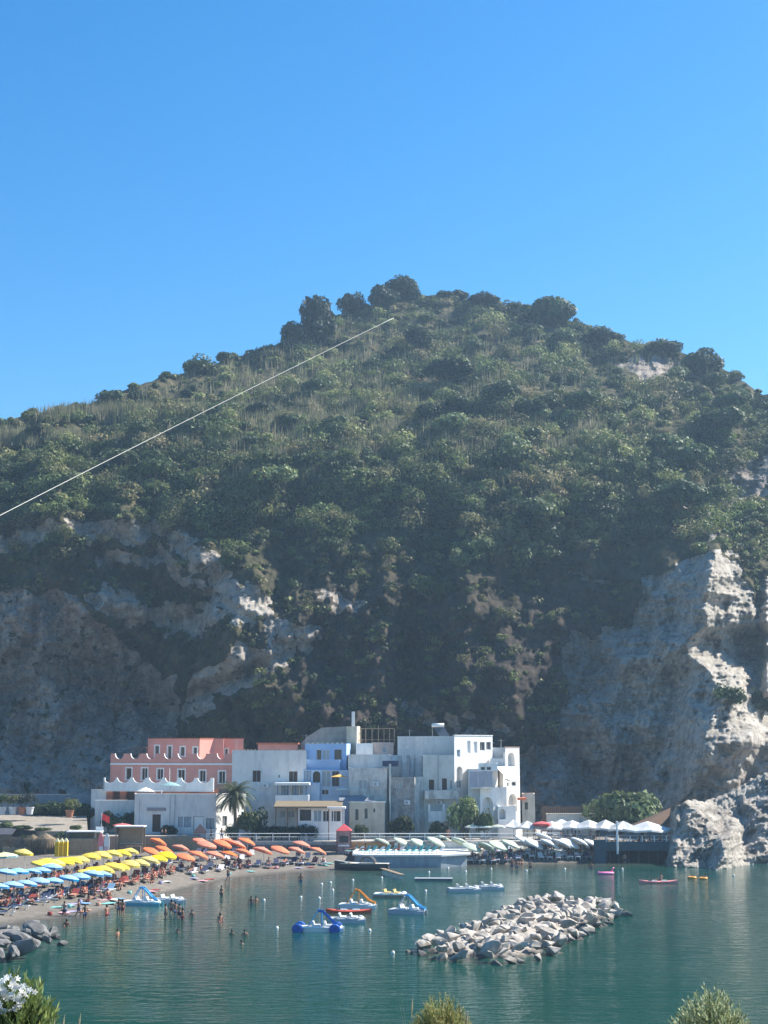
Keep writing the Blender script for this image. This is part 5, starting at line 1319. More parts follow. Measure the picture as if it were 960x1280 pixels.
# more loungers: strips of bare ones
def lounger_strip(spots, cols, what, group, people=.3, z=None, face=90, jit=10):
    spots = sorted(spots)
    for i, (u, v) in enumerate(spots):
        if z is None: p = place(u, v, .5)
        else: p = G(u, v, z + .5); p.z = z
        c = prng.choice(cols); a_ = R(face + prng.uniform(-jit, jit)); w_ = f'{ORD[i]} {what}'
        inst(LG[c], USED, p, (0, 0, a_), 1, f'{DESC[c]} lounger, {w_}, from left', group, 'sun lounger')
        if prng.random() < people:
            kd = prng.choice(['lie_m', 'lie_f', 'sit_m', 'sit_f']); person(kd, p + Vector((0, 0, .40)), a_ - R(90), f'person {"lying" if kd[0] == "l" else "sitting"} on lounger {w_}, from left', 'people on the loungers')
lounger_strip([(4, 1121), (16, 1119), (28, 1121), (40, 1117), (52, 1117), (64, 1114.5), (75, 1113), (8, 1131), (24, 1129), (46, 1124), (60, 1121), (88, 1112), (96, 1107), (104, 1110), (113, 1106), (122, 1108), (131, 1104), (5, 1137)], ['blue', 'blue', 'whitetowel', 'navy', 'navytowel'],
              'in open strip near left shore', 'loungers near the left shore', .5, face=15, jit=25)
lounger_strip([(440 + 8.3 * i, 1061.5 + .02 * i) for i in range(14)], ['teal', 'teal', 'white'], 'at back of sun platform', 'deck chairs of the sun platform', .12, z=1.62, face=35, jit=6)
lounger_strip([(594 + 11 * i, 1064 + (i % 2) * 4) for i in range(7)] + [(673 + 10.5 * i, 1061 + (i % 2) * 4.5) for i in range(7)], ['white', 'white', 'navy', 'whitetowel'], 'in strip of right-hand beach', 'white loungers at the right beach', .3, face=75)
lounger_strip([(590 + 9.5 * i, 1071 + (i % 2) * 1.5) for i in range(6)], ['navy', 'navytowel'], 'close to water right of platform', 'dark loungers at the water edge', .5, face=20, jit=20)
lounger_strip([(600 + 12.5 * i, 1059.5 + (i % 3) * 1.5) for i in range(12)], ['white', 'white', 'navy', 'whitetowel', 'navytowel'], 'in upper strip of right-hand beach', 'white loungers at the right beach', .35, face=70, jit=15)
# promenade and restaurant parasols
def on_z(u, v, z, h): p = G(u, v, z + h); return Vector((p.x, p.y, z))
def at_Y(u, v, Y, h, z): p = P(u, v, Y); return Vector((p.x, Y, z)), (p.z - z) / h
for i, (u, v) in enumerate([(590, 1030.5), (606, 1030.5), (622, 1030.5)]):
    p, s = at_Y(u, v, 216, 2.3, GZ); inst(PR['flat'], USED, p, (0, 0, 0), (s * .95, s * .95, s), f'{ORD[i]} from the left of three flat cream parasols on the promenade', 'promenade parasols', 'parasol')
for i, (u, v, Y) in enumerate([(153, 1029, 209), (677, 1026.5, 216)]):
    zz = 3.4 if i == 0 else GZ; p, s = at_Y(u, v, Y, 2.4, zz); inst(PR['red'], USED, p, (0, 0, 0), (.95, .95, s), ['red parasol left of the low white house', 'red parasol beside the white restaurant parasols'][i], None, 'parasol')
def market_proto():
    r = empty('market_parasol'); h = 2.9; a = 1.95
    MB().tube([(0, 0, 0), (0, 0, h)], .05, 6).build('pole', WOOD, r)
    c = MB(); pr = [(0.03, h + .1), (a * .3, h - .22), (a * .62, h - .62), (a, h - 1.0), (a, h - 1.25), (a * .98, h - 1.25), (a * .98, h - 1.03), (a * .62, h - .66), (.03, h - .0)]
    vs = []; fs = []
    for (rr, z) in pr:
        for k in range(16):
            t = k / 16 * 2 * math.pi; m_ = 1 / max(abs(math.cos(t)), abs(math.sin(t))); m_ = min(m_, 1.3)
            sag = .12 * math.cos(4 * t) * rr / a; vs.append((rr * m_ * math.cos(t), rr * m_ * math.sin(t), z - sag))
    for i in range(len(pr) - 1):
        for k in range(16): fs.append((i * 16 + k, i * 16 + (k + 1) % 16, (i + 1) * 16 + (k + 1) % 16, (i + 1) * 16 + k))
    c.add(vs, fs); c.build('canopy', C_WH, r); return r
MK = market_proto()
for i, (u, v, Y, s) in enumerate([(642, 1025, 218, .8), (659, 1026.5, 217, .85), (689, 1027, 217, 1), (702, 1024.5, 220, .95), (715, 1026, 217, 1), (736, 1025.5, 216, 1), (757, 1025.5, 215, 1), (779, 1027, 213, 1.1), (809, 1027.5, 211, 1.35)]):
    p, q = at_Y(u, v, Y, 2.9, 2.62 if u < 750 else 2.3); inst(MK, USED, p, (0, 0, R([0, 12, 45, 5, 30, 40, 20, 10, 45][i])), (s, s, q), f'{ORD[i]} from the left of the large white market parasols of the seafront', 'large white parasols', 'parasol')
def gazebo():
    p = on_z(250, 1034, GZ, 3.2); p = Vector((Xpx(250, 1034, 213.5), 213.5, GZ)); h = Zpx(1040, 213.5) - GZ; h2 = Zpx(1034, 213.5) - GZ
    r = empty('gazebo', p)
    for sx in (-.7, .7):
        for sy in (-.7, .7): MB().box(sx - .03, sx + .03, sy - .03, sy + .03, 0, h).build('post', GRPAINT, r)
    MB().add([(-.85, -.85, h), (.85, -.85, h), (.85, .85, h), (-.85, .85, h), (0, 0, h2 + .5), (-.85, -.85, h - .15), (.85, -.85, h - .15), (.85, .85, h - .15), (-.85, .85, h - .15)],
             [(0, 1, 4), (1, 2, 4), (2, 3, 4), (3, 0, 4), (0, 5, 6, 1), (1, 6, 7, 2), (2, 7, 8, 3), (3, 8, 5, 0), (5, 8, 7, 6)]).build('roof', C_OR, r)
    tag(r, 'pointed orange gazebo roof on the promenade above the orange parasols', 'gazebo')
gazebo()

# ------------------------------------------------------------------ sun platform and boats at the shore
def platform():
    r = empty('sun_platform'); Y0 = 199.5; zt = 1.62
    xl, xr = Xpx(440, 1075, Y0), Xpx(590, 1075, Y0)
    MB().prism([(xl, Y0 + 1.5), (xl + 2, Y0), (xr - 4, Y0), (xr, Y0 + 3), (xr, 211.5), (xl, 211.5)], zt - .22, zt).build('deck', mat('white_deck', (.66, .66, .64), .7, .08, 2), r)
    MB().prism([(xl + .3, Y0 + 1.6), (xl + 2.1, Y0 + .2), (xr - 4.1, Y0 + .2), (xr - .5, Y0 + 3.1), (xr - .5, 211.4), (xl + .3, 211.4)], -1.5, zt - .22).build('base', mat('shade_grey_side', (.28, .33, .37), .7, .12, 1.2, stain=(.16, .18, .19), stain_amt=.6), r)  # grey blue puts the shade of the front side into its colour
    for i in range(9):
        x = xl + 2.3 + i * (xr - xl - 7) / 8; MB().tube([(x, Y0 + .15, zt), (x, Y0 + .15, zt + .95)], .03, 6).build('post', GRPAINT, r)
    rebase(r, (xl, Y0, 0)); tag(r, 'long white sun platform on the water with shade put into its grey blue side', 'platform')
platform()
def hull(L, W, H, m, name, parent, n=14, sheer=.35, bow=1.0, stern=.5, inner=True, keel=.35):
    """boat hull along x, bow at +x"""
    b = MB(); rings = []
    for i in range(n + 1):
        t = i / n; x = -L / 2 + L * t
        w_ = W / 2 * (1 - max(0, (t - .45) / .55) ** (2.0) ) * (stern + (1 - stern) * min(1, t / .3)) if bow else W / 2
        w_ = max(w_, .03); zt = H + sheer * max(0, t - .4) ** 2 * 2.2 + .1 * (1 - t) ** 2
        rings.append([(x, -w_, zt), (x, -w_ * .96, zt * .45), (x, -w_ * .55, -keel * .7), (x, 0, -keel), (x, w_ * .55, -keel * .7), (x, w_ * .96, zt * .45), (x, w_, zt), (x, w_ * .8, zt - .02), (x, w_ * .72, zt - .28), (x, 0, zt - .3), (x, -w_ * .72, zt - .28), (x, -w_ * .8, zt - .02)])
    b.loft(rings); return b.build(name, m, parent, smooth=False)
PW = mat('white_boat_plastic', (.74, .74, .72), .35, .05, 2); PB = mat('blue_boat_plastic', (.02, .11, .40), .35, .08, 2); PLB = mat('light_blue_boat_plastic', (.10, .42, .72), .35, .08, 2); POR = mat('orange_boat_plastic', (.80, .33, .05), .4, .08, 2)
PG = mat('grey_boat_plastic', (.46, .47, .49), .4, .08, 2); PRD = mat('red_boat_plastic', (.62, .10, .05), .4, .08, 2); PTQ = mat('turquoise_boat_plastic', (.14, .42, .48), .4, .08, 2); DKH = mat('dark_hull', (.05, .045, .045), .5, .2, 2); BRB = mat('brown_boat', (.30, .22, .15), .6, .2, 2); YEL = mat('yellow_boat_plastic', (.62, .47, .20), .4, .08, 2)
def pedalo(u, v, L, rz, body, low, slide, label, wheels=None, seatm=PW, group='pedal boats', W=1.6, rails=None, at=None):
    p = G(u, v, 0) if at is None else at; r = empty('pedal_boat')
    def sect(x, w_, zb, zt): return [(x, -w_, zb + .1), (x, -w_, zt - .06), (x, -w_ + .06, zt), (x, w_ - .06, zt), (x, w_, zt - .06), (x, w_, zb + .1), (x, w_ - .1, zb), (x, -w_ + .1, zb)]
    for sy in (-1, 1):
        b = MB(); rings = []
        for i in range(13):
            t = i / 12; x = -L / 2 + L * t; w_ = .26 * (1 - max(0, (t - .6) / .4) ** 2.2 * .85) * (1 - max(0, (.12 - t) / .12) * .5); zt = .34 + .16 * max(0, t - .5) ** 1.5 * 2
            rings.append([(a, b2 + sy * (W / 2 - .28), c) for a, b2, c in sect(x, w_, -.18, zt)])
        b.loft(rings); b.build('pontoon', low, r)
    d = MB(); rings = []
    for i in range(11):
        t = i / 10; x = -L / 2 + .1 + (L - .35) * t; w_ = (W / 2) * (1 - max(0, (t - .7) / .3) ** 2 * .5); zt = .46 + .10 * math.sin(t * 9) ** 2 * (t > .55)
        rings.append(sect(x, w_, .26, zt + .06))
    d.loft(rings); d.build('deck', body, r)
    for (x, bk) in ((-.35, 1), (.75, 1)) if L > 3.2 else ((-.2, 1),):
        for sy in (-.38, .38):
            s = MB(); s.loft([[(x + dx - .28, sy + dy, z) for dx, dy in ((0, -.25), (.5, -.25), (.55, 0), (.5, .25), (0, .25), (-.04, 0))] for z in (.5, .66)])
            s.loft([[(x + dx - .38 - (z - .6) * .3, sy + dy, z) for dx, dy in ((0, -.24), (.14, -.24), (.16, 0), (.14, .24), (0, .24), (-.03, 0))] for z in (.58, .85, 1.0)]); s.build('seat', seatm, r)
    b = MB(); b.loft([[(x, y_, z) for (y_, z) in [(w_ * math.cos(a), .5 + w_ * .9 * math.sin(a)) for a in [math.pi * k / 8 for k in range(9)]]] for x, w_ in ((L * .30, .16), (L * .34, .32), (L * .40, .3), (L * .46, .1))]); b.build('bow_cover', body, r)
    if slide:
        c = MB(); path = [(-.25, 2.05), (.15, 2.0), (.65, 1.5), (1.15, .95), (1.6, .66), (1.9, .6)]; w_ = .24; rings = []
        for x, z in path: rings.append([(x, -w_, z + .16), (x, -w_, z), (x, w_, z), (x, w_, z + .16), (x, w_ + .05, z + .16), (x, w_ + .05, z - .06), (x, -w_ - .05, z - .06), (x, -w_ - .05, z + .16)])
        c.loft(rings); c.build('slide', slide, r)
        ld = MB()
        for sy in (-.25, .25): ld.tube([(-1.15, sy, .5), (-.3, sy, 2.05), (-.2, sy, 2.3)], .045, 6)
        for k in range(6): t = (k + .5) / 6; ld.tube([(-1.15 + .85 * t, -.25, .5 + 1.55 * t), (-1.15 + .85 * t, .25, .5 + 1.55 * t)], .035, 6)
        ld.build('ladder', rails or slide, r)
        MB().tube([(.1, -.28, .5), (.1, -.28, 1.95)], .04, 6).tube([(.1, .28, .5), (.1, .28, 1.95)], .04, 6).build('slide_support', rails or slide, r)
    if wheels:
        for (x, sy) in ((-L / 2 + .1, -1), (-L / 2 + .1, 1), (L / 2 - .75, -1), (L / 2 - .75, 1)):
            T = Matrix.Translation((x, sy * (W / 2 + .18), .34)) @ Matrix.Rotation(R(90), 4, 'X'); wb = MB()
            wb.lathe([(.02, -.12), (.16, -.18), (.42, -.18), (.50, -.13), (.55, -.07), (.55, .07), (.50, .13), (.42, .18), (.16, .18), (.02, .12)], 20, T, lambda k, n: 1 - .05 * (k % 2)); wb.build('wheel', wheels, r)
    r.location = p; r.rotation_euler = (0, 0, R(rz)); r.scale = (.93, .93, .82); tag(r, label, 'pedal boat', group)
    return r
pedalo(401, 1164, 4.3, -4, PW, PW, PB, 'white pedal boat with big round blue wheels and a blue slide', wheels=PB, rails=PLB)
pedalo(434, 1153, 3.6, -3, PG, PG, None, 'plain white pedal boat moored behind the blue-wheeled one')
pedalo(510, 1142, 3.9, -22, PG, PG, PLB, 'pale grey pedal boat with a sky blue slide', rails=PG)
pedalo(447, 1135, 4.0, -10, PW, PW, POR, 'white pedal boat with an orange slide', rails=POR)
pedalo(489, 1121.5, 4.0, -12, PW, BRB, None, 'brown and white pedal boat with yellow seats', seatm=YEL)
pedalo(580, 1114.5, 3.9, 8, PG, PG, None, 'light grey pedal boat left of a pair', W=1.7)
pedalo(611, 1112, 3.6, 5, PG, PG, None, 'light grey pedal boat right of a pair', W=1.6)
q = G(178, 1131.5, 0); pedalo(0, 0, 4.4, -14, PW, PTQ, PLB, 'turquoise and white pedal boat with pale blue slide at the left shoreline', rails=PLB, at=q)
q = G(211, 1128.5, 0); pedalo(0, 0, 3.6, -8, PG, PG, None, 'small pale pedal boat beside the turquoise one at the left shoreline', at=q)
def boats():
    p = G(452, 1087.5, 0); r = empty('wooden_boat'); h = hull(7.2, 1.7, .75, DKH, 'hull', r, stern=.6, sheer=.5)
    MB().prism([(-3.5, -.42), (1.4, -.72), (2.6, -.4), (3.3, -.05), (3.3, .05), (2.6, .4), (1.4, .72), (-3.5, .42)], .76, .88).build('deck', mat('pale_deck', (.60, .55, .45), .7, .1, 2), r)
    MB().tube([(3.6, 0, 1.2), (2.0, -.78, .92), (0, -.86, .80), (-3.6, -.5, .88)], .05, 6).build('rub_rail', FRW, r)
    a = MB(); rings = []
    for k in range(9):
        t = math.pi * k / 9; rings.append([(-.9 + 1.1 * -math.cos(t) * .9, y_, .65 + 1.0 * math.sin(t) + dz) for y_, dz in ((-.6, 0), (.6, 0), (.6, .12), (-.6, .12))])
    a.loft(rings); a.build('folded_canopy', DKH, r)
    for s in (-1.9, 1.4): MB().box(s, s + .3, -.65, .65, .883, .95).build('seat', BRB, r)
    r.location = p; r.rotation_euler = (0, 0, R(168)); tag(r, 'long dark wooden boat with pale deck moored left of the sun platform', 'boat')
    # gangway
    a, b = G(478, 1086, .6), G(503, 1097, .25); r = empty('gangway', a); d = b - a; d.z = 0
    M = Matrix.Rotation(math.atan2(d.y, d.x), 4, 'Z'); L = d.length
    MB().box(0, L, -.35, .35, .0, .08, M).build('walkway', WOOD, r)
    for k in range(4): MB().box(L * (k + .5) / 4 - .05, L * (k + .5) / 4 + .05, -.3, .3, -1.4, -.003, M).build('float', PG, r)
    r.rotation_euler = (0, R(1.5), 0); tag(r, 'narrow wooden gangway reaching from the dark boat into the water', 'gangway')
    # grey slim float
    p = G(542, 1100.5, 0); r = empty('floating_pontoon', p, R(-3)); MB().box(-2.2, 2.2, -.5, .5, -.2, .22).build('float', mat('dark_grey_float', (.10, .115, .14), .7, .15, 2), r)
    MB().box(-2.25, 2.25, -.55, .55, .223, .28).build('deck', PG, r); tag(r, 'low dark grey floating pontoon in front of the sun platform', 'pontoon')
    def kayak(u, v, L, rz, m, label, W=.75):
        r = empty('kayak', G(u, v, 0), R(rz)); b = MB(); rings = []
        for i in range(15):
            t = -1 + 2 * i / 14; w_ = max(.02, W / 2 * (1 - abs(t) ** 2.4)); zt = .26 + .16 * t * t
            rings.append([(t * L / 2, -w_, zt - .08), (t * L / 2, -w_ * .6, -.12), (t * L / 2, w_ * .6, -.12), (t * L / 2, w_, zt - .08), (t * L / 2, w_ * .5, zt), (t * L / 2, -w_ * .5, zt)])
        b.loft(rings); b.build('hull', m, r)
        for x in (-.5, .7): MB().loft([[(x + a * .34, b2 * .24, z) for a, b2 in ((-1, -1), (1, -1), (1, 1), (-1, 1))] for z in (.2, .34)]).build('seat', PW, r)
        MB().loft([[(-.85 - (z - .3) * .2, y_, z), (-.78 - (z - .3) * .2, y_, z)] [::1] + [(-.78 - (z - .3) * .2, y_ + .4, z), (-.85 - (z - .3) * .2, y_ + .4, z)] for z, y_ in ((.3, -.2), (.6, -.2))]).build('seat_back', DKH, r)
        tag(r, label, 'kayak', 'kayaks'); return r
    kayak(436, 1141, 4.4, -2, PRD, 'orange red kayak floating in front of the orange-slide pedal boat', 1.0)
    kayak(823, 1104, 4.6, 2, mat('pink_kayak', (.70, .25, .24), .4, .1, 2), 'pink kayak being paddled alone on the right of the bay', .8)
    p = G(826, 1103.5, 0); person('sit_m', p + Vector((0, 0, .2)), R(-90), 'person sitting in the pink kayak on the right of the bay')
    # pink inflatable
    r = empty('inflatable', G(757, 1093, 0)); pk = mat('pink_vinyl', (.85, .22, .42), .4, .05, 2)
    b = MB(); b.tube([(-.75, .3, .15), (.0, .4, .13), (.75, .3, .15), (.9, 0, .17), (.75, -.3, .15), (0, -.4, .13), (-.75, -.3, .15), (-.9, 0, .17), (-.75, .3, .15)], .17, 8); b.build('ring', pk, r, smooth=True)
    MB().tube([(-.6, 0, .1), (.5, 0, .1)], .2, 8).build('base', pk, r, smooth=True); MB().tube([(.75, -.1, .3), (.9, -.05, .75), (1.05, 0, .8)], [.1, .1, .07], 8).build('headrest', pk, r, smooth=True)
    tag(r, 'bright pink inflatable float in the water near the right beach', 'inflatable')
    for i, (u, v) in enumerate([(865, 1098), (879, 1099)]):
        r = empty('swim_float', G(u, v, 0)); MB().tube([(.42 * math.cos(k * math.pi / 6), .42 * math.sin(k * math.pi / 6), .1) for k in range(13)], .14, 8).build('ring', POR, r, smooth=True)
        tag(r, ['orange ring float, left of two on the right of the bay', 'orange ring float, right of two, beside a swimmer'][i], 'swim float')
boats()
def buoys():
    r = empty('buoy'); MB().lathe([(.001, .22), (.09, .19), (.145, .10), (.145, .02), (.10, -.10), (.001, -.14)], 12).build('ball', mat('white_buoy', (.82, .78, .72), .4, .08, 3), r, smooth=True)
    MB().lathe([(.001, .29), (.025, .28), (.025, .21), (.001, .20)], 6).build('ring', mat('buoy_ring', (.75, .30, .12), .5, .1, 3), r)
    for (u, v) in [(376, 1122.5), (402, 1106), (413, 1104), (416, 1113.5), (399, 1123.5), (441, 1101), (477, 1098), (346, 1161), (462, 1164), (532, 1114.5), (536, 1091), (560, 1086), (582, 1090), (614, 1087), (491, 1192), (658, 1089), (706, 1087), (778, 1087), (888, 1085), (917, 1095), (330, 1126)]:
        inst(r, USED, G(u, v, 0), (random.uniform(-.1, .1), random.uniform(-.1, .1), 0), 1, 'small white mooring buoy floating in the bay', 'mooring buoys', 'buoy')
buoys()
# ------------------------------------------------------------------ people in and by the water
def bathers():
    W = [(80, 1146, 'stand_m', .35, 0, 'person standing ankle deep left of the pair near the left shore'), (98, 1145, 'walk_m', .2, 90, 'dark tanned person walking along the left shoreline'), (106, 1149, 'stand_d', .4, 20, 'person in shallow water at the left shore, knees wet'),
         (83, 1158, 'sit_f', .25, 200, 'person sitting in the shallow water near the left rocks'), (133, 1147, 'stand_f', .55, 60, 'person standing thigh deep between the rocks and the turquoise boat'),
         (148, 1143, 'stand_d', .3, 10, 'left person of the couple standing by the turquoise boat'), (153, 1143.5, 'stand_f', .3, -30, 'right person of the couple standing by the turquoise boat'),
         (207, 1146, 'stand_m', .6, -70, 'person standing in the water left of the group by the pale boat'), (214, 1141, 'stand_f', .5, 180, 'leftmost person of the group behind the pale pedal boat'), (219, 1144, 'stand_d', .5, 30, 'second person of the group standing in the shallows'),
         (224, 1147, 'stand_m', .5, -20, 'third person of the group in the shallows'), (228, 1149, 'stand_f', .7, 120, 'rightmost person of the group in the shallows'), (240, 1146, 'stand_m', 1.1, 0, 'person chest deep right of the group in the shallows'),
         (147, 1170, 'stand_m', 1.15, 60, 'lone bather chest deep in front of the left rocks'), (222, 1166, 'stand_d', 1.4, 0, 'swimmer with only the head showing below the group'), (275, 1152, 'stand_f', .95, 30, 'bather waist deep alone left of centre'),
         (290, 1168, 'stand_d', 1.35, 0, 'left swimmer of three in open water'), (306, 1170, 'stand_m', 1.2, 0, 'right swimmer of three in open water'), (302, 1180, 'stand_m', 1.42, 0, 'nearest swimmer of three, only the head showing'),
         (285, 1103, 'walk_m', 0, 100, 'man walking along the wet sand below the orange parasols'), (277, 1119, 'stand_m', .75, -40, 'bather standing alone off the middle of the beach'), (314, 1130, 'stand_d', .95, 0, 'left bather of a pair waist deep'), (320, 1129.5, 'stand_m', 1.0, 20, 'right bather of a pair waist deep'),
         (376, 1102, 'stand_d', .8, 0, 'dark figure standing in the water beside a small float'), (640, 1086, 'stand_d', .45, 0, 'leftmost of three bathers by the right beach'), (646, 1087, 'stand_d', .5, 10, 'middle of three bathers by the right beach'), (663, 1087.5, 'stand_m', .5, 0, 'rightmost of three bathers by the right beach'),
         (739, 1086, 'stand_d', .9, 0, 'bather waist deep near the pink inflatable'), (742, 1078, 'stand_f', 0, 40, 'left person of a pair standing on the right beach'), (750, 1078, 'stand_m', 0, -40, 'right person of a pair standing on the right beach'), (781, 1079, 'stand_m', .4, 0, 'person standing in shallows by the restaurant deck'),
         (882, 1097, 'stand_m', 1.3, 0, 'swimmer beside the orange ring floats'), (52, 1163, 'stand_d', 1.4, 0, 'swimmer close behind the left rocks')]
    for u, v, k, sink, rz, lab in W:
        p = G(u, v, 0)
        if sink == 0: p = place(u, v, 0)
        else: p.z = -sink
        person(k, p, R(rz), lab)
    for u, v, Y, k, rz, lab in [(203, 1036, 214, 'shirt', 80, 'person with white top walking by the brown door of the low white house'), (207, 1036, 213.6, 'dark', 80, 'person in black walking by the brown door of the low white house'), (264, 1036, 214, 'shirt', -80, 'person in a white shirt on the promenade beside the orange gazebo'),
                            (277, 1040, 213, 'stand_d', 0, 'person leaning at the promenade railing near the palm'), (560, 1040, 213.5, 'stand_f', 0, 'person in red on the promenade left of the cream parasols'), (668, 1040, 214.5, 'shirt', 0, 'person standing left of the red parasol')]:
        person(k, (Xpx(u, v, Y), Y, GZ), R(rz), lab)
    for i, (u, v) in enumerate([(118, 1118), (110, 1121), (128, 1116), (136, 1113), (150, 1106), (190, 1098), (236, 1084), (252, 1082), (262, 1079), (300, 1081), (356, 1076), (640, 1074), (652, 1075)]):
        p = place(u, v, .5); person(['sit_m', 'sit_f', 'lie_m', 'lie_f'][i % 4], p, prng.uniform(-1, 1), f'{ORD[i]} sunbather from the left resting on the bare sand', 'sunbathers on the sand')
bathers()

# ------------------------------------------------------------------ breakwaters
def boulders():
    protos = []
    for k in range(10):
        me = rock_mesh(k + 3, .72 + .1 * (k % 3), npts=9 + k % 3, rough=.05); me.materials.append(ROCKM); protos.append(me)
    dk = mat('dark_rock', (.15, .145, .14), .8, .35, 1.2, bump=.12); wet_band(dk)
    dprotos = []
    for k in range(6): m2 = rock_mesh(k + 30, .75, npts=18, rough=.08); m2.materials.append(dk); dprotos.append(m2)
    g = random.Random(12)
    def heap(outline, n, hmax, smin, smax, pr, name, label, group, zb=-.35):
        pts = [G(u, v, 0) for u, v in outline]; px = np.array([p.x for p in pts]); py = np.array([p.y for p in pts]); placed = []
        tries = 0
        while len(placed) < n and tries < 60000:
            tries += 1; x, y = g.uniform(px.min(), px.max()), g.uniform(py.min(), py.max())
            if not poly_in(np.array([x]), np.array([y]), [(p.x, p.y) for p in pts])[0]: continue
            d = float(seg_dist(np.array([x]), np.array([y]), [(p.x, p.y) for p in pts + pts[:1]])[0])
            s = (smin + (smax - smin) * g.random() ** 1.4) * (1 if g.random() < .85 else 1.4)
            z = zb + min(hmax, d * .8) + g.uniform(-.15, .2)
            if any((x - a) ** 2 + (y - b) ** 2 + (z - c) ** 2 < (.42 * (s + e)) ** 2 for a, b, c, e in placed): 
                if tries < 50000: continue
            placed.append((x, y, z, s))
            o = bpy.data.objects.new('boulder', g.choice(pr)); COL.objects.link(o); o.location = (x, y, z); o.scale = (s * g.uniform(.95, 1.5), s * g.uniform(.8, 1.1), s * g.uniform(.6, .95)); o.rotation_euler = (g.uniform(-.5, .5), g.uniform(-.5, .5), g.uniform(0, 6.28))
            tag(o, label, 'boulder', group)
    heap([(506, 1192), (540, 1202), (600, 1206), (660, 1206), (695, 1200), (708, 1186), (730, 1175), (745, 1166), (770, 1152), (786, 1143), (778, 1136), (745, 1132), (700, 1130), (650, 1132), (615, 1145), (590, 1158), (560, 1170), (520, 1182)], 295, 1.15, .42, .82, protos, 'boulder',
         'pale angular boulder heaped in the rock breakwater in the middle of the bay', 'boulders of the offshore breakwater')
    heap([(-60, 1214), (0, 1214), (22, 1205), (46, 1199), (56, 1192), (80, 1183), (87, 1176), (70, 1168), (30, 1164), (-60, 1172)], 62, 1.1, .5, .98, dprotos, 'boulder',
         'dark rounded boulder in the rock pile at the left shore', 'boulders of the left shore')
    out = [(512, 1190), (560, 1200), (655, 1202), (690, 1196), (704, 1184), (740, 1164), (768, 1150), (782, 1143), (745, 1136), (700, 1134), (650, 1137), (615, 1149), (590, 1161), (560, 1172), (522, 1184)]
    pl = [tuple(G(u, v, 0)[:2]) for u, v in out]; px = [q[0] for q in pl]; py = [q[1] for q in pl]
    X_, Y_ = np.meshgrid(np.linspace(min(px) - 1.5, max(px) + 1.5, 130), np.linspace(min(py) - 1.5, max(py) + 1.5, 150), indexing='ij')
    d = seg_dist(X_, Y_, pl + pl[:1]) * np.where(poly_in(X_, Y_, pl), 1, -1); Z_ = np.clip(-.55 + .40 * d, -1.2, .75) + .55 * ridged(X_ / .9, Y_ / .9, 4, 51) - .3
    ii = np.arange(129)[:, None] * 150 + np.arange(149)[None, :]; q_ = np.stack([ii, ii + 150, ii + 151, ii + 1], 2).reshape(-1)
    o = np_mesh('rubble', np.stack([X_, Y_, Z_], 2).reshape(-1, 3), 4, q_, ROCKM, kind='stuff'); tag(o, 'small rubble filling the gaps of the offshore breakwater', 'rubble')
boulders()

# ------------------------------------------------------------------ towels and bags on the sand
def clutter():
    g = random.Random(31); cl = [('orange', FO), ('pink', FP), ('lilac', FL), ('white', FW), ('blue', FB), ('red', FR_), ('teal', FT)]
    pts = [(g.uniform(60, 250), 0) for _ in range(26)] + [(g.uniform(255, 410), 1) for _ in range(10)] + [(g.uniform(600, 745), 2) for _ in range(8)]
    sp = []
    for u, k in pts:
        sh_v = np.interp(u, [a for a, b in SHORE], [b for a, b in SHORE]); sp.append((u, sh_v - g.uniform(5, 16 if k == 0 else 9)))
    sp.sort(); n = 0; m = 0
    for i, (u, v) in enumerate(sp):
        p = place(u, v, .05); a_ = g.uniform(-1.2, 1.2)
        if i % 3:
            nm, mt = g.choice(cl); o = MB().add([(x_ * .95, y_ * .42, .05 + .03 * math.sin(3 * x_ + y_) - q) for q in (0, .04) for x_ in (-1, -.33, .33, 1) for y_ in (-1, 1)], [(0, 2, 3, 1), (2, 4, 5, 3), (4, 6, 7, 5), (8, 9, 11, 10), (10, 11, 13, 12), (12, 13, 15, 14), (0, 1, 9, 8), (6, 14, 15, 7), (0, 8, 10, 2), (2, 10, 12, 4), (4, 12, 14, 6), (1, 3, 11, 9), (3, 5, 13, 11), (5, 7, 15, 13)]).build('beach_towel', mt)
            o.location = p; o.rotation_euler = (0, 0, a_); tag(o, f'{nm} towel lying on the sand, {ORD[n]} towel from the left'[:120], 'towel', 'towels on the sand'); n += 1
        else:
            nm, mt = g.choice(cl); r = empty('beach_bag', p, a_); MB().lathe([(.001, 0), (.2, 0), (.25, .18), (.2, .34), (.18, .33), (.001, .28)], 10).build('bag', mt, r); MB().tube([(-.17, 0, .32), (-.1, 0, .48), (.1, 0, .48), (.17, 0, .32)], .015, 5).build('handle', WOOD, r); tag(r, f'{nm} bag on the sand, {ORD[m]} bag from the left', 'bag', 'bags on the sand'); m += 1
clutter()
# ------------------------------------------------------------------ village plants
def vtree(kind, u, Y, z, w, vtop, label, name='bush', cat='bush', group=None):
    full = {'oak': 1.9, 'dark': 2.0, 'dome': 1.15, 'pale': 1.45, 'mid': 1.4}[kind]
    h = Zpx(vtop, Y) - z; r = w / 2 * Y / F / .95
    o = inst(TP[kind], USED, (Xpx(u, 1000, Y), Y, z - .1), (0, 0, random.uniform(0, 6)), (r, r, h / full), label, group, cat); o.name = name; return o
vtree('mid', 316, 216, GZ, 34, 1010, 'green bush right of the palm')
vtree('pale', 580, 217, GZ, 36, 996, 'feathery grey green tamarisk in front of the white block', 'tree', 'tree')
vtree('mid', 606, 216.5, GZ, 20, 1012, 'small bush right of the feathery tamarisk')
vtree('dark', 503, 216, GZ, 32, 1020, 'dark bush at the foot of the dirty stone wall')
vtree('dark', 547, 215, GZ, 24, 1027, 'low dark bush under the white balconies')
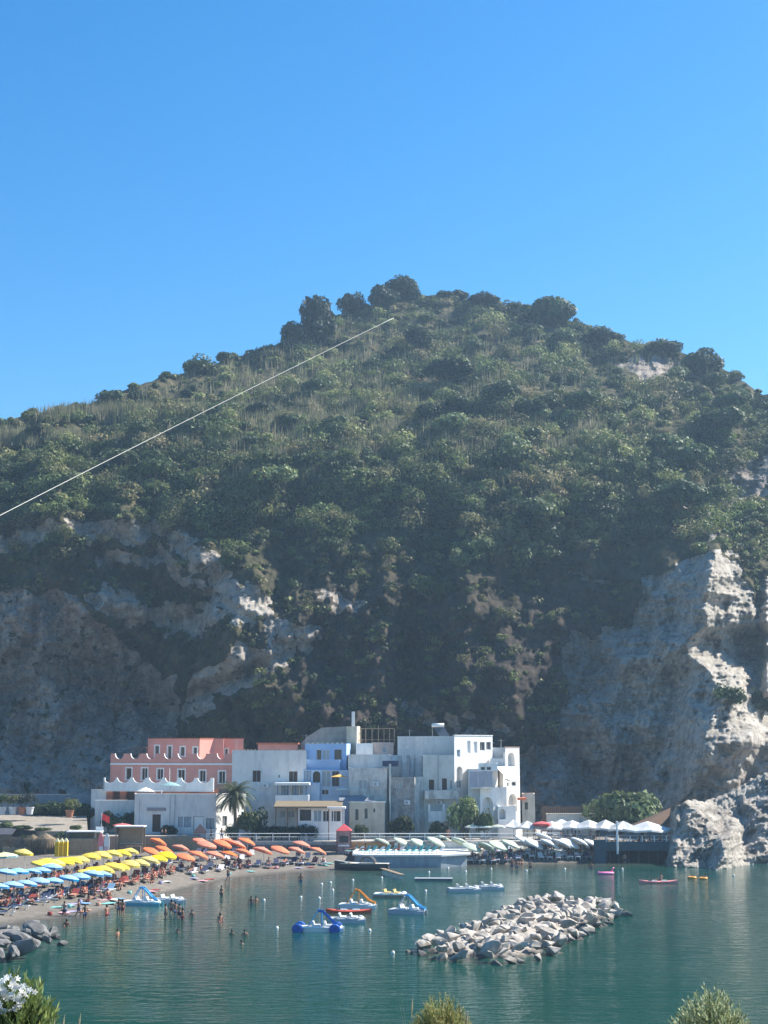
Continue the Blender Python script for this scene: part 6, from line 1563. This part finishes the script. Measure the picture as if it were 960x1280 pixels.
vtree('oak', 452, 216, GZ, 16, 1028, 'small dark bush in front of the cream annex')
vtree('pale', 770, 221, 2.4, 62, 989, 'left of the two big round bushes behind the white restaurant parasols', 'tree', 'tree')  # pale leaves make up for sun that the headland blocks
vtree('pale', 803, 220, 2.4, 56, 990, 'right of the two big round bushes behind the white restaurant parasols', 'tree', 'tree')  # lit look again put into the leaf colour
vtree('oak', 742, 229, 2.4, 26, 1004, 'small dark bush between the brown fence and the two big round bushes')
vtree('mid', 148, 218, 3.4, 22, 1018, 'bright green bush below the white garden wall', group=None)
vtree('oak', 162, 218.6, 3.4, 20, 1012, 'taller green shrub against the left side of the low white house')
vtree('dark', 136, 219, 3.4, 20, 1014, 'dark shrub at the left end of the white garden wall')
vtree('oak', 212, 215.6, GZ, 18, 1029, 'low bush under the pale windows of the low white house')
vtree('mid', 290, 214.8, GZ, 16, 1030, 'little bush at the foot of the palm')
for i, (u, w_, vt, k) in enumerate([(56, 34, 1001, 'mid'), (78, 32, 1000, 'oak'), (98, 34, 1001, 'mid'), (112, 20, 1006, 'oak')]):
    vtree(k, u, 227, 4.3, w_, vt, f'{ORD[i]} bush from the left in the brownish thicket behind the pale road', group='bushes behind the road')
def hedge():
    x0, x1 = Xpx(322, 1030, 214), Xpx(392, 1030, 214); n = 26; g = np.random.default_rng(3)
    c = np.stack([np.linspace(x0, x1, n), np.full(n, 214.6) + g.normal(size=n) * .12, np.full(n, GZ + .95) + g.normal(size=n) * .08], 1)
    V3, C3 = leaf_cloud(c, np.full(n, .75), np.full(n, 1.0), 420, np.full(n, .10), np.array([(.022, .040, .018)] * n), lobes=9, lobe_r=.6)
    r = empty('hedge', (0, 0, 0)); np_mesh('foliage', V3, 3, np.arange(len(V3)), LEAF, {'col': C3}, parent=r)
    for k in range(6): x = x0 + (x1 - x0) * (k + .5) / 6; MB().tube([(x, 214.6, GZ - .1), (x, 214.6, GZ + .9)], .05, 6).build('trunk', BARK, r)
    rebase(r, ((x0 + x1) / 2, 214.6, GZ)); tag(r, 'long dark clipped hedge in front of the seafront restaurant', 'hedge')
hedge()
def palm():
    Y = 215; base = Vector((Xpx(294, 1030, Y), Y, GZ)); top = Zpx(994, Y) - GZ; r = empty('palm_tree', base); g = np.random.default_rng(8)
    MB().tube([(0, 0, -.2), (.05, 0, top * .35), (-.08, 0, top * .7), (-.1, 0, top)], [.36, .26, .24, .34], 12).build('trunk', mat('palm_trunk', (.17, .13, .09), .95, .4, 6, bump=.05), r)
    V = []; C = []
    for k in range(62):
        az = k * 2.399; el = R(80 - 115 * (k / 62)); L = 3.9 * g.uniform(.85, 1.1); pts = []
        p = np.array([-.1, 0, top]); a_ = el
        for s in range(12):
            pts.append(p.copy()); st_ = L / 11; p = p + st_ * np.array([math.cos(az) * math.cos(a_), math.sin(az) * math.cos(a_), math.sin(a_)]); a_ -= R(8.5) * (1 if el > -.2 else .5)
        pts = np.array(pts); side = np.array([-math.sin(az), math.cos(az), 0])
        col = np.array([(.085, .11, .05), (.06, .085, .035), (.12, .13, .07)][k % 3]) * (1 if k < 50 else 1.3) * (np.array([1, 1, 1]) if k < 52 else np.array([1.6, 1.1, .8]))
        for s in range(1, 12):
            for q in range(3):
                f = (s - 1 + q / 3) / 11; p = pts[s - 1] + (pts[s] - pts[s - 1]) * (q / 3); t = pts[s] - pts[s - 1]; t = t / np.linalg.norm(t)
                ll = .55 * math.sin(math.pi * min(.95, f * .8 + .18)) + .08
                for sg in (-1, 1):
                    d = side * sg * .8 + t * .55 + np.array([0, 0, -.28]); d = d / np.linalg.norm(d)
                    V += [p - t * .055, p + t * .055, p + d * ll * 1.1]; C += [col * g.uniform(.75, 1.25)] * 3
            V += [pts[s - 1] + side * .03, pts[s - 1] - side * .03, pts[s]]; C += [col] * 3
    np_mesh('fronds', np.array(V), 3, np.arange(len(V)), LEAF, {'col': np.clip(np.array(C), 0, 1)}, parent=r)
    tag(r, 'date palm with a full round crown in front of the low white house', 'palm tree')
palm()

# ------------------------------------------------------------------ left: beach bar, cabins, planters
def left_clutter():
    potm = mat('terracotta_pot', (.38, .17, .10), .9, .1, 3); wpot = mat('white_planter', (.62, .62, .62), .8, .1, 3); soil = mat('soil', (.06, .045, .03), .95, .2, 4)
    for i, (u, kind, m, lab) in enumerate([(2, 'mid', wpot, 'pale planter with a leafy green plant at the left edge of the road'), (16, 'pale', wpot, 'white tub with a yellow green plant beside the road'), (27, 'oak', potm, 'pinkish tub with a dark plant beside the road'),
                                           (37, 'oak', wpot, 'grey white tub with a bluish bush beside the road'), (87, 'pale', potm, 'terracotta pot with drooping agave-like plant on the pale road')]):
        Y = 220 if i < 4 else 216; z = Zpx(1018 if i < 4 else 1022, Y); p = Vector((Xpx(u, 1015, Y), Y, z)); r = empty('planter', p); s = .62
        MB().lathe([(.001, 0), (s * .7, 0), (s, .95), (s + .06, .97), (s + .06, 1.05), (s - .05, 1.05), (s - .08, .9)], 14).build('pot', m, r); MB().lathe([(.001, .93), (s - .06, .93)], 12).build('soil', soil, r)
        g = np.random.default_rng(i + 40); V3, C3 = leaf_cloud(np.array([[0, 0, 1.9]]), np.array([1.15]), np.array([1.1]), 700, np.array([.11]), np.array([{'mid': (.07, .11, .04), 'pale': (.13, .14, .05), 'oak': (.05, .065, .05)}[kind]]), g=g)
        np_mesh('plant', V3, 3, np.arange(len(V3)), LEAF, {'col': C3}, parent=r); MB().tube([(0, 0, .9), (0, 0, 1.9)], .05, 6).build('stem', BARK, r); tag(r, lab, 'planter', 'planters by the road')
    x = lambda u, Y: Xpx(u, 1010, Y)
    o = MB().box(x(-200, 229), x(116, 229), 229, 229.5, 3, Zpx(993, 229)).build('boundary_wall', mat('shade_blue_wall', (.20, .23, .27), .9, .15, 1)); tag(o, 'long grey wall in the shade at the foot of the left cliff', 'wall')  # blue-grey base carries the wall's shadow in its colour
    # beach bar
    Y = 207; r = empty('beach_bar'); z0 = 1.35
    MB().box(x(-40, Y), x(33, Y), Y - 1.5, Y - 1.38, z0, z0 + 1.0).build('counter', WOOD, r)
    MB().box(x(-40, Y), x(45, Y), Y + .5, Y + .6, z0, z0 + 3.0).build('back_wall', mat('dark_backing', (.05, .045, .045), .9, .3, 2), r)  # near-black colour stands for the shade inside the bar
    rb = MB(); rb.add([(x(-40, Y), Y - 2, z0 + 2.6), (x(20, Y), Y - 2, z0 + 2.6), (x(20, Y), Y + .7, z0 + 3.3), (x(-40, Y), Y + .7, z0 + 3.3), (x(-40, Y), Y - 2, z0 + 2.45), (x(20, Y), Y - 2, z0 + 2.45), (x(20, Y), Y + .7, z0 + 3.15), (x(-40, Y), Y + .7, z0 + 3.15)], [(0, 1, 2, 3), (7, 6, 5, 4), (0, 4, 5, 1), (1, 5, 6, 2), (2, 6, 7, 3), (3, 7, 4, 0)]); rb.build('roof', mat('dark_roof_sheet', (.06, .065, .08), .8, .2, 1.5), r)
    f = MB(); g = random.Random(4); xx = x(-40, Y)
    while xx < x(20, Y): l = g.uniform(.7, 1.2); f.add([(xx, Y - 2.05, z0 + 2.6), (xx + .25, Y - 2.05, z0 + 2.6), (xx + .2, Y - 2.1 - g.random() * .1, z0 + 2.6 - l), (xx + .05, Y - 2.12, z0 + 2.6 - l * .9), (xx + .12, Y - 1.98, z0 + 2.55)], [(0, 1, 2, 3), (0, 3, 4), (1, 4, 2)]); xx += .19
    f.build('thatch_fringe', THATCH, r)
    for u in (-20, 3, 18): MB().box(x(u, Y) - .06, x(u, Y) + .06, Y - 1.9, Y - 1.78, z0, z0 + 2.5).build('post', WOOD, r)
    rebase(r, (x(0, Y), Y, z0)); tag(r, 'dark beach bar with a straw fringed roof at the left edge', 'beach bar')
    for i, (u, v, R_, lab) in enumerate([(58, 1041, 1.5, 'large thatched sunshade left of the yellow cabins'), (42, 1043, 1.2, 'smaller darker thatched sunshade beside the beach bar')]):
        p = Vector((x(u, 204), 204, 1.3)); h = Zpx(v, 204) - 1.3; r = empty('thatched_sunshade', p); MB().tube([(0, 0, -.2), (0, 0, h - .2)], .09, 8).build('pole', WOOD, r)
        n = 900; g2 = np.random.default_rng(i); a_ = g2.random(n) * 2 * np.pi; rr = R_ * np.sqrt(g2.random(n)); zz = h - rr * .55 + g2.normal(size=n) * .05
        b0 = np.stack([rr * np.cos(a_), rr * np.sin(a_), zz], 1); out_ = np.stack([np.cos(a_) * .35, np.sin(a_) * .35, -.55 - .5 * (rr > R_ * .8)], 1) * (.8 + .5 * g2.random((n, 1))); sd_ = np.stack([-np.sin(a_), np.cos(a_), 0 * a_], 1) * .05
        V3 = np.stack([b0 - sd_, b0 + sd_, b0 + out_], 1).reshape(-1, 3); C3 = np.repeat(np.array([(.26, .19, .12)]) * (.6 + .8 * g2.random((n, 1))), 3, 0)
        np_mesh('thatch', V3, 3, np.arange(len(V3)), LEAF, {'col': C3}, parent=r)
        MB().lathe([(.02, h), (R_ * .9, h - R_ * .5), (R_ * .88, h - R_ * .55), (.02, h - .12)], 12).build('roof_base', THATCH, r); tag(r, lab, 'sunshade', 'thatched sunshades')
    ym = mat('yellow_canvas', (.80, .56, .03), .8, .08, 3); wy = mat('cream_canvas', (.78, .70, .42), .8, .08, 3)
    for i in range(3):
        p = Vector((x(73.2 + i * 5.1, 200.5 + i * .15), 200.5 + i * .3, 1.15)); r = empty('changing_cabin', p); w_ = .26; h = 2.1
        MB().box(-w_, w_, -w_, w_, 0, h).build('walls', ym, r); MB().add([(-w_ - .03, -w_ - .03, h + .003), (w_ + .03, -w_ - .03, h + .003), (w_ + .03, w_ + .03, h + .003), (-w_ - .03, w_ + .03, h + .003), (0, 0, h + .5)], [(0, 1, 4), (1, 2, 4), (2, 3, 4), (3, 0, 4), (3, 2, 1, 0)]).build('roof', wy, r)
        MB().box(-w_ + .06, w_ - .06, -w_ - .03, -w_ - .004, .05, h - .2).build('door_flap', mat('deep_yellow_canvas', (.62, .38, .02), .8, .1, 3), r); tag(r, ['left', 'middle', 'right'][i] + ' one of three narrow yellow changing cabins', 'cabin', 'yellow changing cabins')
    def fence(u0, u1, Y, z, h, label, m=WOOD, st_=.16):
        r = empty('bamboo_fence', (x(u0, Y), Y, z)); L = x(u1, Y) - x(u0, Y); b = MB(); k = 0; g = random.Random(u0)
        while k * st_ < L: b.box(k * st_, k * st_ + st_ * .85, -.02, .02, 0, h + g.uniform(-.12, .12)); k += 1
        b.build('canes', m, r); q = MB(); q.box(0, L, .022, .06, h * .3, h * .3 + .08).build('rail', WOOD, r); MB().box(0, L, .022, .06, h * .8, h * .8 + .08).build('rail', WOOD, r)
        tag(r, label, 'fence')
    CANE = mat('bamboo_cane', (.30, .235, .16), .85, .35, 4, stretch=(5, 5, .4))
    fence(88, 128, 203, 1.3, 2.1, 'bamboo screen right of the yellow cabins', CANE); fence(186, 258, 210.8, 1.25, 1.9, 'weathered wooden fence behind the orange parasols below the low white house', CANE); fence(5, 40, 203.5, 1.3, 1.0, 'low cane screen in front of the beach bar', CANE)
    fence(-60, 86, 205.4, 1.3, 2.25, 'tall cane fence along the foot of the pale road', mat('grey_cane', (.21, .17, .13), .9, .4, 4, stretch=(5, 5, .4)))
    # huts behind the screens
    def hut(u0, u1, vt, vb, Y, roofm, label, d=2.2):
        r = empty('beach_hut'); z1, z0_ = Zpx(vt, Y), 1.3; xa, xb = x(u0, Y), x(u1, Y)
        MB().box(xa - .2, xb + .2, Y - .3, Y + d, z1 - .14, z1).build('roof', roofm, r)
        for xx in (xa, xb): 
            for yy in (Y, Y + d - .2): MB().box(xx - .06, xx + .06, yy - .06, yy + .06, z0_ - .1, z1 - .15).build('post', WOOD, r)
        MB().box(xa, xb, Y + d - .1, Y + d - .05, z0_, z1 - .2).build('back_wall', CANE, r); MB().box(xa + .2, xb - .2, Y + d - .5, Y + d - .15, z0_ + 1.2, z0_ + 1.25).build('shelf', FW, r); MB().box(xa + .3, xb - .3, Y + .5, Y + 1.0, z0_, z0_ + 1.0).build('counter', WOOD, r)
        rebase(r, ((xa + xb) / 2, Y, z0_)); tag(r, label, 'hut')
    hut(86, 125, 1039, 1052, 206, FW, 'flat white roofed hut behind the bamboo screen'); hut(146, 179, 1032.5, 1052, 206, FW, 'open hut with a pale flat roof right of the paddle boards')
    # boards, flag, lifeguard seat
    def board(u, m, m2, lean, label):
        Y = 201; r = empty('paddle_board', (x(u, Y), Y, 1.2)); b = MB(); rings = []
        for k in range(13):
            t = k / 12; w_ = max(.03, .40 * math.sin(math.pi * min(1, t * .93 + .05)) ** .55); z = t * 3.1; rings.append([(-w_ + lean * z, -.05, z), (w_ + lean * z, -.05, z), (w_ + lean * z, .05, z), (-w_ + lean * z, .05, z)])
        b.loft(rings); b.build('board', m, r); MB().box(-.28 + lean * .9, .28 + lean * .9, -.07, -.052, .3, 1.4).build('deck_pad', m2, r); tag(r, label, 'paddle board', 'paddle boards stood on end')
    board(128.5, mat('coral_board', (.80, .22, .24), .4, .08, 2), PW, -.05, 'coral pink paddle board stood upright beside the bamboo screen'); board(134, PW, mat('pink_pad', (.75, .45, .45), .6, .1, 3), .03, 'white paddle board stood upright beside the coral one')
    r = empty('flag', (x(127.5, 208), 208, 3.3)); MB().tube([(0, 0, 0), (0, 0, 3.4)], .035, 6).build('pole', FRW, r); f = MB(); rings = []
    for k in range(8): t = k / 7; rings.append([(t * 1.1, .12 * math.sin(t * 5), 3.3 - .45 * t), (t * 1.1, .12 * math.sin(t * 5), 2.5 - .6 * t), (t * 1.1, .12 * math.sin(t * 5) + .02, 2.5 - .6 * t), (t * 1.1, .12 * math.sin(t * 5) + .02, 3.3 - .45 * t)])
    f.loft(rings); f.build('cloth', C_RE, r); tag(r, 'red flag on a white pole left of the low white house', 'flag')
    r = empty('lifeguard_seat', (x(124.5, 207), 207, 3.35)); MB().box(-.5, .5, -.4, .4, .7, .8).build('seat', FRW, r); MB().box(-.5, .5, .35, .42, .8, 1.5).build('backrest', FRW, r)
    for sx in (-.45, .45):
        for sy in (-.35, .35): MB().box(sx - .04, sx + .04, sy - .04, sy + .04, 0, .7).build('leg', FRW, r)
    tag(r, 'white lifeguard seat at the end of the pale road under the red flag', 'seat')
    # plants of the bar
    for i, (u, w_) in enumerate([(36, 16), (74, 14)]): vtree('oak', u, 206.5, 1.3, w_, 1040 - i * 3, ['dark shrub beside the beach bar', 'spiky dark shrub behind the yellow cabins'][i])
left_clutter()

def kiosk():
    Y = 210; r = empty('kiosk', (Xpx(430, 1050, Y), Y, 1.2)); zt = Zpx(1038, Y) - 1.2; za = Zpx(1029.5, Y) - 1.2
    m = mat('mottled_pink_boards', (.33, .20, .19), .85, .5, 5); MB().box(-.95, .95, -.9, .9, -.2, zt).build('walls', m, r)
    MB().add([(-1.1, -1.1, zt + .003), (1.1, -1.1, zt + .003), (1.1, 1.1, zt + .003), (-1.1, 1.1, zt + .003), (0, 0, za)], [(0, 1, 4), (1, 2, 4), (2, 3, 4), (3, 0, 4), (3, 2, 1, 0)]).build('roof', mat('red_roof_paint', (.62, .09, .10), .6, .08, 2), r)
    MB().box(-.6, .6, -.94, -.903, 1.4, 2.3).build('window', GLASS, r); MB().box(-.75, .75, -.96, -.905, .9, 1.1).build('counter', FRW, r)
    for x in (-1.0, 1.0): MB().box(x - .05, x + .05, -1.0, -.9, -.2, zt).build('post', FRN, r)
    tag(r, 'narrow kiosk with a pointed red roof between the orange parasols and the sun platform', 'kiosk')
kiosk()

# ------------------------------------------------------------------ right: restaurant deck, sheds
def right_side():
    x = lambda u, Y: Xpx(u, 1060, Y); Y = 207.5; r = empty('restaurant_deck'); zt = 2.3
    MB().box(x(742, Y), x(848, Y), Y, 216, zt - .2, zt).build('deck', WOOD, r)
    dw = mat('dark_teal_boards', (.055, .085, .105), .8, .25, 2, stretch=(.6, .6, 4)); MB().box(x(757, Y), x(846, Y), Y - .08, Y - .003, zt - .7, zt + .55).build('screen', dw, r)
    MB().box(x(742, Y) , x(757, Y) , Y - .5, Y - .002, -.5, zt + .8).build('side_screen', dw, r)
    MB().box(x(742, Y), x(850, Y), Y + 3, Y + 3.2, -1, zt - .203).build('back_wall', mat('dark_backing', (.05, .045, .045), .9, .3, 2), r)  # near-black sheet closes the space under the deck
    for u in range(750, 850, 12): MB().tube([(x(u, Y), Y + .2, -2), (x(u, Y), Y + .2, zt - .2)], .11, 8).build('piling', mat('wet_piling', (.07, .06, .05), .6, .2, 3), r)
    for u in range(758, 848, 15): MB().box(x(u, Y) - .06, x(u, Y) + .06, Y - .15, Y - .083, zt + .5, zt + 1.3).build('post', FRW, r)
    MB().box(x(757, Y), x(846, Y), Y - .14, Y - .09, zt + 1.303, zt + 1.36).build('handrail', GRPAINT, r)
    rebase(r, (x(800, Y), Y, 0)); tag(r, 'restaurant deck on pilings with dark boards between the beach and the headland', 'deck')
    r = empty('flag_post', (x(771, Y), Y - .6, 0)); MB().tube([(0, 0, -1), (0, 0, 1.2)], .07, 8).build('lower_pole', DKH, r); MB().tube([(0, 0, 1.2), (0, 0, Zpx(1028, Y))], .13, 8).build('pole', FRW, r); MB().lathe([(.001, .2), (.16, .15), (.16, 0), (.1, -.05)], 8, Matrix.Translation((0, 0, Zpx(1028, Y)))).build('cap', FRW, r); tag(r, 'thick white post standing in front of the restaurant deck', 'post')
    # tables and chairs
    g = random.Random(9)
    tp = empty('cafe_table'); MB().box(-.45, .45, -.45, .45, .70, .75).build('tabletop', FRW, tp); MB().tube([(0, 0, .02), (0, 0, .7)], .04, 6).build('column', GRPAINT, tp); MB().lathe([(.001, .03), (.28, .02), (.28, 0)], 10).build('foot', GRPAINT, tp)
    cp = empty('cafe_chair'); MB().box(-.22, .22, -.22, .22, .43, .47).build('seat', FRW, cp); MB().box(-.22, .22, .19, .23, .47, .95).build('backrest', FRW, cp)
    for sx in (-.19, .19):
        for sy in (-.19, .19): MB().box(sx - .02, sx + .02, sy - .02, sy + .02, 0, .43).build('leg', FRW, cp)
    for i in range(13):
        if i < 6: p = Vector((x(765 + i * 13.5, 209.5), 209.2 + g.random() * .4, zt))
        else: p = Vector((x(684 + (i - 6) * 9.5, 215), 214.8 + g.random() * .4, GZ))
        inst(tp, USED, p, (0, 0, g.random()), 1, f'{ORD[i if i < 6 else i - 6]} white table from the left ' + ('on the restaurant deck' if i < 6 else 'under the white parasols on land'), 'restaurant tables', 'table')
        for k in (0, 1):
            a_ = R(90 + 180 * k); q = p + Vector((.75 * (1 if k else -1), 0, 0)); inst(cp, USED, q, (0, 0, a_ if k == 0 else a_), 1, ('left' if k == 0 else 'right') + f' chair of the {ORD[i if i < 6 else i - 6]} white table ' + ('on the deck' if i < 6 else 'on land'), 'restaurant chairs', 'chair')
            if g.random() < .55: person(g.choice(['sit_m', 'sit_f']), q + Vector((0, 0, .40)), R(90) if k == 0 else R(-90), f'guest on the ' + ('left' if k == 0 else 'right') + f' chair of the {ORD[i if i < 6 else i - 6]} table ' + ('on the deck' if i < 6 else 'on land'), 'restaurant guests')
    # wall with parapet below the terrace on land
    o = MB().box(x(660, 211.4), x(741, 211.4), 211.2, 211.5, 0, GZ - .4).build('terrace_wall', mat('olive_stone_wall', (.20, .19, .15), .95, .35, 1.6, bump=.04)); tag(o, 'rough stone wall under the restaurant terrace behind the white parasols', 'wall')
    # white low building and fence above, brown shade net
    r = empty('store_building'); block(r, [(682, 224), (742, 224)], 1018, GZ, 4, mat('sand_plaster', (.55, .52, .46), .9, .1, 1.2), {0: [(700, 1021, 706, 1030, 'w:pale'), (724, 1021, 730, 1030, 'w:pale')]}, parapet=.1, coping=CREAM); rebase(r, (x(712, 224), 224, GZ)); tag(r, 'low sand coloured store behind the white restaurant parasols', 'building')
    r = empty('wooden_fence', (x(678, 229), 229, 3)); L = x(744, 229) - x(678, 229); b = MB(); k = 0
    while k * .3 < L: b.box(k * .3, k * .3 + .27, 0, .05, 0, Zpx(1008, 229) - 3 + .08 * math.sin(k)); k += 1
    b.build('boards', mat('brown_fence_boards', (.13, .09, .065), .9, .25, 2, stretch=(4, 4, .5)), r); MB().box(0, L, .053, .12, 2.5, 2.65).build('rail', WOOD, r); tag(r, 'brown board fence above the sand coloured store', 'fence')
    r = empty('shade_net'); a, b_, c, d = P(790, 1031, 213), P(838, 1010, 217), P(836, 1030, 214), P(800, 1034, 211)
    MB().add([a, d, c, b_, a + Vector((0, .05, .05)), d + Vector((0, .05, .05)), c + Vector((0, .05, .05)), b_ + Vector((0, .05, .05))], [(0, 1, 2, 3), (7, 6, 5, 4), (0, 4, 5, 1), (1, 5, 6, 2), (2, 6, 7, 3), (3, 7, 4, 0)]).build('net', SAIL, r)
    for q in (a, b_, c): MB().tube([(q.x, q.y + .05, 1.5), (q.x, q.y + .05, q.z + .1)], .06, 6).build('post', WOOD, r)
    rebase(r, (c.x, c.y, 1.5)); tag(r, 'brown triangular shade net stretched against the headland', 'shade net')
    r = empty('garden_hut'); block(r, [(652, 222), (668, 222.5)], 992, GZ, 3, CREAM, {0: [(656, 1003, 660, 1012, 'n:glass')]}, parapet=.1, roof=TILE); c = P(652, 997, 220)
    MB().prism([(x(648, 221), 219.8), (x(658, 221), 219.8), (x(658, 221), 221.9), (x(648, 221), 221.9)], Zpx(1000, 221), Zpx(997, 221)).build('awning', C_OR, r); rebase(r, (x(660, 222), 222, GZ)); tag(r, 'small cream hut with an orange awning right of the white block', 'hut')
right_side()

# ------------------------------------------------------------------ foreground bank and plants
def bank():
    xs = np.linspace(-30, 30, 60); prof = [(-12, 14.0), (0, 13.9), (8, 13.45), (12, 13.1), (13.5, 12.4), (17, 10.6), (30, 5), (46, -1.5)]
    ys = np.interp(np.linspace(0, 7, 60), range(8), [p[0] for p in prof]); X_, Y_ = np.meshgrid(xs, ys, indexing='ij'); Z_ = np.interp(Y_, [p[0] for p in prof], [p[1] for p in prof]) + .12 * fbm(X_ / 1.2, Y_ / 1.2, 3) * (Y_ > 4) - .004 * X_ ** 2
    ii = np.arange(59)[:, None] * 60 + np.arange(59)[None, :]; q = np.stack([ii, ii + 60, ii + 61, ii + 1], 2).reshape(-1)
    o = np_mesh('bank', np.stack([X_, Y_, Z_], 2).reshape(-1, 3), 4, q, mat('dry_bank_soil', (.13, .10, .065), .95, .3, 2, bump=.05), kind='structure'); tag(o, 'dry bank below the viewpoint', 'bank')
bank()
def leaf_bush(name, u, Y, zb, rad, vtop, stems, per, ll, lw, col, label, cat, up=.5, flowers=0, seed=1, spread=1.0, start=.35, stemm=None):
    g = np.random.default_rng(seed); cx = Xpx(u, 1280, Y); top = Zpx(vtop, Y); H = top - zb; r = empty(name, (cx, Y, zb)); V = []; C = []; tips = []; sm = MB()
    for k in range(stems):
        a_ = g.random() * 2 * np.pi; q = np.sqrt(g.random()) * spread; hh = H * (1 - .38 * q ** 2) * g.uniform(.8, 1.02)
        end = np.array([rad * q * np.cos(a_), rad * q * np.sin(a_), hh]); mid = np.array([end[0] * .35, end[1] * .35, hh * .5])
        if k % 4 == 0: sm.tube([(0, 0, 0), tuple(mid), tuple(end)], [.006, .004, .002], 4)
        tips.append(end)
        for s in range(per):
            t = start + (1 - start) * (s / per) ** .8; p = (1 - t) ** 2 * 0 + 2 * t * (1 - t) * mid + t * t * end; tn = (end - mid); tn = tn / np.linalg.norm(tn)
            w_ = g.normal(size=3); w_ -= tn * w_.dot(tn); w_ /= np.linalg.norm(w_); d = w_ * (1 - up) + tn * up + np.array([0, 0, .1]); d /= np.linalg.norm(d); sd_ = np.cross(d, tn + g.normal(size=3) * .2); sd_ /= np.linalg.norm(sd_)
            L = ll * g.uniform(.6, 1.15); m_ = p + d * L * .5; c = np.array(col[g.integers(len(col))]) * g.uniform(.75, 1.25)
            V += [p, m_ + sd_ * lw, p + d * L, p, p + d * L, m_ - sd_ * lw]; C += [c] * 6
    np_mesh('leaves', np.array(V), 3, np.arange(len(V)), LEAF, {'col': np.clip(np.array(C), 0, 1)}, parent=r); sm.build('stems', BARK, r)
    if flowers:
        fm = mat('white_petal', (.85, .84, .80), .7, .03, 5, trans=.3)
        for (du, v) in flowers:
            c = P(u + du, v, Y - rad * .7) - Vector((cx, Y, zb)); f = MB()
            for q in range(7):
                cc = c + Vector(g.normal(size=3) * .018); ax = Vector(g.normal(size=3) + np.array([0, -1.5, .8])).normalized(); M = Matrix.Translation(cc) @ ax.to_track_quat('Z', 'Y').to_matrix().to_4x4()
                for j in range(5):
                    t = j * 1.2566; f.add([(0, 0, 0), (.016 * math.cos(t - .45), .016 * math.sin(t - .45), .004), (.027 * math.cos(t), .027 * math.sin(t), .006), (.016 * math.cos(t + .45), .016 * math.sin(t + .45), .004)], [(0, 1, 2, 3)], M)
            f.build('flower_cluster', fm, r, recalc=False)
    tag(r, label, cat); return r
leaf_bush('oleander', 22, 11, 13.15, .30, 1217, 210, 28, .085, .0085, [(.22, .30, .09), (.14, .20, .06), (.30, .36, .12)], 'oleander bush with white flowers in the lower left corner', 'bush', .62, [(-18, 1237), (-8, 1230), (-12, 1246), (0, 1243), (4, 1252), (-3, 1258), (14, 1238), (-20, 1262), (-14, 1225), (0, 1232)], 3)
leaf_bush('foreground_shrub', 890, 11, 13.15, .31, 1231, 330, 44, .036, .005, [(.38, .42, .22), (.26, .31, .15), (.46, .48, .30), (.16, .20, .09)], 'fine-leaved grey green shrub in the lower right corner', 'bush', .6, None, 5, start=.3)
leaf_bush('leafy_sprig', 848, 10.8, 13.2, .05, 1262, 12, 8, .045, .010, [(.30, .36, .18), (.22, .30, .12)], 'small sprig of broad pale leaves left of the grey green shrub', 'plant', .4, None, 7)
leaf_bush('cushion_plant', 552, 11, 13.2, .25, 1242, 560, 26, .024, .0034, [(.40, .38, .14), (.30, .32, .11), (.48, .42, .19), (.20, .24, .08)], 'rounded yellowish cushion plant at the bottom edge of the photo', 'plant', .65, None, 9, start=.55)
def dry_stalks():
    g = np.random.default_rng(2)
    for i, (u, v) in enumerate([(78, 1268), (98, 1266), (66, 1272), (583, 1262), (514, 1246)]):
        p = Vector((Xpx(u, 1290, 10.5), 10.5, 13.2)); r = empty('dry_grass_stalk', p); h = Zpx(v, 10.5) - 13.2; b = MB()
        for k in range(4): dx, dy = g.normal() * .03, g.normal() * .03; b.tube([(dx * .2, dy * .2, 0), (dx * .6, dy * .6, h * .6), (dx * 1.4, dy, h * g.uniform(.8, 1))], [.0022, .0018, .001], 4)
        b.build('stalk', mat('straw', (.42, .36, .22), .9, .15, 8), r)
        s = MB(); s.tube([(0, 0, h * .8), (.005, 0, h * .9), (.012, 0, h)], [.002, .007, .001], 6); s.build('seed_head', mat('straw', (.42, .36, .22), .9, .15, 8), r)
        tag(r, ['dry grass stalk right of the oleander', 'taller dry grass stalk further right of the oleander', 'short dry grass stalk touching the oleander', 'dry stalk right of the cushion plant', 'dry stalk left of the cushion plant'][i], 'grass')
dry_stalks()

for i, (u, w_, vt, k) in enumerate([(8, 16, 1026, 'pale'), (30, 22, 1030, 'oak'), (54, 18, 1033, 'mid'), (96, 14, 1030, 'mid')]):
    vtree(k, u, 208.6, 4.2, w_, vt, f'{ORD[i]} low plant from the left along the front edge of the pale road', group='plants on the edge of the road')
